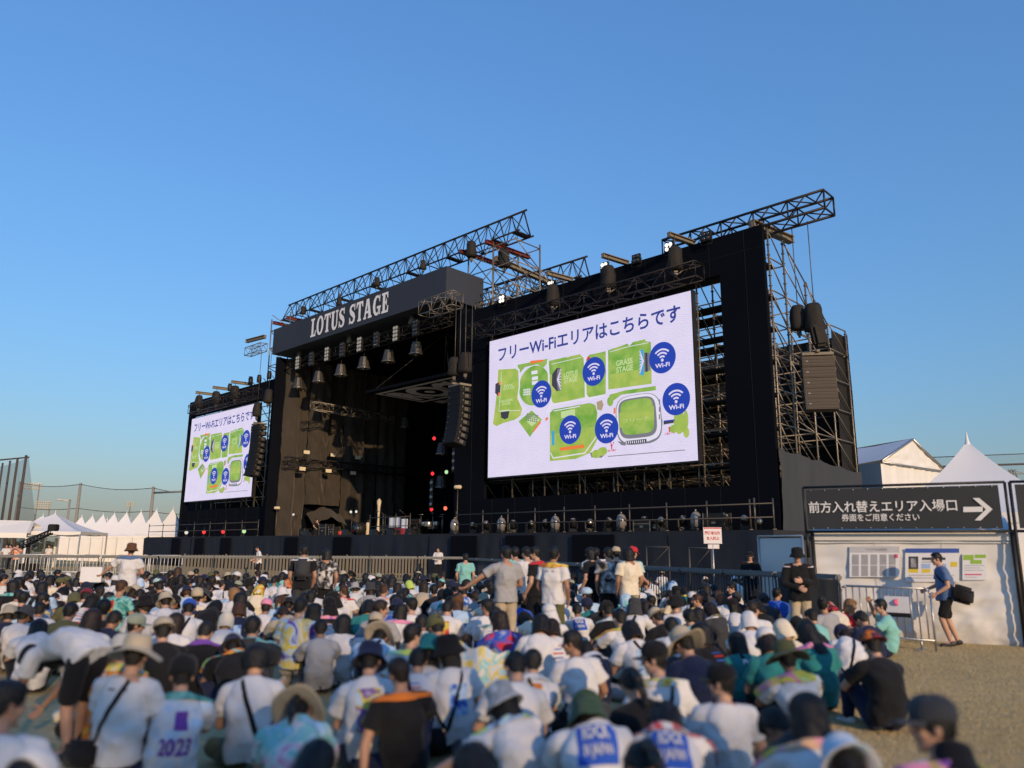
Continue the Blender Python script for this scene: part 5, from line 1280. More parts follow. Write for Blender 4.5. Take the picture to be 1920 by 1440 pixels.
u, z = on_w(709, 985, 1.0); t = thing('cream_pole', 'slim cream pole with pointed top at mid-stage', 'pole', S(u, 1.0, 2.5)); o = MB().lathe((0, 0, 0), [(.16, 0), (.10, .4), (.07, 1.2), (.11, 2.0), (.16, 2.35)], 12).build('shaft', CRM); o.parent = t; o = MB().lathe((0, 0, 2.35), [(.16, 0), (.12, .1), (.02, .2)], 12).build('tip', CRM); o.parent = t
u, z = on_w(690, 985, .6); t = thing('white_canister', 'white upright canister beside the round drum', 'canister', S(u, .6, 2.5)); o = MB().lathe((0, 0, 0), [(.14, 0), (.15, .05), (.15, .75), (.12, .9)], 14).build('body', CRM); o.parent = t; o = MB().lathe((0, 0, .9), [(.07, 0), (.07, .14), (.03, .17)], 10).build('cap', BLK); o.parent = t
u, z = on_w(680, 992, .3); t = thing('bass_drum', 'black round drum lying at the stage front', 'drum', S(u, .3, 2.95), 0); o = MB().lathe((0, 0, 0), [(.44, 0), (.46, .02), (.46, .55), (.44, .57)], 24, 0, -E2).build('shell', BLK); o.parent = t; o = MB().lathe(tuple(-E2 * .58), [(.42, 0), (.01, .01)], 24, 0, -E2).build('skin', DARKLENS); o.parent = t
WCL = mat('white_sheet', (.72, .72, .74), .85, .08, 3, .2)
u, z = on_w(757, 990, .8); t = thing('covered_table', 'table with white sheets draped over its front', 'table', S(u, .8, 2.5), math.atan2(-E1.y, -E1.x))
o = MB().box((0, 0, .95), (2.2, .8, .06)).build('top', BLK); o.parent = t
for sx in (-1, 1):
    for sy in (-1, 1): o = MB().tube((sx * 1.0, sy * .32, 0), (sx * 1.0, sy * .32, .92), .03, 6).build('leg', BLK); o.parent = t
o = MB().grid(lambda a, b: V(-1.05 + 1.25 * a, -.44 - .03 * math.sin(a * 14), 1.15 - .62 * b), 14, 5).build('sheet', WCL); o.parent = t
o = MB().grid(lambda a, b: V(.3 + .72 * a, -.47 - .03 * math.sin(a * 9), 1.05 - 1.0 * b), 10, 6).build('sheet', WCL); o.parent = t
o = MB().box((-.2, -.2, 1.12), (.7, .4, .22), 0, None, .03).build('mixer', BLK); o.parent = t
RDC = mat('maroon_box_paint', (.22, .03, .05), .5); u, z = on_w(750, 996, .1); t = thing('maroon_box', 'small maroon box below the covered table', 'box', S(u, .1, 2.5), math.atan2(-E1.y, -E1.x)); o = MB().box((0, 0, .22), (.75, .4, .44), 0, None, .02).build('body', RDC); o.parent = t; o = MB().box((0, -.21, .22), (.5, .02, .2)).build('panel', BLK); o.parent = t
u, z = on_w(638, 998, -.2); tag(MB().lathe(S(u, -.2, 2.5), [(.14, 0), (.17, .3), (.15, .3), (.12, .04)], 14).build('red_bucket', mat('red_plastic', (.5, .05, .03), .5)), 'small red bucket on the stage floor', 'bucket')
dr = thing('drum_kit', 'drum kit with cymbals behind the rail at the dark stage side', 'drum kit', S(24.5, 1.2, 2.5))
for (du, dw_, h, r, hh) in ((0, 0, .55, .28, .3), (.7, .2, .6, .2, .25), (-.7, .1, .6, .2, .25), (.2, .6, .4, .33, .4)): MB().lathe(S(24.5 + du, 1.2 + dw_, 2.5 + h), [(r, 0), (r * 1.02, .02), (r * 1.02, hh), (r, hh + .01)], 16).build('drum', CHROME, dr)
for (du, dw_, h) in ((1.1, .3, 1.35), (-1.1, .3, 1.3), (.5, .8, 1.45), (-.4, .8, 1.2)):
    MB().tube(S(24.5 + du, 1.2 + dw_, 2.5), S(24.5 + du, 1.2 + dw_, 2.5 + h), .018, 5).lathe(S(24.5 + du, 1.2 + dw_, 2.5 + h), [(.26, 0), (.06, .03), (.01, .05)], 16).build('cymbal', CHROME, dr)
handrail([26.6, 25.2, 23.9, 22.5], 'short tube rail in front of the drum kit')
for k, (px, d) in enumerate(((572, (.8, .6, .6)), (612, (.9, .7, .9)), (627, (.6, .6, .7)), (726, (1.2, .5, .6)), (640, (.8, .6, .5)), (785, (1.0, .7, 1.1)))):
    u, z = on_w(px, 990, 1.2 if k < 3 else 1.8); case(S(u, 1.2 if k < 3 else 1.8, 2.5), d, 'black case on the stage, %s' % ('left of the seated technician', 'right of the seated technician', 'at the doorway post', 'left of the covered table', 'behind the red bucket', 'tall one right of the covered table')[k])
for k, px in enumerate((576, 650, 703, 735, 770)):
    u, z = on_w(px, 997, -1.0); t = thing('stage_monitor', 'black wedge monitor speaker on the stage edge, %s' % ('leftmost', 'second from left', 'below the cream pole', 'below the covered table', 'rightmost')[k], 'speaker', S(u, -1.0, 2.5), math.atan2(-E1.y, -E1.x) + PI, 'wedge monitors on the stage edge')
    o = MB().hexa([V(-.3, -.25, 0), V(.3, -.25, 0), V(.3, .25, 0), V(-.3, .25, 0), V(-.3, -.25, .12), V(.3, -.25, .12), V(.3, .15, .38), V(-.3, .15, .38)]).build('cabinet', BLK); o.parent = t
    o = MB().box((0, -.06, .26), (.5, .4, .015), 0, (V(1, 0, 0), V(0, .84, .54), V(0, -.54, .84))).build('grille', DARKLENS); o.parent = t
u, z = on_w(520, 949, -.3); t = thing('fluffy_lamp', 'pale cylinder lamp on a stand by the drape edge', 'lamp', S(u, -.3, 2.5)); o = MB().tube((0, 0, 0), (0, 0, 2.1), .03, 6).build('pole', RIG); o.parent = t; o = MB().lathe((-.4, 0, 2.2), [(.08, .15), (.12, .2), (.12, .55), (.08, .6)], 12, 0, V(1, .2, 0)).build('shade', CRM); o.parent = t
u, z = on_w(858, 929, -.2); t = thing('fluffy_lamp', 'pale cylinder lamp on a stand at the facade corner', 'lamp', S(u, -.2, 2.5)); o = MB().tube((0, 0, 0), (0, 0, 2.7), .03, 6).build('pole', RIG); o.parent = t; o = MB().lathe((-.3, 0, 2.8), [(.08, .1), (.12, .15), (.12, .5), (.08, .55)], 12, 0, V(1, -.3, 0)).build('shade', CRM); o.parent = t
u, z = on_w(1413, 1000, -2.0); t = thing('lamp_pole', 'tall thin pole with small round lamp at the walkway end', 'pole', S(u, -1.8, 2.5)); o = MB().tube((0, 0, 0), (0, 0, 1.3), .04, 6).build('pole', RIG); o.parent = t; b = MB(); ell(b, V(.15, -.05, .35), (.13, .13, .13)); o = b.build('lamp', CHROME); o.parent = t
# small scaffold frames in the pit in front of the skirt
for k, (xa, xb, ya) in enumerate(((1212, 1254, 1024), (1292, 1333, 1026))):
    a = at(xa, ya, Y=30.0 - k * 1.6); b = at(xb, ya, Y=29.3 - k * 1.6); t = thing('pit_frame', 'thin steel frame standing in the pit, %s' % ('left one' if k == 0 else 'right one beside the red sign post'), 'frame', (a.x, a.y, 0), 0, 'steel frames in the pit')
    h = a.z
    for q in (a, b): o = MB().tube((q.x, q.y, 0), (q.x, q.y, h), .03, 6).build('post', RAILM, t)
    MB().tube((a.x, a.y, h - .03), (b.x, b.y, h - .03), .028, 6).tube((a.x, a.y, h - .9), (b.x, b.y, h - .9), .028, 6).tube((a.x, a.y, h - .9), (b.x, b.y, h - .03), .02, 5).build('crossbar', RAILM, t)
# ================================================================ GROUND, SKY
def grass_material():
    m = bpy.data.materials.new('dry_grass'); m.use_nodes = True; nt = m.node_tree; b = nt.nodes['Principled BSDF']; b.inputs['Roughness'].default_value = .95; b.inputs['Specular IOR Level'].default_value = .1
    tc = nt.nodes.new('ShaderNodeTexCoord')
    def nz(s, d=6, r=.6): n = nt.nodes.new('ShaderNodeTexNoise'); n.inputs['Scale'].default_value = s; n.inputs['Detail'].default_value = d; n.inputs['Roughness'].default_value = r; nt.links.new(tc.outputs['Object'], n.inputs['Vector']); return n
    a, c, f = nz(.45), nz(5.5, 8, .7), nz(60, 4)
    r1 = nt.nodes.new('ShaderNodeValToRGB'); e = r1.color_ramp.elements; e[0].position = .35; e[0].color = (.36, .285, .135, 1); e[1].position = .68; e[1].color = (.58, .44, .25, 1)
    nt.links.new(a.outputs['Fac'], r1.inputs['Fac'])
    r2 = nt.nodes.new('ShaderNodeValToRGB'); e = r2.color_ramp.elements; e[0].position = .35; e[0].color = (.33, .27, .13, 1); e[1].position = .7; e[1].color = (.58, .45, .26, 1)
    nt.links.new(c.outputs['Fac'], r2.inputs['Fac'])
    mx = nt.nodes.new('ShaderNodeMix'); mx.data_type = 'RGBA'; mx.inputs[0].default_value = .55; nt.links.new(r1.outputs[0], mx.inputs[6]); nt.links.new(r2.outputs[0], mx.inputs[7]); nt.links.new(mx.outputs[2], b.inputs['Base Color'])
    ad = nt.nodes.new('ShaderNodeMath'); ad.operation = 'ADD'; nt.links.new(c.outputs['Fac'], ad.inputs[0]); nt.links.new(f.outputs['Fac'], ad.inputs[1])
    bp = nt.nodes.new('ShaderNodeBump'); bp.inputs['Strength'].default_value = .35; bp.inputs['Distance'].default_value = .04; nt.links.new(ad.outputs[0], bp.inputs['Height']); nt.links.new(bp.outputs[0], b.inputs['Normal'])
    return m
GRASS = grass_material()
gm = MB(); N_ = 80
def gpt(a, b):
    x = (a - .5) ** 3 * 4 * 3000 + (a - .5) * 60; y = (b - .5) ** 3 * 4 * 3000 + (b - .5) * 60
    return V(x, y, 0)
gm.grid(gpt, N_, N_); g = gm.build('grass_field', GRASS); struct(g)
# blades of dry grass where the turf lies open
gb = MB(); gr = random.Random(3)
BL = [mat('grass_blade_dry', (.56, .43, .24), .95, .12, .5), mat('grass_blade_green', (.43, .36, .17), .95, .12, .5)]
for i in range(360000):
    y = 3.0 + 14 * gr.random() ** 1.15; x = (.20 + .5 * gr.random()) * y if gr.random() < .95 else (gr.random() - .5) * 1.3 * y
    a = gr.random() * 2 * PI; h = .011 + .012 * gr.random(); w = .0014 + .0016 * gr.random(); lx, ly = (gr.random() - .5) * .05, (gr.random() - .5) * .05
    p = V(x, y, 0); s_ = V(math.cos(a), math.sin(a), 0) * w
    gb.add([p - s_, p + s_, p + V(lx, ly, h)], [(0, 1, 2)], 0 if gr.random() < .7 else 1)
g2 = gb.build('grass', BL); tag(g2, 'short dry grass blades on the open turf', 'grass', kind='stuff')

SUN_EL, SUN_AZ = R(17), R(26)       # azimuth: degrees to the right of straight behind the camera
w = bpy.data.worlds.new('World'); SC.world = w; w.use_nodes = True; nt = w.node_tree
sky = nt.nodes.new('ShaderNodeTexSky'); sky.sky_type = 'NISHITA'; sky.sun_disc = False; sky.sun_elevation = SUN_EL
sdir = V(math.sin(SUN_AZ) * math.cos(SUN_EL), -math.cos(SUN_AZ) * math.cos(SUN_EL), math.sin(SUN_EL))
sky.sun_rotation = math.atan2(sdir.x, sdir.y); sky.air_density = 2.2; sky.dust_density = .7; sky.ozone_density = 10.; sky.altitude = 0
gmn = nt.nodes.new('ShaderNodeGamma'); gmn.inputs['Gamma'].default_value = .75; nt.links.new(sky.outputs['Color'], gmn.inputs['Color'])
tnt = nt.nodes.new('ShaderNodeMix'); tnt.data_type = 'RGBA'; tnt.blend_type = 'MULTIPLY'; tnt.inputs[0].default_value = 1.; tnt.inputs[7].default_value = (1.00, 1.16, 1.52, 1); nt.links.new(gmn.outputs[0], tnt.inputs[6])
nt.links.new(tnt.outputs[2], nt.nodes['Background'].inputs['Color']); nt.nodes['Background'].inputs['Strength'].default_value = SKY_STRENGTH
L = bpy.data.lights.new('sun', 'SUN'); L.energy = SUN_STRENGTH; L.angle = R(.53); L.color = (1., .71, .42)
lo = bpy.data.objects.new('sun', L); COL.objects.link(lo); lo.rotation_euler = sdir.to_track_quat('Z', 'Y').to_euler(); lo.location = (0, -20, 30)

# ================================================================ TENTS
PVC = mat('white_tent_pvc', (.74, .72, .69), .55, .06, 1.2, .12, 0, .35, 2.5)
PVC2 = mat('white_tent_roof', (.70, .69, .68), .55, .06, .8, .08, 0, .3, 2)
ALU = mat('aluminium_frame', (.42, .42, .42), .4, .1, 4, 0, .8)
def pagoda(c, wd, ez, pz, rz, label, group, walls=True, r0=.05, valance=.28, ex=1.7):
    """square tent whose roof sweeps up in a concave curve to a peak"""
    t = thing('pagoda_tent', label, 'tent', (c[0], c[1], 0), rz, group); n = 6; mb = MB(); h = wd / 2
    K = 12
    for q in range(4):
        M = Matrix.Rotation(q * PI / 2, 3, 'Z')
        def f(a, b):
            k = (1 - b); s_ = h * (k ** 1.0) + r0 * b; z = ez + (pz - ez) * (b ** ex) - .10 * math.sin(a * PI) * k * (1 - b * .3) * (b > 0) ; x = (a * 2 - 1) * s_
            return M @ V(x, -s_ * (1 - .05 * math.sin(a * PI) * (b > .02)), z)
        mb.grid(f, 8, K)
    o = mb.build('roof', PVC2); o.parent = t
    v = MB()
    for q in range(4):
        M = Matrix.Rotation(q * PI / 2, 3, 'Z')
        v.grid(lambda a, b: M @ V((a * 2 - 1) * h, -h - .012, ez + .02 - valance * b * (.75 + .25 * abs(math.sin(a * PI * 3)))), 24, 1)
    o = v.build('valance', PVC); o.parent = t
    o = MB().lathe((0, 0, pz - .12), [(r0 + .05, 0), (r0 + .035, .02), (r0 * .6, .22), (.012, .46)], 14).build('peak_cap', PVC); o.parent = t
    for sx in (-1, 1):
        for sy in (-1, 1): o = MB().box((sx * (h - .05), sy * (h - .05), ez / 2), (.09, .09, ez)).build('leg', ALU); o.parent = t
    if walls:
        for q in range(walls if walls is not True else 3):
            M = Matrix.Rotation(q * PI / 2, 3, 'Z')
            wl = MB().grid(lambda a, b: M @ V((a * 2 - 1) * (h - .02), -h + .02 + .03 * math.sin(a * 22) * (1 - b) + .05 * noise.noise(V(a * 6, b * 4, q + c[0])), .02 + (ez - .05) * b), 24, 6).build('side_wall', PVC); wl.parent = t
    return t
peaks = [(325, 953, 80), (294, 955, 82), (265, 958, 84), (238, 960, 86), (215, 962, 88), (194, 964, 90), (174, 966, 92), (154, 967, 94.5)]
for k, (px, py, d) in enumerate(peaks):
    p = at(px, py, Y=d); pagoda(p, 3.55, 2.7, p.z - .12, R(16), 'white peaked tent in the row left of the stage, %s' % ('nearest the stage', 'second from the stage', 'third from the stage', 'fourth from the stage', 'fifth from the stage', 'sixth from the stage', 'seventh from the stage', 'farthest from the stage')[k], 'white peaked tents in a row', 2, ex=1.32)
for k, (px, py) in enumerate(((202, 966), (223, 969), (246, 968))):
    p = at(px, py, Y=104); pagoda(p, 3.3, 2.6, p.z - .5, R(16), 'tip of a white peaked tent showing behind the row, %s' % ('left', 'middle, lowest', 'right')[k], 'tents behind the row', False)
p = at(104, 961, Y=62); pagoda(p, 6.2, 2.7, p.z - .12, R(10), 'big white peaked tent open in front, left of the tent row', None, False, ex=1.4)
p = at(81, 965, Y=76); pagoda(p, 5.4, 2.8, p.z - .15, R(10), 'white peaked tent half hidden behind the big open one', None, False)
# flat-roofed canopy at the left edge
a = at(-60, 1000, Y=56); b_ = at(50, 1000, Y=58); t = thing('canopy_tent', 'white open canopy tent at the left edge of the picture', 'tent', (a.x, a.y, 0)); D = V(.12, .99, 0) * 4
o = MB().prism([(a.x, a.y, 2.55), (b_.x, b_.y, 2.55), (b_.x - .5, b_.y + 1.2, 3.45), (a.x, a.y + 1.2, 3.45)], (.02, .35, 0)).prism([(a.x, a.y + 1.2, 3.45), (b_.x - .5, b_.y + 1.2, 3.45), (b_.x, b_.y + 4, 2.55), (a.x, a.y + 4, 2.55)], (0, .02, .03)).build('roof', PVC2, t)
MB().prism([(a.x, a.y, 2.2), (b_.x, b_.y, 2.2), (b_.x, b_.y, 2.56), (a.x, a.y, 2.56)], (0, .04, 0)).build('valance', PVC, t)
for q in (a, a.lerp(b_, .5), b_): MB().box((q.x, q.y + .1, 1.12), (.16, .16, 2.24)).build('leg', PVC, t); MB().box((q.x, q.y + 3.9, 1.12), (.16, .16, 2.24)).build('leg', PVC, t)
# the large hall tent and the pagoda at right
t = thing('hall_tent', 'large white gabled hall tent beyond the stage scaffold', 'tent', (24, 46, 0))
A, Bp, Cc = at(1652, 872, Y=42), at(1772, 880, Y=47), at(1716, 826, Y=44.5); back = V(-.28, .96, 0) * 30
ez = (A.z + Bp.z) / 2; A.z = Bp.z = ez; Cc.x, Cc.y = (A.x + Bp.x) / 2, (A.y + Bp.y) / 2
gd = MB(); gd.grid(lambda a, b: A.lerp(Bp, a) * (1 - b) + (A.lerp(Cc, a * 2) if a < .5 else Cc.lerp(Bp, a * 2 - 1)) * b + V(0, -.05 * math.sin(a * 60) * .3 - .12 * noise.noise(V(a * 9, b * 5, 2)), 0), 40, 8); gd.build('gable', PVC, t)
wl = MB(); wl.grid(lambda a, b: A.lerp(Bp, a) * 1. + V(0, .06 - .10 * noise.noise(V(a * 12, b * 3, 5)) - .03 * math.sin(a * 70), -ez * (1 - b)), 40, 8); wl.build('end_wall', PVC, t)
rfm = MB(); rfm.grid(lambda a, b: A.lerp(Cc, b) + back * a + V(0, 0, .12 - .08 * math.sin(a * PI * 5) ** 2), 20, 5); rfm.grid(lambda a, b: Cc.lerp(Bp, b) + back * a + V(0, 0, .12), 20, 5); rfm.build('roof', PVC2, t)
sw = MB(); sw.grid(lambda a, b: A + back * a + V(-.02, 0, -ez * (1 - b)), 12, 4); sw.build('side_wall', PVC, t)
sd2 = MB(); sd2.tube(A + V(0, -.1, .05), Cc + V(0, -.1, .05), .07, 6).tube(Cc + V(0, -.1, .05), Bp + V(0, -.1, .05), .07, 6).tube(A + V(0, -.12, 0), Bp + V(0, -.12, 0), .05, 6); sd2.build('edge_beam', ALU, t)
p = at(1812, 816, Y=20); pagoda(p, 5.0, 2.55, p.z - .25, R(-28), 'large white peaked tent rising behind the entrance sign', None, 3, .07)

# ================================================================ ENTRANCE BOOTH with its sign
W0, W1 = V(6.30, 16.35, 0), V(9.42, 14.72, 0); WD = (W1 - W0).normalized(); WN = V(WD.y, -WD.x, 0); WL = (W1 - W0).length
def wp(s, z, off=0.): return W0 + WD * s + WN * off + V(0, 0, z)
def dirty_pvc():
    m = PVC.copy(); m.name = 'white_sheet_with_dirt'; nt = m.node_tree; b = nt.nodes['Principled BSDF']; src = b.inputs['Base Color'].links[0].from_socket
    ge = nt.nodes.new('ShaderNodeNewGeometry'); sx = nt.nodes.new('ShaderNodeSeparateXYZ'); nt.links.new(ge.outputs['Position'], sx.inputs[0])
    mr = nt.nodes.new('ShaderNodeMapRange'); mr.inputs[1].default_value = .02; mr.inputs[2].default_value = .42; mr.inputs[3].default_value = .75; mr.inputs[4].default_value = 0; nt.links.new(sx.outputs['Z'], mr.inputs[0])
    nz = nt.nodes.new('ShaderNodeTexNoise'); nz.inputs['Scale'].default_value = 6; nz.inputs['Detail'].default_value = 7; nt.links.new(ge.outputs['Position'], nz.inputs['Vector']); pw = nt.nodes.new('ShaderNodeMath'); pw.operation = 'MULTIPLY'; nt.links.new(mr.outputs[0], pw.inputs[0]); nt.links.new(nz.outputs['Fac'], pw.inputs[1])
    mx = nt.nodes.new('ShaderNodeMix'); mx.data_type = 'RGBA'; mx.inputs[7].default_value = (.30, .24, .15, 1); nt.links.new(pw.outputs[0], mx.inputs[0]); nt.links.new(src, mx.inputs[6]); nt.links.new(mx.outputs[2], b.inputs['Base Color']); return m
bt = thing('booth_tent', 'white sheet-walled booth under the black entrance sign', 'booth', W0)
fw = MB(); fw.grid(lambda a, b: wp(WL * a, 2.06 * b, .03 * noise.noise(V(a * 5, b * 4, 1)) + .010 * math.sin(a * 40 + b * 9) * (1 - b) + .028 * noise.noise(V(a * 3 + b * 7, b * 10 - a * 7, 4)) + .016 * (1 - 2 * abs(noise.noise(V(a * 5 + b * 8, b * 13 - a * 14, 9)))) * (a > .45) * (1 - b)), 110, 60); fw.build('front_wall', dirty_pvc(), bt)
for s_ in (WL * .335, WL * .67): MB().grid(lambda a, b: wp(s_ + .012 * a, 1.9 * b + .01, .036 + .006 * noise.noise(V(b * 9, s_, 1))), 1, 20).build('seam', PVC2, bt)
for nm, s0 in (('side_wall', .0), ('side_wall', WL)):
    s2_ = MB(); s2_.grid(lambda a, b: wp(s0, 2.06 * b, -.02 - 3.2 * a) + V(0, 0, 0), 14, 6); s2_.build(nm, PVC, bt)
rr_ = MB(); rr_.grid(lambda a, b: wp(WL * a, 2.08 + .35 * math.sin(b * PI), .04 - 3.25 * b), 10, 8); rr_.build('roof', PVC2, bt)
sm_ = MB(); sm_.box(wp(WL / 2, 1.86, .045), (WL, .012, .02), 0, (WD, WN, UZ)); sm_.box(wp(WL / 2, 1.98, .05), (WL, .02, .16), 0, (WD, WN, UZ)); sm_.build('hem_band', PVC, bt)
for s_ in (0, WL): MB().tube(wp(s_, 0, .06), wp(s_, 2.1, .06), .04, 8).build('post', BLK, bt)
# sign: tube frame, banner laced into it, lettering
SIGNB = mat('black_banner_vinyl', (.036, .036, .038), .5, .08, 1, .06, 0, .35, 3)
sg = thing('entrance_sign', 'long black entrance sign with white Japanese lettering and right arrow', 'sign', wp(0, 2.06, .2))
s0, s1, zb, zt_ = -.10, WL - .09, 2.07, 2.98
fr = MB(); 
for a, b in (((s0, zb), (s1 + .06, zb)), ((s0, zt_), (s1 + .06, zt_)), ((s0, zb), (s0, zt_)), ((s1 + .06, zb), (s1 + .06, zt_))): fr.tube(wp(a[0], a[1], .2), wp(b[0], b[1], .2), .026, 8)
fr.build('frame', BLK, sg)
bn = MB(); bn.grid(lambda a, b: wp(s0 + .05 + (s1 - s0 - .10) * a, zb + .05 + (zt_ - zb - .10) * b, .2 + .010 * noise.noise(V(a * 7, b * 3, 3))), 40, 8); bnr = bn.build('banner', SIGNB, sg)
WL_ = mat('white_vinyl_lettering', (.76, .74, .72), .55, .03)
lt = MB(); pl = lambda x, y: wp(x, y, .222)
def spx(px, py): 
    r = ray(px, py); o_ = V(0, 0, CAM_Z); q0 = wp(0, 0, .22); tt = (q0 - o_).dot(WN) / r.dot(WN); h_ = o_ + r * tt; return (h_ - W0).dot(WD), h_.z
def sbox_(x0, y0, x1, y1): 
    a = spx(1350 + x0 * .3056, 780 + y1 * .3056); b = spx(1350 + x1 * .3056, 780 + y0 * .3056); return a[0], a[1], b[0], b[1]
def vt(s, x0, y0, x1, y1, bold):
    ax, az, bx, bz = sbox_(x0, y0, x1, y1)
    az = (spx(1350 + (x0 + x1) / 2 * .3056, 780 + y1 * .3056)[1]); bz = spx(1350 + (x0 + x1) / 2 * .3056, 780 + y0 * .3056)[1]
    fit_text(lt, s, ax, az, bx, bz, pl, 0, bold)
vt('前方入れ替えエリア入場口', 547, 517, 1450, 590, .014); vt('券面をご用意ください', 748, 598, 1222, 645, .012)
def ap(x, y): return pl(*spx(1350 + x * .3056, 780 + y * .3056))
for q in ([(1492, 558), (1612, 556), (1612, 588), (1492, 590)], [(1550, 504), (1590, 503), (1673, 572), (1632, 573)], [(1632, 572), (1673, 571), (1600, 641), (1562, 640)]): lt.add([ap(*p) for p in q], [(3, 2, 1, 0)])
lt.build('lettering', WL_, bnr)
ey = None
for k in range(13):
    s_ = s0 + .15 + (s1 - s0 - .3) * k / 12
    for z in (zb + .07, zt_ - .07): MB().lathe(wp(s_, z, .212), [(.012, 0), (.012, .006), (.003, .008)], 8, 0, WN).build('eyelet', mat('eyelet_metal', (.6, .6, .6), .3, .05, 4, 0, .8), sg)
MB().tube(wp(s0 + .01, 1.55, .17), wp(s0 + .01, 2.1, .17), .035, 6).build('bracket', BLK, sg)
# second sign turning the corner at right
C0, C1 = wp(s1 + .14, 0, .2), wp(s1 + .14, 0, .2) + V(2.4, -.55, 0) * .55 + V(0, -.3, 0); CD = (C1 - C0)
sg2 = thing('entrance_sign', 'second black sign panel round the corner at the right edge', 'sign', C0)
f2 = MB()
for z in (zb, zt_): f2.tube(C0 + V(0, 0, z), C1 + V(0, 0, z), .026, 8)
f2.tube(C0, C0 + V(0, 0, zt_), .03, 8); f2.build('frame', BLK, sg2)
f3 = MB(); f3.grid(lambda a, b: C0 + CD * (.05 + .9 * a) + V(0, 0, zb + .05 + (zt_ - zb - .1) * b), 10, 4); f3.build('banner', SIGNB, sg2)
MB().grid(lambda a, b: C0 + CD * (.12 + .9 * a) + V(.05, .15, 2.0 * b), 10, 6).build('side_sheet', PVC, sg2)
# paper notices on the booth wall
PAP = mat('white_paper', (.78, .77, .78), .7, .03); INK = mat('grey_print', (.36, .36, .38), .7, .2, 8); BLU = mat('blue_print', (.05, .11, .40), .6); YEL = mat('yellow_print', (.75, .58, .04), .6); GRNP = mat('green_print', (.30, .50, .06), .6); DRK = mat('dark_print', (.05, .055, .07), .6, .2, 8); PNK = mat('pink_print', (.70, .10, .22), .6); BL2 = mat('pale_blue_print', (.35, .48, .75), .6); GR2 = mat('light_grey_print', (.52, .52, .54), .7)
def notice(box, label, items):
    (x0, y0, x1, y1) = box
    P_ = lambda x, y, o: (lambda sz: wp(sz[0], sz[1], o))(spx(1350 + x * .3056, 780 + y * .3056))
    t = thing('notice', label, 'notice', P_(x0, y1, .045), 0, 'paper notices on the booth wall')
    mb = MB(); mats = [PAP, INK, BLU, YEL, GRNP, DRK, PNK, BL2, GR2]
    mb.prism([P_(x0, y0, .045), P_(x1, y0, .045), P_(x1, y1, .045), P_(x0, y1, .045)], WN * -.004)
    for (a, b, c, d, m_) in items: mb.add([P_(a, b, .0475), P_(a, d, .0475), P_(c, d, .0475), P_(c, b, .0475)], [(0, 1, 2, 3)], m_)
    mb.build('sheet', mats, t)
notice((790, 800, 1100, 990), 'white timetable notice with five grey columns on the booth wall', [(790, 800, 1100, 838, 8)] + [(806 + k * 57, 850, 848 + k * 57, 914, 1) for k in range(5)] + [(806 + k * 57, 918, 848 + k * 57, 984, 1) for k in range(5)] + [(1066, 848, 1090, 872, 6)] + [(880, 812, 1020, 826, 0)])
notice((1135, 812, 1470, 1020), 'white notice with blue header and yellow boxes on the booth wall', [(1135, 812, 1470, 840, 2), (1156, 862, 1216, 940, 5), (1156, 940, 1216, 962, 3), (1238, 940, 1290, 962, 3), (1240, 868, 1385, 884, 5), (1240, 892, 1350, 902, 8), (1416, 896, 1458, 926, 3), (1236, 908, 1290, 936, 7), (1366, 908, 1390, 936, 7), (1170, 874, 1204, 930, 8), (1370, 945, 1396, 965, 3), (1156, 975, 1440, 982, 8), (1156, 992, 1400, 999, 8)])
notice((1490, 845, 1642, 1008), 'pale notice with green heading at the right of the booth wall', [(1496, 852, 1560, 884, 4), (1566, 850, 1636, 872, 4), (1540, 884, 1610, 908, 4), (1504, 915, 1625, 921, 8), (1504, 930, 1600, 936, 8), (1504, 945, 1620, 951, 8), (1504, 970, 1610, 978, 6), (1504, 988, 1580, 993, 8)])
# white cloth screen left of the booth
ws = thing('cloth_screen', 'plain white cloth screen in a frame left of the booth', 'screen', at(1420, 1060, Y=22)); a, b_ = at(1421, 1006, Y=22), at(1503, 1006, Y=20.5)
MB().grid(lambda u, v: V(a.x + (b_.x - a.x) * u, a.y + (b_.y - a.y) * u + .03 * noise.noise(V(u * 5, v * 4, 8)), .25 + (a.z - .3) * v), 14, 10).build('cloth', PVC, ws)
MB().tube((a.x, a.y - .03, 0), (a.x, a.y - .03, a.z), .035, 6).tube((b_.x, b_.y - .03, 0), (b_.x, b_.y - .03, a.z), .035, 6).tube((a.x, a.y - .03, a.z), (b_.x, b_.y - .03, a.z), .03, 6).build('frame', ALU, ws)
# red warning sign on a post
p = at(1336, 1004, Y=22.5); wsn = thing('warning_sign', 'white sign with red Japanese lettering on a thin post', 'sign', (p.x, p.y, 0)); sw_, sh_ = .52, .46
ax3 = (V(1, 0, 0), V(0, 1, 0), UZ); MB().tube((p.x, p.y + .03, 0), (p.x, p.y + .03, p.z), .022, 6).build('post', ALU, wsn)
bo = MB().box(p, (sw_, .02, sh_)).build('board', mat('white_board', (.74, .70, .70), .5, .03), wsn); q = MB(); pl = lambda x, y: V(p.x + x, p.y - .013, p.z + y)
fit_text(q, '関係者以外', -.22, .02, .22, .12, pl, 0, .03); fit_text(q, '立入禁止', -.18, -.13, .19, -.03, pl, 0, .03); q.add([pl(-.25, .19), pl(.25, .19), pl(.25, .222), pl(-.25, .222)], [(0, 1, 2, 3)]); q.build('lettering', mat('red_lettering', (.55, .03, .05), .5), bo)
MB().box((p.x + .02, p.y + .02, p.z - .31), (.32, .015, .12)).build('small_plate', mat('white_board', ()), wsn)

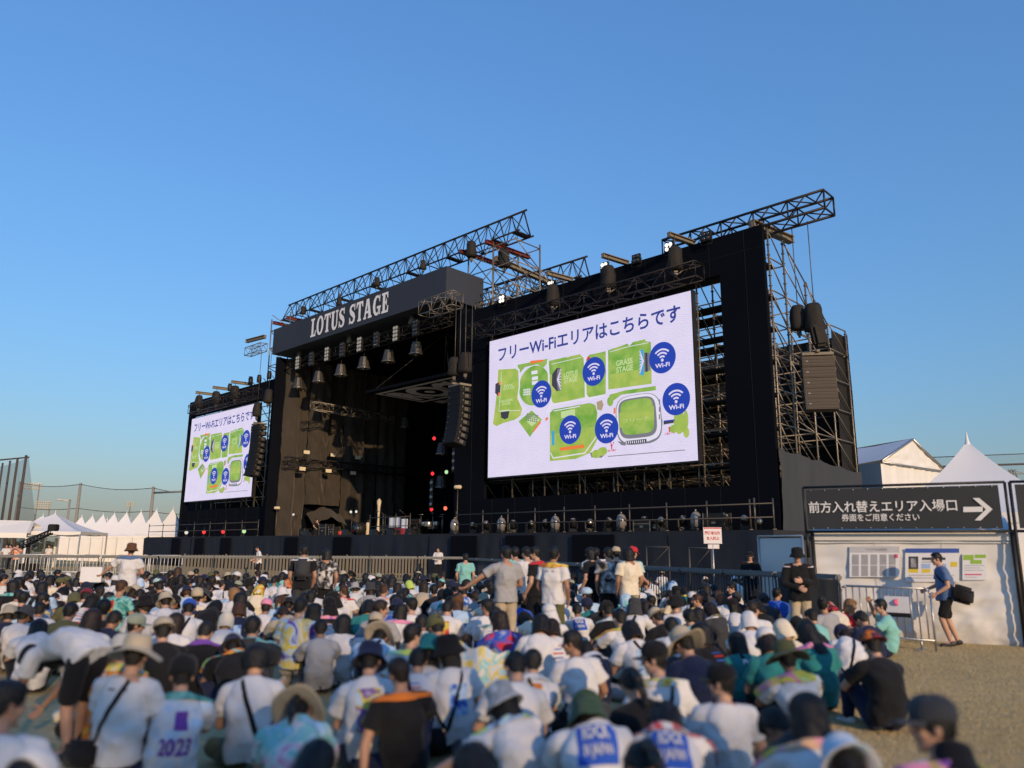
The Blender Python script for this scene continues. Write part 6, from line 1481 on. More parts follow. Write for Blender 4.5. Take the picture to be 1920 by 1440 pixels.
# ================================================================ BARRIERS
WHT = mat('white_enamel_tube', (.66, .63, .58), .45, .08, 3, 0, .2); DKB = mat('dark_barrier_steel', (.045, .05, .06), .5, .2, 3, 0, .3); GRYR = mat('grey_rail_cover', (.15, .155, .155), .6, .2, 2); DKM = mat('dark_mesh_cover', (.030, .036, .042), .85, .2, 3, .2)
def barrier(a, b, h, label, m, group, bars=True, gap=.11, r=.021, sheet=None, rail=None):
    """one crowd-control barrier: bent tube frame, upright bars, flat feet"""
    a, b = Vector(a), Vector(b); d = (b - a).normalized(); Ln = (b - a).length; t = thing('crowd_barrier', label, 'barrier', a, math.atan2(d.y, d.x), group)
    f = MB(); c = .10; e = .03
    f.path([V(e, 0, .0), V(e, 0, h - c), V(e + c * .3, 0, h - c * .3), V(e + c, 0, h), V(Ln - e - c, 0, h), V(Ln - e - c * .3, 0, h - c * .3), V(Ln - e, 0, h - c), V(Ln - e, 0, 0)], r, 6); f.tube(V(e, 0, .18), V(Ln - e, 0, .18), r, 6)
    o = f.build('frame', m); o.parent = t
    if bars:
        n = int(Ln / gap)
        bm_ = MB()
        for k in range(1, n): bm_.tube(V(Ln * k / n, 0, .18), V(Ln * k / n, 0, h), r * .6, 5)
        o = bm_.build('bars', m); o.parent = t
    for x in (.25, Ln - .25): o = MB().box((x, 0, .015), (.06, .6, .02)).tube((x, 0, 0), (x, 0, .2), r, 5).build('foot', m); o.parent = t
    if rail: o = MB().box((Ln / 2, 0, h + .02), (Ln - .02, .16, .12), 0, None, .03).build('rail_cover', rail); o.parent = t
    if sheet: o = MB().grid(lambda u, v: V(.04 + (Ln - .08) * u, -.035 - .012 * math.sin(u * 19), .05 + (h - .06) * v), 10, 2).build('sheet', sheet); o.parent = t
    return t
def run(a, b, step, fn):
    a, b = Vector(a), Vector(b); n = max(1, round((b - a).length / step)); 
    for k in range(n): fn(k, a + (b - a) * (k / n), a + (b - a) * ((k + 1) / n - .02 / n))
PA, PB, PC, PD = at(-40, 1043, Y=33), at(870, 1046, Y=39), at(1210, 1062, Y=22.3), at(1575, 1081, Y=15.3)
for q in (PA, PB, PC, PD): q.z = 0
ordn = lambda k: ('first', 'second', 'third', 'fourth', 'fifth', 'sixth', 'seventh', 'eighth', 'ninth', 'tenth', 'eleventh', 'twelfth', 'thirteenth', 'fourteenth', 'fifteenth', 'sixteenth')[k]
run(PA, PB, 2.45, lambda k, a, b: barrier(a, b, 1.2, 'grey-railed barrier behind the crowd, %s from the left edge' % ordn(k), DKB, 'grey railed barriers before the stage', False, rail=GRYR))
run(PC, PB, 2.3, lambda k, a, b: barrier(b, a, 1.16, 'dark barred barrier in the slanting run, %s left of the red sign' % ordn(k), DKB, 'dark barred barriers', True, .13, rail=GRYR))
run(PD, PC, 1.75, lambda k, a, b: barrier(b, a, 1.16, 'dark barrier in the slanting run, %s from the man in black hat' % ordn(k), DKB, 'dark covered barriers', True, .13, sheet=DKM if k < 1 else None, rail=GRYR))
a, b_ = at(1480, 1090, Y=14.9), at(1576, 1082, Y=14.3); a.z = b_.z = 0
barrier(a, b_, 1.18, 'black cloth covered barrier beside the man in the black hat', DKB, None, True, .13, sheet=DKM)
a, b_ = at(1580, 1190, Y=14.9), at(1756, 1190, Y=13.9); a.z = b_.z = 0
WB_ = barrier(a, b_, 1.05, 'silver barred barrier before the white booth wall', ALU, None, True, .115)
sgn = MB().box((a.lerp(b_, .62) + V(-.02, -.06, .76)), (.40, .012, .28), 0, ((b_ - a).normalized(), V(0, 0, 0) + (b_ - a).normalized().cross(UZ) * -1, UZ)); q_ = sgn.build('notice_board', PAP); tag(q_, 'small white notice with red ring hung on the silver barrier', 'notice')
ma = a.lerp(b_, .62) + V(-.02, -.07, .76); bx_ = (b_ - a).normalized(); MB().lathe(ma + V(0, -.004, .04), [(.06, 0), (.06, .003), (.035, .003)], 20, 0, V(0, -1, 0)).build('ring', PNK, q_); MB().box(ma + V(0, 0, -.18), (.40, .014, .07), 0, (bx_, V(0, 1, 0), UZ)).build('black_strip', BLK, q_)
# cream fence behind the left run, white barriers by the canopy
FA, FB = at(345, 1040, Y=44), at(868, 1040, Y=46); FA.z = FB.z = 0
CRF = mat('cream_fence_board', (.15, .13, .10), .7, .12, 1.5)
def fence(k, a, b):
    d = (b - a).normalized(); L_ = (b - a).length; t = thing('site_fence', 'cream slatted fence panel below the stage skirt, %s from the left' % ordn(k), 'fence', a, math.atan2(d.y, d.x), 'cream fence panels')
    m = MB()
    for i in range(12): m.box((L_ * (i + .5) / 12, 0, .62), (L_ / 12 * .62, .03, 1.2))
    o = m.build('slats', CRF); o.parent = t; o = MB().box((L_ / 2, .04, 1.12), (L_, .05, .12)).box((L_ / 2, .04, .2), (L_, .05, .1)).build('rails', CRF); o.parent = t
    o = MB().box((.03, .05, .64), (.08, .06, 1.28)).build('post', CRF); o.parent = t
run(FA, FB, 2.1, fence)
FA, FB = at(30, 1040, Y=46), at(345, 1040, Y=46); FA.z = FB.z = 0
run(FA, FB, 2.0, lambda k, a, b: barrier(a, b, 1.15, 'white barred barrier by the tents, %s from the left' % ordn(k), WHT, 'white barriers by the tents', True, .2, .03))

# ================================================================ FAR POLES, NETS, FLOODLIGHTS, TREES
POLE = mat('weathered_concrete_pole', (.26, .24, .21), .8, .1, 2); RUST = mat('dark_brown_pole', (.075, .058, .052), .7, .2, 2); LAMPM = mat('pale_lamp_bank', (.62, .56, .44), .5, .1, 6)
def net_mat(nm, col, alpha):
    m = mat(nm, col, .9, .05, 2); nt = m.node_tree; nt.nodes['Principled BSDF'].inputs['Alpha'].default_value = alpha; return m
NET = net_mat('green_grey_net', (.12, .13, .13), .17); NET2 = net_mat('blue_grey_net', (.13, .17, .20), .40)
def pole(px, ytop, d, r, label, m, group=None, arm=None):
    p = at(px, ytop, Y=d); t = thing('pole', label, 'pole', (p.x, p.y, 0), 0, group); o = MB().tube((0, 0, 0), (0, 0, p.z), r, 10, 0, r * .7).build('shaft', m); o.parent = t
    o = MB().lathe((0, 0, p.z), [(r * .8, 0), (r * .8, .12), (r * .3, .2)], 10).build('cap', m); o.parent = t; return t, p
pp = []
for px, yt, d, lab in ((49, 856, 100, 'tall dark brown net pole, nearest of the four at left'), (33, 861, 112, 'dark net pole, second of the four at left'), (19, 866, 124, 'dark net pole, third of the four at left'), (5, 870, 136, 'dark net pole at the very left edge')):
    t, p = pole(px, yt, d, .22, lab, RUST, 'four dark net poles'); pp.append(p)
nn = thing('ball_net', 'blue-grey ball net sloping between the dark poles at left', 'net', (pp[0].x, pp[0].y, 0)); q = MB()
L0 = at(-60, 868, Y=120); q.grid(lambda a, b: (pp[1] + V(1.6, 0, .3)).lerp(L0, a) + V(-3.0 * b - 3 * b * a, 10 * b, -1.0 * math.sin(a * PI) - 12.5 * b * (1 - .35 * a)), 16, 12); q.build('net', NET2, nn); MB().tube(pp[1] + V(1.6, 0, .3), L0, .12, 5).build('cable', RUST, nn)
np_ = []
for px, yt, d, lab in ((151, 908, 120, 'slim concrete net pole left of the tent row'), (288, 915, 112, 'concrete net pole above the tents near the stage'), (38, 905, 128, 'distant net pole behind the dark poles')):
    t, p = pole(px, yt, d, (.28 if px > 100 else .2), lab, POLE, 'concrete net poles'); np_.append(p)
tt = thing('safety_net', 'wide thin grey ball net strung between concrete poles at left', 'net', (np_[0].x, np_[0].y, 0)); q = MB(); e_ = at(380, 917, Y=108)
pts = [np_[2], np_[0], np_[1], e_]
for a, b in zip(pts, pts[1:]): q.grid(lambda u, v: V(a.x + (b.x - a.x) * u, a.y + (b.y - a.y) * u, (a.z + (b.z - a.z) * u - .5 * math.sin(u * PI)) * (1 - v)), 10, 4)
q.build('net', NET, tt)
cb = MB()
for a, b in zip(pts, pts[1:]):
    for f_ in (0, .48): MB().path([V(a.x + (b.x - a.x) * u / 8, a.y + (b.y - a.y) * u / 8, (a.z + (b.z - a.z) * u / 8 - .5 * math.sin(u / 8 * PI)) * (1 - f_ * .7)) for u in range(9)], .06, 4).build('cable', RUST, tt)
pz = np_[1]; MB().tube(pz + V(0, 0, -.7), e_ + V(0, 0, -.2), .14, 6).build('crossbar', POLE, tt)
def floodtower(px, ytop, d, cols, rows, legs_, label, s=.9):
    p = at(px, ytop, Y=d); t = thing('floodlight_tower', label, 'floodlight', (p.x, p.y, 0), R(8), 'stadium floodlight towers')
    for x in legs_: o = MB().tube((x, 0, 0), (x, 0, p.z), .16, 8, 0, .12).build('mast', POLE); o.parent = t
    fr = MB()
    for j in range(rows): fr.tube((-cols * s / 2, 0, p.z - j * s), (cols * s / 2, 0, p.z - j * s), .04, 5)
    o = fr.build('crossbars', POLE); o.parent = t
    for j in range(rows):
        for i in range(cols): o = MB().lathe(((i - (cols - 1) / 2) * s, -.1, p.z - j * s), [(.12 * s, -.3), (.42 * s, 0), (.40 * s, .05), (.02, .07)], 10, 0, V(.2, -1, -.25)).build('lamp', LAMPM); o.parent = t
floodtower(61, 907, 150, 8, 3, (-1.9, 1.3), 'distant floodlight tower with three thin rows of lamps', .45)
floodtower(82, 941, 140, 7, 4, (-1.1, 1.1), 'floodlight bank with four dense bright rows behind the tents', .38)
floodtower(245, 942, 165, 4, 3, (0,), 'small distant floodlight on one mast above the tents', .40)
t, p = pole(131, 939, 96, .16, 'thin street lamp with a short arm between the tents', POLE); o = MB().tube((0, 0, p.z), (-1.3, 0, p.z + .1), .08, 6).lathe((-1.3, 0, p.z + .05), [(.4, 0), (.35, .12), (.1, .2)], 10).build('lamp_arm', LAMPM); o.parent = t; t['category'] = 'street lamp'; t.name = 'street_lamp'
# right: net poles, wires, lattice pylon
nr = thing('safety_net', 'faint ball net and cables beyond the peaked tent at right', 'net', (60, 110, 0)); a, b_, c_ = at(1735, 858, Y=105), at(1850, 853, Y=105), at(2040, 846, Y=105); q = MB()
for s_, e_2 in ((a, b_), (b_, c_)): q.grid(lambda u, v: V(s_.x + (e_2.x - s_.x) * u, s_.y, (s_.z + (e_2.z - s_.z) * u) * (1 - v)), 8, 3)
q.build('net', NET, nr); MB().tube(a, c_, .06, 5).build('cable', RUST, nr); MB().tube(at(1735, 876, Y=105), at(2040, 866, Y=105), .14, 5).build('crossbar', RUST, nr)
pyl = thing('lattice_pylon', 'small distant lattice power pylon at the right edge', 'pylon', (0, 0, 0)); p = at(1897, 880, Y=320); pyl.location = (p.x, p.y, 0); H_ = p.z; mb = MB(); wx = lambda z: 4.2 - 3.4 * (z / H_)
for k in range(9):
    z0, z1 = H_ * k / 9, H_ * (k + 1) / 9
    for sx, sy in ((-1, -1), (1, -1), (1, 1), (-1, 1)):
        sx2, sy2 = (-sy, sx)
        mb.tube((sx * wx(z0), sy * wx(z0), z0), (sx * wx(z1), sy * wx(z1), z1), .22, 5); mb.tube((sx * wx(z0), sy * wx(z0), z0), (sx2 * wx(z1), sy2 * wx(z1), z1), .14, 4)
o = mb.build('lattice', POLE); o.parent = pyl
for z in (.72, .84, .95): o = MB().tube((-5.5, 0, H_ * z), (5.5, 0, H_ * z), .25, 5).tube((-5.5, 0, H_ * z), (0, 0, H_ * z + 1.5), .12, 4).tube((5.5, 0, H_ * z), (0, 0, H_ * z + 1.5), .12, 4).build('cross_arm', POLE); o.parent = pyl
# far line of trees that reads as one mass
TRM = mat('far_foliage', (.045, .055, .035), .9, .4, .4, .3); tr = MB(); rg = random.Random(11)
for i in range(5200):
    x = -150 + 290 * rg.random(); h = 3.2 + 2.2 * noise.noise(V(x * .06, 3, 0)) + 2.5 * noise.noise(V(x * .25, 8, 0)); z = max(.3, h) * rg.random() ** .6; y = 205 + 8 * rg.random(); s_ = .35 + .5 * rg.random(); p = V(x, y, z)
    a_, b2 = V(rg.uniform(-1, 1), rg.uniform(-1, 1), rg.uniform(-1, 1)).normalized() * s_, V(rg.uniform(-1, 1), rg.uniform(-1, 1), rg.uniform(-1, 1)).normalized() * s_
    tr.add([p - a_, p + b2, p + a_, p - b2], [(0, 1, 2, 3)])
tag(tr.build('treeline', TRM), 'low far line of trees behind the tents', 'trees', kind='stuff')
# camera crane by the canopy
cr = thing('camera_crane', 'black camera crane with lattice arm before the white tents', 'camera crane', at(60, 1035, Y=50)); cr.location.z = 0; a, b_ = at(38, 1028, Y=50), at(96, 1000, Y=49); mb = MB()
d_ = (b_ - a); 
for o1, o2 in ((.25, .0), (-.25, .0), (0, .4)): mb.tube(a + V(0, o1, o2), b_ + V(0, o1 * .6, o2 * .6), .05, 5)
for k in range(9):
    p0, p1 = a + d_ * k / 9, a + d_ * (k + 1) / 9; mb.tube(p0 + V(0, .2, 0), p1 + V(0, 0, .3), .03, 4); mb.tube(p0 + V(0, -.2, 0), p1 + V(0, 0, .3), .03, 4); mb.tube(p1 + V(0, .2, 0), p1 + V(0, -.2, 0), .03, 4)
mb.build('arm', BLK, cr); MB().box(b_ + V(.1, 0, .35), (.5, .5, .42), 0, None, .05).build('camera_head', BLK, cr); MB().tube((a.x + .5, a.y, 0), (a.x + .5, a.y, a.z + .3), .12, 8).box((a.x + .5, a.y, .3), (1.2, 1.0, .5), 0, None, .06).build('pedestal', BLK, cr)
# ================================================================ ADDED TREES, unseen behind the photographer, put in to shade the near crowd
LEAF = mat('broad_leaves', (.06, .085, .03), .8, .4, .5, 0, 0, .2); BARK = mat('tree_bark', (.10, .075, .05), .9, .3, 4, .5)
def tree(x, y, h, cw, sd, label):
    rg = random.Random(sd); t = thing('tree', label, 'tree', (x, y, 0), 0, 'unseen trees added for shade behind the photographer'); tk = MB(); crown = MB()
    top = V(rg.uniform(-.3, .3), rg.uniform(-.3, .3), h * .55); chain(tk, [V(0, 0, -.1), V(.05, 0, h * .25), top], [.26, .21, .13], 10)
    limbs = []
    for k in range(7):
        a = 2 * PI * k / 7 + rg.uniform(-.4, .4); z0 = h * rg.uniform(.28, .52); e = V(math.cos(a) * cw * rg.uniform(.45, .8), math.sin(a) * cw * rg.uniform(.45, .8), h * rg.uniform(.5, .85)); chain(tk, [V(0, 0, z0), e * .5 + V(0, 0, z0 * .4), e], [.10, .07, .03], 7); limbs.append(e)
    o = tk.build('trunk', BARK); o.parent = t
    cl = limbs + [V(rg.uniform(-.6, .6) * cw, rg.uniform(-.6, .6) * cw, h * rg.uniform(.55, .97)) for _ in range(12)]
    for c in cl:
        r_ = rg.uniform(.7, 1.25) * cw * .36
        for _ in range(40):
            p = c + V(rg.gauss(0, 1), rg.gauss(0, 1), rg.gauss(0, .8)) * r_ * .55; s_ = rg.uniform(.09, .2)
            a_ = V(rg.uniform(-1, 1), rg.uniform(-1, 1), rg.uniform(-1, 1)).normalized() * s_; b_ = V(rg.uniform(-1, 1), rg.uniform(-1, 1), rg.uniform(-1, 1)).normalized() * s_ * .8
            crown.add([p - a_, p + b_, p + a_, p - b_], [(0, 1, 2, 3)])
    o = crown.build('crown', LEAF); o.parent = t
for k in range(9):
    x = -6 + k * 2.9; h = 14.0 if x < 15.5 else 12.4
    tree(x + .5 * math.sin(k * 5), -26 + 1.8 * math.sin(k * 2.3), h + .6 * math.sin(k * 1.7), 2.5, 100 + k, 'one of the unseen trees added for shade behind the photographer, %s from its left end' % ordn(k))
# ================================================================ THE CROWD
make_all_poses(); make_headwear()
PC_ = dict(H='hugging', P='phone', T='turned', B='bowed', K='kneeling', L='leaning', S='shading', R='reaching', h='hugging_mirrored', p='phone_mirrored', U='turned_mirrored', b='bowed_mirrored', k='kneeling_mirrored', l='leaning_mirrored')
HC_ = dict(s='short', c='cropped', t='tousled', b='bob', l='long', p='ponytail', u='bun')
HT_C = dict(K='bucket hat', W='wide-brimmed hat', C='cap', R='backward cap', F='sun cap with neck flap', N='beanie', T='towel on the head', O='hood')
cr_ = random.Random(21)
for i_ in HAIR:
    pass
def put(x, y, pose, hair, hat, shirt, towel=None, strap=0, prn=None, label=None, rz=None, skin=None, scale=None, trousers=None, group='people sitting on the grass before the stage', by='top', d=None, **kw):
    """seat a person so that the top of the head stands at photo pixel (x, y) for the height of that pose"""
    pose = PC_.get(pose, pose); P = POSES[pose]
    hr, hc = (HC_[hair[0]], hair[1] if len(hair) > 1 else 'k') if hair else (None, 'k')
    hatn, hatc = (HT_C[hat[0]], hat[1:]) if hat else (None, 'k')
    scale = scale or cr_.uniform(.90, 1.02); rz = R(cr_.uniform(-6, 34)) if rz is None else R(rz)
    top = (P['T'] @ V(0, -.01, .125 + (.032 if hatn else .012))) * scale
    off = Matrix.Rotation(rz, 3, 'Z') @ V(top.x, top.y, 0)
    if d is None: q = at(x, y, Z=top.z)
    else: q = at(x, 1200, Y=d)
    loc = V(q.x - off.x, q.y - off.y, 0)
    pat = shirt[1:] if len(shirt) > 1 else None
    o = person(pose, loc, rz, hr, hc, hatn, hatc, shirt[0], pat, trousers or cr_.choice('dknkdegln'), towel, strap, prn, cr_.choice((0, 0, 1, 1, 2)) if skin is None else skin, scale, shoes=cr_.choice((0, 1)) if (loc.y < 9 or pose.startswith('stand') or pose == 'bending') else None, label=label, group=group, **kw)
    return o

NEAR = [  # x, y of the head top, pose, hair, hat, shirt, extras
    (254, 1188, 'k', 'c', 'We', 'w', dict(strap=1, prn='small', mask=True, rz=-4, scale=.94, label='person in white tee and wide beige sun hat, black shoulder strap, at the front left')),
    (327, 1228, 'h', 'c', 'Nk', 'uiwi', dict(towel='mt', prn='2023', label='person in blue and white 2023 shirt with black beanie and teal towel')),
    (216, 1194, 'P', 's', 'Kc', 'oyow', dict(towel='wtyw', label='person in orange top with colourful towel behind the wide beige sun hat')),
    (390, 1165, 'p', 's', None, 'k', dict(towel='v', label='person in black jacket with purple collar beside the navy bucket hat')),
    (430, 1200, 'B', 's', 'Kn', 'k', dict(towel='yomz', label='person bowed under a navy bucket hat with yellow print on the back')),
    (487, 1152, 'H', 's', None, 'd', dict(towel='tmw', label='person with black hair and teal towel on a charcoal shirt, left of centre')),
    (491, 1212, 'P', 't', None, 'w', dict(strap=-1, rz=8, label='person with curly black hair, white tee and black strap at the front left')),
    (600, 1160, 'h', 's', None, 'g', dict(trousers='n', label='person in plain grey tee with short black hair')),
    (577, 1302, 'B', 'p', 'We', 'mimwp', dict(rz=10, label='person with dark ponytail under a wide greyish sun hat, pastel shirt')),
    (676, 1228, 'H', 'bb', None, 'w', dict(scale=.88, rz=6, label='person with brown bob and plain white tee at the front')),
    (709, 1206, 'p', 's', 'Kn', 'w', dict(prn='art', label='person in white tee with artwork and navy bucket hat near the brown bob')),
    (757, 1226, 'l', 'cb', None, 'k', dict(towel='o', rz=12, label='person in black shirt with orange neck towel and bare left arm')),
    (797, 1215, 'P', 's', None, 'w', dict(strap=-1, prn='lines', label='person in white tee with black strap right of the orange towel')),
    (795, 1187, 'H', 'b', 'Kt', 'w', dict(label='person wearing a teal bucket hat in the middle')),
    (849, 1186, 'T', 'l', 'Kk', 'w', dict(prn='blue', strap=1, bag=False, label='person with long hair under a black bucket hat, blue print on white tee')),
    (697, 1147, 'h', 's', 'Cee', 'w', dict(towel='tv', label='person in tan cap with teal and purple towel')),
    (712, 1178, 'B', 's', 'We', 'i', dict(strap=1, bag=False, label='person in pale blue with a round beige sun hat, strap across back')),
    (922, 1281, 'R', 'b', 'Kwgw', 'w', dict(towel='mzin', rz=14, label='person in patterned white bucket hat leaning left, green and blue towel')),
    (987, 1214, 'h', 's', None, 'w', dict(strap=-1, prn='sun', towel='twy', rz=6, label='person in white tee with orange tropical back print and black strap')),
    (945, 1221, 'P', 'c', None, 'w', dict(label='person with cropped hair in white tee left of the tropical print')),
    (1097, 1208, 'B', 's', None, 'n', dict(prn='list', towel='w', rz=14, label='person in navy tee with grey tour lettering and green patch')),
    (1113, 1303, 'B', 'l', 'Ff', 'w', dict(prn='rock', rz=4, label='person in green neck-flap cap and white ROCK tee at the front')),
    (1195, 1250, 'p', 'p', None, 'k', dict(label='person with tied black hair and black shirt at the front right of centre')),
    (1238, 1322, 'b', 'b', None, 'w', dict(prn='rock', towel='wrw', rz=-8, label='person with black bob, white ROCK tee and white red towel at bottom')),
    (1176, 1163, 'P', 'b', None, 'w', dict(prn='blue', strap=-1, bag=False, label='person with round black bob, white tee with blue patch and strap')),
    (1232, 1198, 'T', 's', 'Ck', 'w', dict(strap=1, rz=10, towel='oyww', label='person in black cap turned left, white shirt and black strap')),
    (1347, 1238, 'T', 's', 'Ck', 'w', dict(rz=-4, trousers='n', label='person in plain white tee and black cap looking left, front right')),
    (1380, 1183, 'h', 'l', None, 't', dict(prn='23', strap=-1, bag=False, label='person with long dark hair in teal shirt numbered 23')),
    (1440, 1178, 'P', 'bb', 'Cw', 't', dict(label='person in white cap and teal shirt right of the number 23')),
    (1477, 1200, 'H', 's', 'Wl', 'w', dict(towel='rpyzw', long_towel=.08, rz=4, label='person in olive sun hat with long rainbow towel down the back')),
    (1566, 1178, 'b', 's', 'Nn', 'w', dict(strap=1, rz=-6, label='person in white tee, navy beanie and black strap at the crowd right edge')),
    (1626, 1180, 'H', 's', 'Rrno', 'k', dict(rz=8, label='person in black shirt with red and navy cap at the crowd right end')),
    (1506, 1294, 'h', 'l', None, 'w', dict(towel='py', strap=1, rz=-2, label='person with black hair and pink yellow scarf at the bottom right')),
    (1598, 1388, 'B', 's', 'Kwi', 'w', dict(rz=4, label='person in white cloth hat at the bottom edge, right of the pink scarf')),
    (1728, 1300, 'T', 's', 'Cd', 'w', dict(towel='vpy', rz=14, label='person in dark grey cap facing left with magenta and yellow towel')),
    (1772, 1388, 'H', 's', 'Kk', 'd', dict(rz=-8, scale=.86, label='person in black brimmed hat at the bottom right corner')),
    (848, 1405, 'b', 'b', None, 'k', dict(label='person with dark hair bowed at the bottom edge before the reaching figure')),
    (95, 1414, 'B', 's', 'Cw', 'w', dict(label='person in white cap at the bottom left edge')),
    (2, 1268, 'U', 's', None, 'w', dict(rz=30, label='person in white tee cut off by the left edge, arm forward')),
    (15, 1134, 'H', 's', 'Ke', 'n', dict(label='person in beige bucket hat and navy top at the left edge')),
    (600, 1395, 'B', 'l', None, 'mpim', dict(label='person with long dark hair and pastel print at the bottom left of centre', rz=-6)),
    (1180, 1395, 'B', 'p', None, 'k', dict(label='person in black bowed at the bottom edge between the two ROCK tees')),
    (1440, 1330, 'b', 's', None, 'd', dict(label='person in charcoal bowed down behind the pink scarf')),
    # second belt
    (1005, 1152, 'P', 'b', None, 'w', {}), (905, 1120, 'T', 's', None, 'w', dict(label='man with short hair in white tee looking left in the middle belt')), (938, 1143, 'H', 'bb', None, 'rruw', dict(label='person in red and blue striped football shirt')),
    (1040, 1160, 'p', 'bb', None, 'w', dict(prn='lines')), (1087, 1130, 'h', 's', None, 'w', dict(prn='rock')), (1148, 1140, 'H', 's', None, 'w', dict(towel='oz', prn='lines')), (1085, 1177, 'T', 's', None, 'w', {}),
    (1300, 1165, 'H', 'b', None, 'k', dict(prn='lines')), (1328, 1130, 'P', 'bb', None, 'd', dict(towel='clw')), (1250, 1155, 'h', 's', None, 'w', {}), (1272, 1180, 'P', 's', 'We', 'n', dict(label='person under a broad tan sun hat beside the black cap')),
    (1395, 1143, 'H', 's', 'Ow', 'w', dict(label='person in white hood, long back of white shirt')), (1467, 1158, 'h', 's', 'Oc', 'c', dict(label='person under a cream hood at right of centre')), (1510, 1165, 'P', 'l', None, 't', dict(towel='vpk')),
    (1508, 1140, 'H', 's', None, 'tmm', dict(label='person in mint printed top near the man in black hat')), (1543, 1133, 'B', 's', 'Terno', 'c', dict(label='person with striped towel over the head in front of the black barrier')),
    (1430, 1113, 'P', 's', 'Nd', 'd', {}), (1312, 1105, 'h', 'bn', None, 'k', {}), (1352, 1112, 'H', 'bn', None, 'w', dict(towel='iw')), (1275, 1100, 'P', 'l', None, 't', dict(towel='oy')),
    (1170, 1112, 'H', 's', 'Tmiw', 'w', dict(label='person with mint and white towel over the head in the middle')), (1118, 1108, 'P', 's', 'Cs', 'm', {}), (1020, 1113, 'h', 'l', 'Kc', 'b', {}), (1022, 1098, 'H', 's', 'Oz', 'i', dict(label='person in lime yellow hood in the middle')), (1000, 1092, 'P', 's', 'Kg', 'w', {}),
    (968, 1112, 'H', 's', None, 'u', {}), (842, 1128, 'P', 's', None, 'w', dict(prn='sun')), (795, 1150, 'h', 's', None, 'c', dict(label='person in cream shirt with rounded back, middle of the crowd')), (765, 1165, 'U', 's', None, 'ww', dict(towel='mz')),
    (740, 1122, 'H', 's', 'Kn', 'wuw', {}), (690, 1125, 'P', 'b', None, 't', {}), (640, 1150, 'h', 'l', None, 'w', {}), (560, 1118, 'K', 's', None, 'wviyw', dict(label='person in violet and yellow printed shirt kneeling left of centre')), (542, 1122, 'P', 's', 'Kk', 'k', {}),
    (500, 1122, 'H', 's', 'Cp', 'w', dict(label='person in pink cap left of centre')), (484, 1096, 'p', 's', 'Toyw', 'c', dict(label='person with orange and white towel over the head')), (437, 1100, 'T', 'ly', None, 'w', dict(label='person with long light brown hair facing left')),
    (425, 1145, 'H', 's', 'Oc', 'w', {}), (353, 1124, 'P', 's', 'Cu', 'w', dict(strap=1, bag=False, label='person in royal blue cap on the left side')), (327, 1147, 'h', 'lb', None, 'w', {}), (303, 1113, 'P', 's', 'Ke', 'w', {}), (303, 1155, 'H', 's', 'Re', 'k', {}),
    (253, 1148, 'U', 's', 'Cs', 'w', dict(towel='mw', label='person in sage cap looking right on the left side')), (212, 1145, 'P', 's', None, 'n', {}), (200, 1120, 'T', 's', None, 'k', dict(rz=-30)), (167, 1140, 'h', 'bb', None, 'w', dict(prn='sun')), (137, 1128, 'H', 's', None, 'l', {}),
    (134, 1110, 'P', 's', 'Ol', 'l', dict(label='person in olive hood on the left side')), (62, 1138, 'p', 's', 'Kd', 'w', {}), (70, 1168, 'B', 'l', 'Cn', 'w', {}), (85, 1128, 'h', 's', None, 'w', {}), (40, 1105, 'H', 's', None, 'c', {}),
    (36, 1078, 'P', 's', 'Kw', 'k', dict(label='person in white bucket hat and black top near the left edge')), (79, 1076, 'h', 's', 'Cn', 'k', {}), (112, 1079, 'U', 's', None, 'k', {}), (159, 1078, 'H', 's', 'Tyryr', 'w', dict(label='person with yellow and red towel over the head, back row left')),
    (8, 1076, 'U', 's', None, 'w', dict(towel='mo')), (161, 1104, 'P', 's', 'Cq', 'w', {}), (214, 1108, 'U', 's', None, 'k', dict(towel='p')), (300, 1084, 'h', 's', 'Cmw', 'k', {}), (338, 1062, 'k', 'ln', None, 'k', dict(label='person with chestnut hair kneeling tall in the back row at left')), (372, 1065, 'K', 's', None, 'w', dict(label='person kneeling in white beside the chestnut hair, back row left')),
    (444, 1074, 'P', 's', 'Cm', 'c', {}), (395, 1092, 'h', 's', None, 'w', {}), (265, 1105, 'P', 's', None, 'k', {}), (405, 1128, 'B', 'b', None, 'k', {}),
    (452, 1100, 'H', 's', None, 'k', {}), (540, 1086, 'P', 's', 'Teor', 'w', dict(label='person with cream and red patterned towel cap in the back rows')), (566, 1092, 'h', 's', 'Ce', 'w', {}), (593, 1098, 'H', 's', 'Ck', 'w', {}), (600, 1128, 'U', 'b', None, 'w', dict(towel='rw', label='person with dark bob and red and white towel')),
    (645, 1105, 'P', 'b', None, 'c', {}), (660, 1092, 'h', 's', 'Kg', 'w', {}), (700, 1088, 'P', 's', None, 'w', dict(towel='me')), (735, 1080, 'U', 'b', None, 'w', {}), (770, 1087, 'h', 's', 'Oz', 'w', dict(label='person in lime hood in the back rows')), (783, 1072, 'P', 's', 'Ce', 'q', {}),
    (822, 1085, 'H', 's', 'Cm', 'oww', {}), (830, 1105, 'P', 'bb', None, 'w', {}), (862, 1068, 'h', 's', 'Kw', 'k', {}), (866, 1100, 'P', 's', None, 'wiuw', {}), (893, 1078, 'H', 's', 'Cm', 't', dict(label='person in mint cap behind the sign holder in grey')), (908, 1122, 'h', 's', None, 'n', {}),
    (760, 1105, 'P', 's', None, 'w', dict(prn='blue')), (715, 1105, 'h', 's', None, 'c', dict(towel='ro')), (1100, 1100, 'T', 's', 'Ci', 'i', {}), (1070, 1095, 'P', 'p', None, 'w', {}), (1145, 1120, 'B', 's', None, 'm', {}), (1205, 1125, 'h', 'bb', None, 'w', {}), (1225, 1140, 'P', 's', 'Re', 'k', {}),
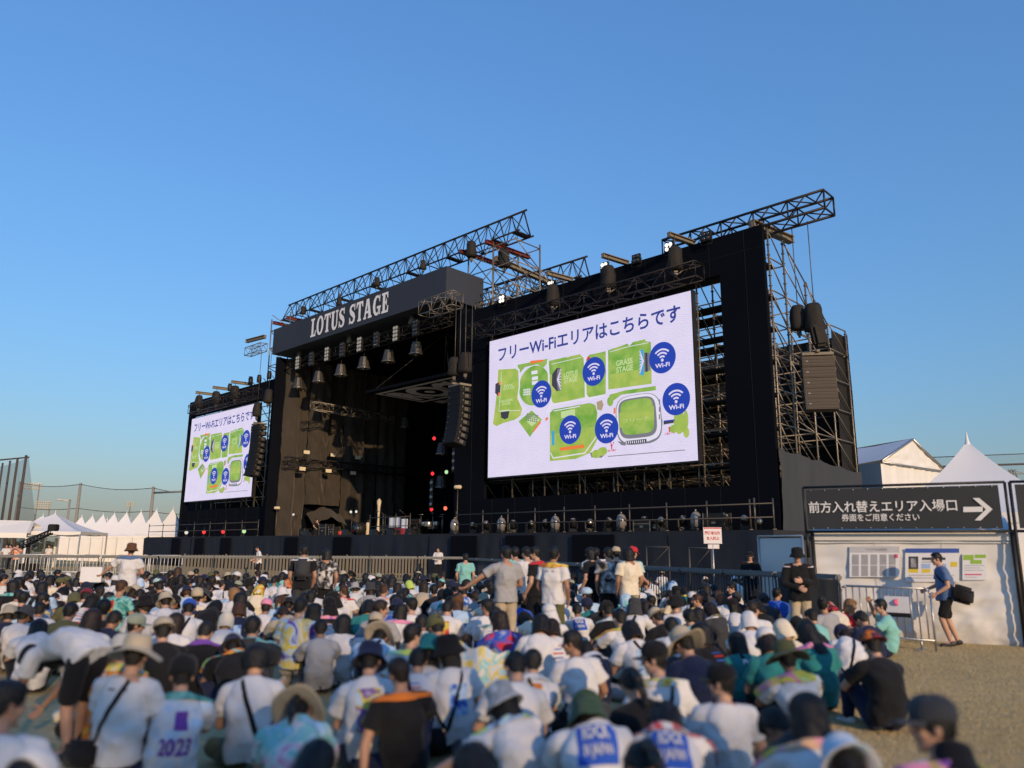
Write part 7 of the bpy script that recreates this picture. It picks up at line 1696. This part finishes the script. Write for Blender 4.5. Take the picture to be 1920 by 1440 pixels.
    (1240, 1068, 'U', 's', 'Ce', 'w', dict(label='person in beige cap looking right before the barrier, sunlit')), (1218, 1082, 'P', 's', None, 'w', {}), (1262, 1085, 'h', 'sn', None, 'wuw', dict(towel='yo')), (1322, 1082, 'P', 's', 'Cc', 'w', {}), (1372, 1080, 'H', 's', 'Cwi', 'w', {}), (1392, 1080, 'P', 's', 'Cuy', 'k', dict(label='person in blue and yellow cap near the barrier')),
    (1452, 1100, 'U', 's', None, 'u', dict(label='person in royal blue, left one of a pair by the man in black hat')), (1472, 1098, 'T', 's', None, 'n', {}), (1340, 1095, 'h', 's', None, 'k', {}), (1410, 1125, 'P', 'b', None, 'k', {}), (1290, 1140, 'H', 's', None, 'm', {}), (1490, 1120, 'P', 's', None, 'w', {}),
    # by the silver barrier
    (1600, 1133, 'l', 'by', None, 'r', dict(rz=200, d=13.7, label='person in red top sitting by the silver barrier, facing the crowd')), (1652, 1133, 'S', 's', None, 'm', dict(rz=70, d=13.2, label='person in mint shading the eyes, sitting before the silver barrier')), (1612, 1165, 'P', 's', None, 'n', dict(d=11.6, label='person in navy beside the red and navy cap', rz=20)),
]
STANDING = [
    dict(x=228, d=17.0, pose='stand_sign', hair='s', hat='Kb', shirt='w', towel='a', trousers='k', label='standing attendant in dark bucket hat holding a white board out to the left', rz=8),
    dict(x=560, d=16.4, pose='stand_back', hair='s', hat=None, shirt='k', trousers='d', towel='w', label='standing person in black with backpack before the cream fence', rz=10),
    dict(x=604, d=17.2, pose='stand_back', hair='b', hat=None, shirt='wgkw', trousers='k', label='standing person in black and white print beside the backpack wearer', rz=2, scale=.96),
    dict(x=947, d=12.8, pose='stand_sign', hair='s', hat=None, shirt='g', trousers='e', label='standing person in plain grey tee and pale trousers holding out a towel', rz=14),
    dict(x=1040, d=12.5, pose='stand_back', hair='s', hat=None, shirt='w', trousers='l', towel='oyw', prn='small', label='standing person in long white tee with orange collar towel', rz=-30),
    dict(x=1002, d=14.3, pose='stand_back', hair='s', hat=None, shirt='k', trousers='k', towel='r', label='standing man in black tee with red towel, arms down', rz=60),
    dict(x=965, d=16.5, pose='stand_phone', hair='s', hat=None, shirt='m', trousers='d', label='standing person in mint tee behind the grey tee', rz=20),
    dict(x=985, d=15.4, pose='stand_back', hair='s', hat=None, shirt='w', trousers='k', label='standing person in white tee between the grey tee and the red towel', rz=30),
    dict(x=1108, d=16.0, pose='stand_back', hair='b', hat=None, shirt='k', trousers='k', label='standing woman in black sleeveless top near the slanting barrier', rz=50),
    dict(x=1120, d=18.0, pose='stand_phone', hair='s', hat=None, shirt='w', trousers='d', label='standing person in white raised hands behind the woman in black', rz=10),
    dict(x=1142, d=15.6, pose='stand_back', hair='s', hat=None, shirt='ck', trousers='k', label='standing person in cream and black top in the group at the barrier', rz=12),
    dict(x=1158, d=17.2, pose='stand_back', hair='s', hat='Ce', shirt='c', trousers='l', label='standing person in beige cap at the slanting barrier', rz=-10),
    dict(x=1180, d=15.0, pose='stand_back', hair='b', hat=None, shirt='c', trousers='e', label='standing person in cream shirt at the right of the barrier group', rz=20),
    dict(x=1192, d=16.6, pose='stand_step', hair='s', hat='Cr', shirt='cm', trousers='d', label='standing person in red cap stepping along the slanting barrier', rz=-40),
    dict(x=870, d=21.0, pose='stand_back', hair='s', hat=None, shirt='m', trousers='k', label='person standing at the far barrier left of the grey tee', rz=0, scale=.9),
    dict(x=1506, d=14.0, pose='stand_folded', hair='s', hat='Kk', shirt='k', trousers='e', towel='pwp', label='man in black bucket hat with pink towel, arms folded, facing the camera', rz=172),
    dict(x=1770, d=14.75, scale=.97, pose='stand_step', hair='c', hat=None, shirt='a', trousers='k', strap=1, label='man in blue shirt and dark shorts walking left with a black bag', rz=78),
    dict(x=1415, d=21.5, pose='stand_folded', hair='s', hat='Ck', shirt='k', trousers='k', label='staff member in black leaning behind the barrier by the white screen', rz=170, scale=.95),
    dict(x=48, d=7.0, scale=.90, pose='bending', hair='l', hat='Kk', shirt='w', trousers='k', label='woman in white tee and black shorts bending down to the ground', rz=66),
]
for s_ in STANDING:
    q = dict(s_); sc_ = q.pop('scale', 1.0); put(q.pop('x'), 0, q.pop('pose'), q.pop('hair'), q.pop('hat'), q.pop('shirt'), group='people standing among the crowd', scale=sc_, **q)
for x, y, pose, hair, hat, shirt, ex in NEAR:
    e_ = dict(ex); put(x, y, pose, hair, hat, shirt, **e_)
# people away from the crowd: stage, pit and tents
def lone(p, pose, rz, hair, hat, shirt, trousers, label, **kw):
    hatn, hatc = (HT_C[hat[0]], hat[1:]) if hat else (None, 'k')
    person(pose, p, R(rz), HC_[hair[0]], hair[1] if len(hair) > 1 else 'k', hatn, hatc, shirt[0], shirt[1:] or None, trousers, shoes=1, label=label, group='crew and people around the stage', **kw)
u_, z_ = on_w(593, 990, 1.0); lone(S(u_, 1.0, 2.5), 'stool', 200, 's', None, 'k', 'k', 'technician in black seated on a case at the stage wing')
tag(MB().sbox(u_ - .3, u_ + .3, .85, 1.4, 2.5, 2.95).build('seat_case', BLK), 'low black case the technician sits on', 'case')
for x_, d_, ps, rz_, sh_, lab in ((487, 41, 'stand_step', 120, 'kw', 'crew member in black and white walking in the pit at left'), (822, 43, 'stand_folded', 170, 'w', 'crew member in white behind the barrier below the stage')):
    q = at(x_, 1030, Y=d_); lone(V(q.x, q.y, 0), ps, rz_, 's', None, sh_, 'k', lab)
for x_, d_, ps, rz_, sh_, lab in ((33, 47.5, 'stand_phone', 190, 'mo', 'distant person in mint and orange under the canopy tent'), (12, 55, 'stand_back', 200, 'w', 'distant person in white under the canopy tent, left one'), (20, 56, 'stand_back', 150, 'p', 'distant person in pink under the canopy tent'), (92, 60, 'stand_back', 180, 'w', 'distant person in white inside the open peaked tent')):
    q = at(x_, 1030, Y=d_); lone(V(q.x, q.y, 0), ps, rz_, 's', None, sh_, 'd', lab)
# board held by the attendant, backpacks worn in the crowd
att = next(o for o, a in PEOPLE if a['label'] and 'white board out' in a['label']); hp = att.matrix_basis @ V(-.72, .24, 1.02)
bd = MB().box(hp + V(-.12, .0, .05), (.46, .02, .32)).build('hand_board', PAP); tag(bd, 'white board held out by the attendant in the dark bucket hat', 'board')
def backpack(o, P, label, m):
    p = on_shirt(P, .52, R(-90), .0); mb = MB(); mb.box((0, 0, 0), (.30, .16, .42), 0, None, .06); mb.box((0, -.09, -.06), (.22, .06, .2), 0, None, .025); vs = [V(*v) + p + V(0, -.08, 0) for v in mb.v]
    q = MB(); q.add(vs, mb.f, 0, True); b = q.build('backpack', m); b.location = o.location; b.rotation_euler = o.rotation_euler; b.scale = o.scale
    for s_ in (-1, 1):
        pts = [on_shirt(P, t, R(-90) + R(s_ * a), .012) for t, a in ((.60, 24), (.76, 32), (.84, 50), (.84, 80), (.78, 115), (.62, 135), (.42, 120), (.34, 70), (.34, 32))]
        child('strap', MB().path(pts, .014, 6).mesh('strap'), m, b)
    tag(b, label, 'backpack')
for o, a in list(PEOPLE):
    if a['label'] and 'with backpack' in a['label']: backpack(o, POSES[a['pose']], 'dark backpack on the standing person before the cream fence', cloth('d'))
    if a['label'] and 'teal towel on a charcoal shirt' in a['label']: backpack(o, POSES[a['pose']], 'charcoal backpack worn under a teal towel, left of centre', cloth('d'))
# bags lying in the crowd
def floor_bag(x, y, label, m, s=1.):
    q = at(x, y, Z=.15); mb = MB(); mb.box((0, 0, 0), (.42 * s, .26 * s, .30 * s), 0, None, .09 * s); vs = [V(*v) + V(0, 0, .14 * s) + V(.03 * noise.noise(V(*v) * 9), .03 * noise.noise(V(*v) * 8 + V(3, 0, 0)), .04 * noise.noise(V(*v) * 7)) for v in mb.v]
    t = MB().add(vs, mb.f, 0, True); o = t.build('bag', m); o.location = q; o.location.z = 0; o.rotation_euler.z = x; tag(o, label, 'bag', 'bags on the grass')
    h = MB().path([V(-.12 * s, 0, .27 * s), V(-.08 * s, .02, .36 * s), V(.06 * s, .02, .37 * s), V(.12 * s, 0, .27 * s)], .012, 6).build('handle', m); h.parent = o
for x, y, lab in ((860, 1345, 'black bag on the grass beside the patterned white hat'), (1060, 1350, 'round black bag by the navy tour tee'), (1455, 1310, 'dark grey bag behind the pink scarf'), (130, 1330, 'pale plastic bag near the bending woman'), (1420, 1325, 'black bag beside the rainbow towel')):
    floor_bag(x, y, lab, cloth('c' if 'pale' in lab else 'k'), .8)
man_ = next(o for o, a in PEOPLE if a['label'] and 'dark shorts walking' in a['label']); bb_ = bpy.data.objects[man_['bag']]
mb = MB(); mb.box((0, 0, 0), (.42, .20, .32), 0, None, .06); mb.box((0, -.11, -.03), (.30, .04, .2), 0, None, .02); M_ = Matrix.Translation(V(-.17, -.24, .95)) @ Matrix.Rotation(R(-65), 4, 'Z') @ Matrix.Rotation(R(14), 4, 'Y')
q2 = MB(); q2.add([M_ @ V(*v) for v in mb.v], mb.f, 0, True); me_ = q2.mesh('shoulder_bag'); me_.materials.append(cloth('k')); bb_.data = me_
# towel spread and held up in the middle
q = at(900, 1235, Z=.55); tw_ = MB().grid(lambda u, v: V(q.x + (u - .5) * .62, q.y + .06 * math.sin(u * 9), .72 - .42 * v - .12 * u + .03 * math.sin(u * 14)), 18, 10).build('held_towel', pattern('miwyimw')); tag(tw_, 'mint and pale blue towel held up in the middle of the crowd', 'towel')

# ---- rows behind and between: a jittered grid, everyone an individual
occ = [o.location.xy.copy() for o, a in PEOPLE]
def edge_right(d): return -.9 + .63 * d if d < 8.4 else 4.35 + (d - 8.4) * .24
def edge_back(x):   # distance of the barrier line at lateral x
    a, b = (PC, PB) if x < PC.x else (PD, PC)
    if x <= PB.x: return 26.8
    t = (x - a.x) / (b.x - a.x); return min(26.8, a.y + (b.y - a.y) * t - 1.2)
SHW = 'wwwwwwwwwkkkkdgntcimei'; cand = []
d_ = 5.9
while d_ < 26.6:
    x_ = -.72 * d_ - .6
    while x_ < edge_right(d_):
        cand.append(V(x_ + cr_.uniform(-.22, .22), d_ + cr_.uniform(-.28, .28), 0)); x_ += .74
    d_ += .84
cr_.shuffle(cand)
picked = []
for c in cand:
    if c.x > edge_right(c.y) or c.y > edge_back(c.x) or c.y < 8.6 or (c.x > .18 * c.y and c.y < 10.4): continue
    r_ = .61 if c.y > 10 else .74
    if any((o - c.xy).length < r_ for o in occ): continue
    picked.append(c); occ.append(c.xy.copy())
picked.sort(key=lambda c: c.y)
TARGET = 296
room = TARGET - len(PEOPLE)
print('people placed', len(PEOPLE), 'candidates', len(picked), 'room', room)
near_ = [c for c in picked if c.y <= 9]; far_ = [c for c in picked if c.y > 9]
keep = (near_ + far_)[:max(0, room)] if len(picked) > room else picked
for c in keep:
    hat = None; hair = cr_.choice(['s', 's', 's', 'c', 'b', 'b', 'l', 'l', 'p', 't', 'u']) + cr_.choice('kkkkkkbbn')
    if cr_.random() < .27: hat = cr_.choice(['K', 'K', 'C', 'C', 'C', 'R', 'W', 'N', 'N'] + (['T', 'F'] if c.y > 10 else [])); hat += cr_.choice(['k', 'k', 'k', 'e', 'e', 'w', 'n', 'n', 'd', 'l', 's', 'b']) if hat != 'T' else cr_.choice(['tw', 'oyw', 'wr', 'wiu', 'mwm', 'pw', 'yz', 'eow', 'rwn'])
    shirt = cr_.choice(SHW); prn = None; towel = None
    if shirt in 'wkn' and cr_.random() < .42: prn = cr_.choice(['rock', 'blue', 'sun', 'list', 'lines', 'art', 'small'])
    if cr_.random() < .08: shirt = 'w' + cr_.choice(['wwviw', 'tmt', 'ruw', 'wwiu', 'wwow', 'wpwi'])
    if cr_.random() < .36: towel = cr_.choice(['tw', 'mw', 'oyw', 'wr', 'wiu', 'p', 'm', 'o', 'zyw', 'vpy', 'w', 'rw', 'tmi', 'n'])
    pose = cr_.choice('HhPpHhPpTUTUBbLlKkS' if c.y > 12 else 'HhPpBbTUTULl')
    P = POSES[PC_[pose]]; hatn, hatc = (HT_C[hat[0]], hat[1:]) if hat else (None, 'k'); sc_ = cr_.uniform(.9, 1.02)
    person(PC_[pose], c, R(cr_.uniform(-26, 48)), HC_[hair[0]], hair[1], hatn, hatc, shirt[0], shirt[1:] or None, cr_.choice('dknkdegln'), towel, (cr_.choice((1, -1)) if cr_.random() < .18 else 0), prn, cr_.choice((0, 0, 1, 1, 2)), sc_, shoes=1 if c.y < 8 else None, bag=False)

# ---- everyone past the 296 built one by one: the farthest rows, as one mass
rest = [c for c in picked if c not in keep]
d_ = 13.2
while d_ < 26.6:
    x_ = -.70 * d_
    while x_ < edge_right(d_):
        c = V(x_ + cr_.uniform(-.2, .2), d_ + cr_.uniform(-.2, .2), 0); x_ += .80
        if c.y > edge_back(c.x) or c.x > edge_right(c.y) or any((o - c.xy).length < .56 for o in occ): continue
        rest.append(c); occ.append(c.xy.copy())
    d_ += .78
mb = MB(); cm = [SKINS[1]]; ix = lambda m: (cm.index(m) if m in cm else (cm.append(m), len(cm) - 1)[1])
for c in rest:
    s_ = cr_.uniform(.9, 1.02); rz_ = Matrix.Rotation(R(cr_.uniform(-30, 50)), 4, 'Z'); M = Matrix.Translation(c) @ rz_ @ Matrix.Scale(s_, 4); q = MB(); lean = cr_.uniform(-.02, .10); hz = cr_.uniform(.76, .82)
    Torso([(V(0, 0, .05), .19, .15), (V(0, -.05, .28), .17, .13), (V(0, -.04, .46), .18, .13), (V(0, lean, .60), .15, .11), (V(0, lean + .04, .67), .06, .06)]).add(q, 0, 0, 1, 14, 10)
    for sx in (-1, 1): chain(q, [V(sx * .13, lean, .57), V(sx * .19, lean + .02, .55), V(sx * .25, lean + .12, .40)], [.08, .075, .075], 8)
    k_ = ix(cloth(cr_.choice(SHW))); q.m = [k_] * len(q.f); nf = len(q.f)
    for sx in (-1, 1): chain(q, [V(sx * .25, lean + .12, .40), V(sx * .14, .32, .34)], [.045, .035], 7)
    chain(q, [V(0, lean + .03, .62), V(0, lean + .07, .70)], [.055, .05], 8); T_ = HT(V(0, lean + .08, hz), R(cr_.uniform(0, 30)), R(cr_.uniform(-50, 50)), 0); ell(q, T_ @ V(0, -.008, .015), (.072, .088, .10), 10, 8, T_.to_3x3()); ell(q, T_ @ V(0, .02, -.045), (.056, .062, .07), 8, 6, T_.to_3x3())
    for sx in (-1, 1): 
        chain(q, [V(sx * .1, .02, .1), V(sx * .16, .38, .40), V(sx * .12, .46, .08)], [.09, .07, .055], 7)
    lg_ = ix(cloth(cr_.choice('dkne'))); nl = len(q.f); 
    for i in range(nf, nl): q.m[i] = 0
    per = (nl - nf); legs_n = 2 * (2 * 9 + 3 * 70)
    for i in range(max(nf, nl - legs_n), nl): q.m[i] = lg_
    hm = HAIR[cr_.choice(['short', 'short', 'cropped', 'bob', 'long'])]; hatk = cr_.random() < .3
    q.add([T_ @ (v.co * (.93 if hatk else 1.)) for v in hm.vertices], [list(p.vertices) for p in hm.polygons], ix(hairmat(cr_.choice('kkkb'))), True)
    if hatk: h2 = HATS[cr_.choice(['bucket hat', 'cap', 'cap', 'beanie', 'wide-brimmed hat'])]; q.add([T_ @ v.co for v in h2.vertices], [list(p.vertices) for p in h2.polygons], ix(cloth(cr_.choice('kkewndls'))), True)
    o_ = len(mb.v); mb.v += [tuple(M @ Vector(v)) for v in q.v]; mb.f += [[i + o_ for i in f] for f in q.f]; mb.m += q.m; mb.sm += q.sm
print('mass', len(rest), len(mb.v))
tag(mb.build('crowd', cm), 'farthest seated rows of the crowd near the barriers', 'crowd', kind='stuff')

# ---- hair under hats sits closer to the head
for o, a in PEOPLE:
    if a['hat']:
        for ch in o.children:
            if ch.name.startswith('hair'): ch.matrix_local = POSES[a['pose']]['T'] @ Matrix.Translation((0, 0, -.012)) @ Matrix.Diagonal((.92, .92, .94, 1))

# ---- labels: what each wears, then beside whom they sit, until no two read the same
CN = lambda k: PAL[k][0]
HN = dict(short='short hair', cropped='cropped hair', tousled='tousled hair', bob='bobbed hair', long='long hair', ponytail='ponytail', bun='hair bun')
def headw(a):
    if a['hat']:
        hc = a['hatc']
        return ('patterned ' if len(hc) > 1 and a['hat'] != 'towel on the head' else '' if len(hc) > 1 else CN(hc) + ' ') + {'towel on the head': CN(hc[0]) + ' towel on head', 'sun cap with neck flap': 'neck-flap cap', 'wide-brimmed hat': 'brimmed sun hat'}.get(a['hat'], a['hat'])
    return HAIRC[a['hc']][0] + ' ' + HN[a['hair']]
def topw(a):
    s = ('multicoloured printed shirt' if a['pat'] else CN(a['shirt']) + ' top')
    return s
def xy_px(o):
    p = o.location; dpt = p.y * math.cos(PITCH); return 960 + F_PX * p.x / max(1, dpt)
ZONES = [(110, 'at the left edge'), (215, 'left of the sign holder'), (350, 'under the far screen left half'), (480, 'under the far screen right half'), (620, 'below the lamp truss'), (760, 'below the drapes'), (880, 'below the dark stage wing'), (1000, 'under the near screen left edge'), (1110, 'under the near screen left third'), (1230, 'under the near screen middle'), (1340, 'left of the red sign'), (1440, 'right of the red sign'), (2200, 'near the entrance booth')]
def zone(o):
    x = xy_px(o)
    for lim, z in ZONES:
        if x < lim: return z
def row(o):
    d = o.location.y
    return 'front rows' if d < 7.5 else 'fourth belt' if False else 'middle rows' if d < 12 else 'rear rows' if d < 17 else 'last rows'
used = {}
for o, a in PEOPLE:
    if a['label']: o['label'] = a['label']; used[a['label']] = o
auto = [(o, a) for o, a in PEOPLE if not a['label']]
def trim(s): return ' '.join(s.split())
def forms(o, a):
    h, t = headw(a), topw(a); ex = ''
    if a['towel']: ex = CN(a['towel'][0]) + (' patterned' if len(a['towel']) > 1 else '') + ' neck towel'
    elif a['prn']: ex = PRINTS[a['prn']][0]
    elif a['strap']: ex = 'black strap'
    z, r = zone(o), row(o)
    yield trim(f"{h}, {t}, {ex + ', ' if ex else ''}{r} {z}")
    others = sorted(((q.location - o.location).length, i) for i, (q, b) in enumerate(PEOPLE) if q is not o)
    for _, i in others[:10]:
        q, b = PEOPLE[i]; dv = q.location - o.location
        rel = ('right of' if dv.x < 0 else 'left of') if abs(dv.x) > abs(dv.y) else ('in front of' if dv.y > 0 and False else 'behind' if dv.y < 0 else 'before')
        yield trim(f"{h}, {t}, {rel} {headw(b)} in {topw(b).replace(' top', '').replace(' printed shirt', '')}, {r}")
short = lambda s: len(s.split()) <= 16
for o, a in auto:
    done = False
    for f in forms(o, a):
        if short(f) and f not in used: used[f] = o; o['label'] = f; done = True; break
    if not done:
        for f in forms(o, a):
            g_ = ' '.join(f.split()[:16])
            if g_ not in used: used[g_] = o; o['label'] = g_; break
for o, a in PEOPLE:
    if 'bag' in o.keys():
        b = bpy.data.objects[o['bag']]; lab = o['label']; del o['bag']
        tag(b, ' '.join(('black shoulder bag of ' + lab).split()[:16]).rstrip(','), 'bag', 'shoulder bags')
print('people', len(PEOPLE))
# ================================================================ CAMERA, VIEW
cam = bpy.data.cameras.new('camera'); co = bpy.data.objects.new('camera', cam); COL.objects.link(co); SC.camera = co
cam.sensor_width = 36; cam.sensor_fit = 'HORIZONTAL'; cam.lens = F_PX / 1920 * 36; cam.clip_start = .1; cam.clip_end = 6000
cp_, sp_ = math.cos(PITCH), math.sin(PITCH); fwd = V(0, cp_, sp_); up = V(0, -sp_, cp_); rt = V(1, 0, 0)
c_, s_ = math.cos(ROLL), math.sin(ROLL)      # image x axis and y axis in the world, as in ray()
X = rt * c_ + up * s_; Y = up * c_ - rt * s_
co.matrix_world = Matrix(((X.x, Y.x, -fwd.x, 0), (X.y, Y.y, -fwd.y, 0), (X.z, Y.z, -fwd.z, CAM_Z), (0, 0, 0, 1)))
cam.dof.use_dof = True; cam.dof.focus_distance = 40; cam.dof.aperture_fstop = cam.lens / 1000 / .038
SC.view_settings.view_transform = 'Standard'; SC.view_settings.look = 'None'; SC.view_settings.gamma = 1; SC.view_settings.use_curve_mapping = False; SC.view_settings.exposure = EXPOSURE
SC.render.engine = 'CYCLES'; SC.cycles.use_denoising = True; SC.cycles.max_bounces = 6; SC.cycles.transparent_max_bounces = 12
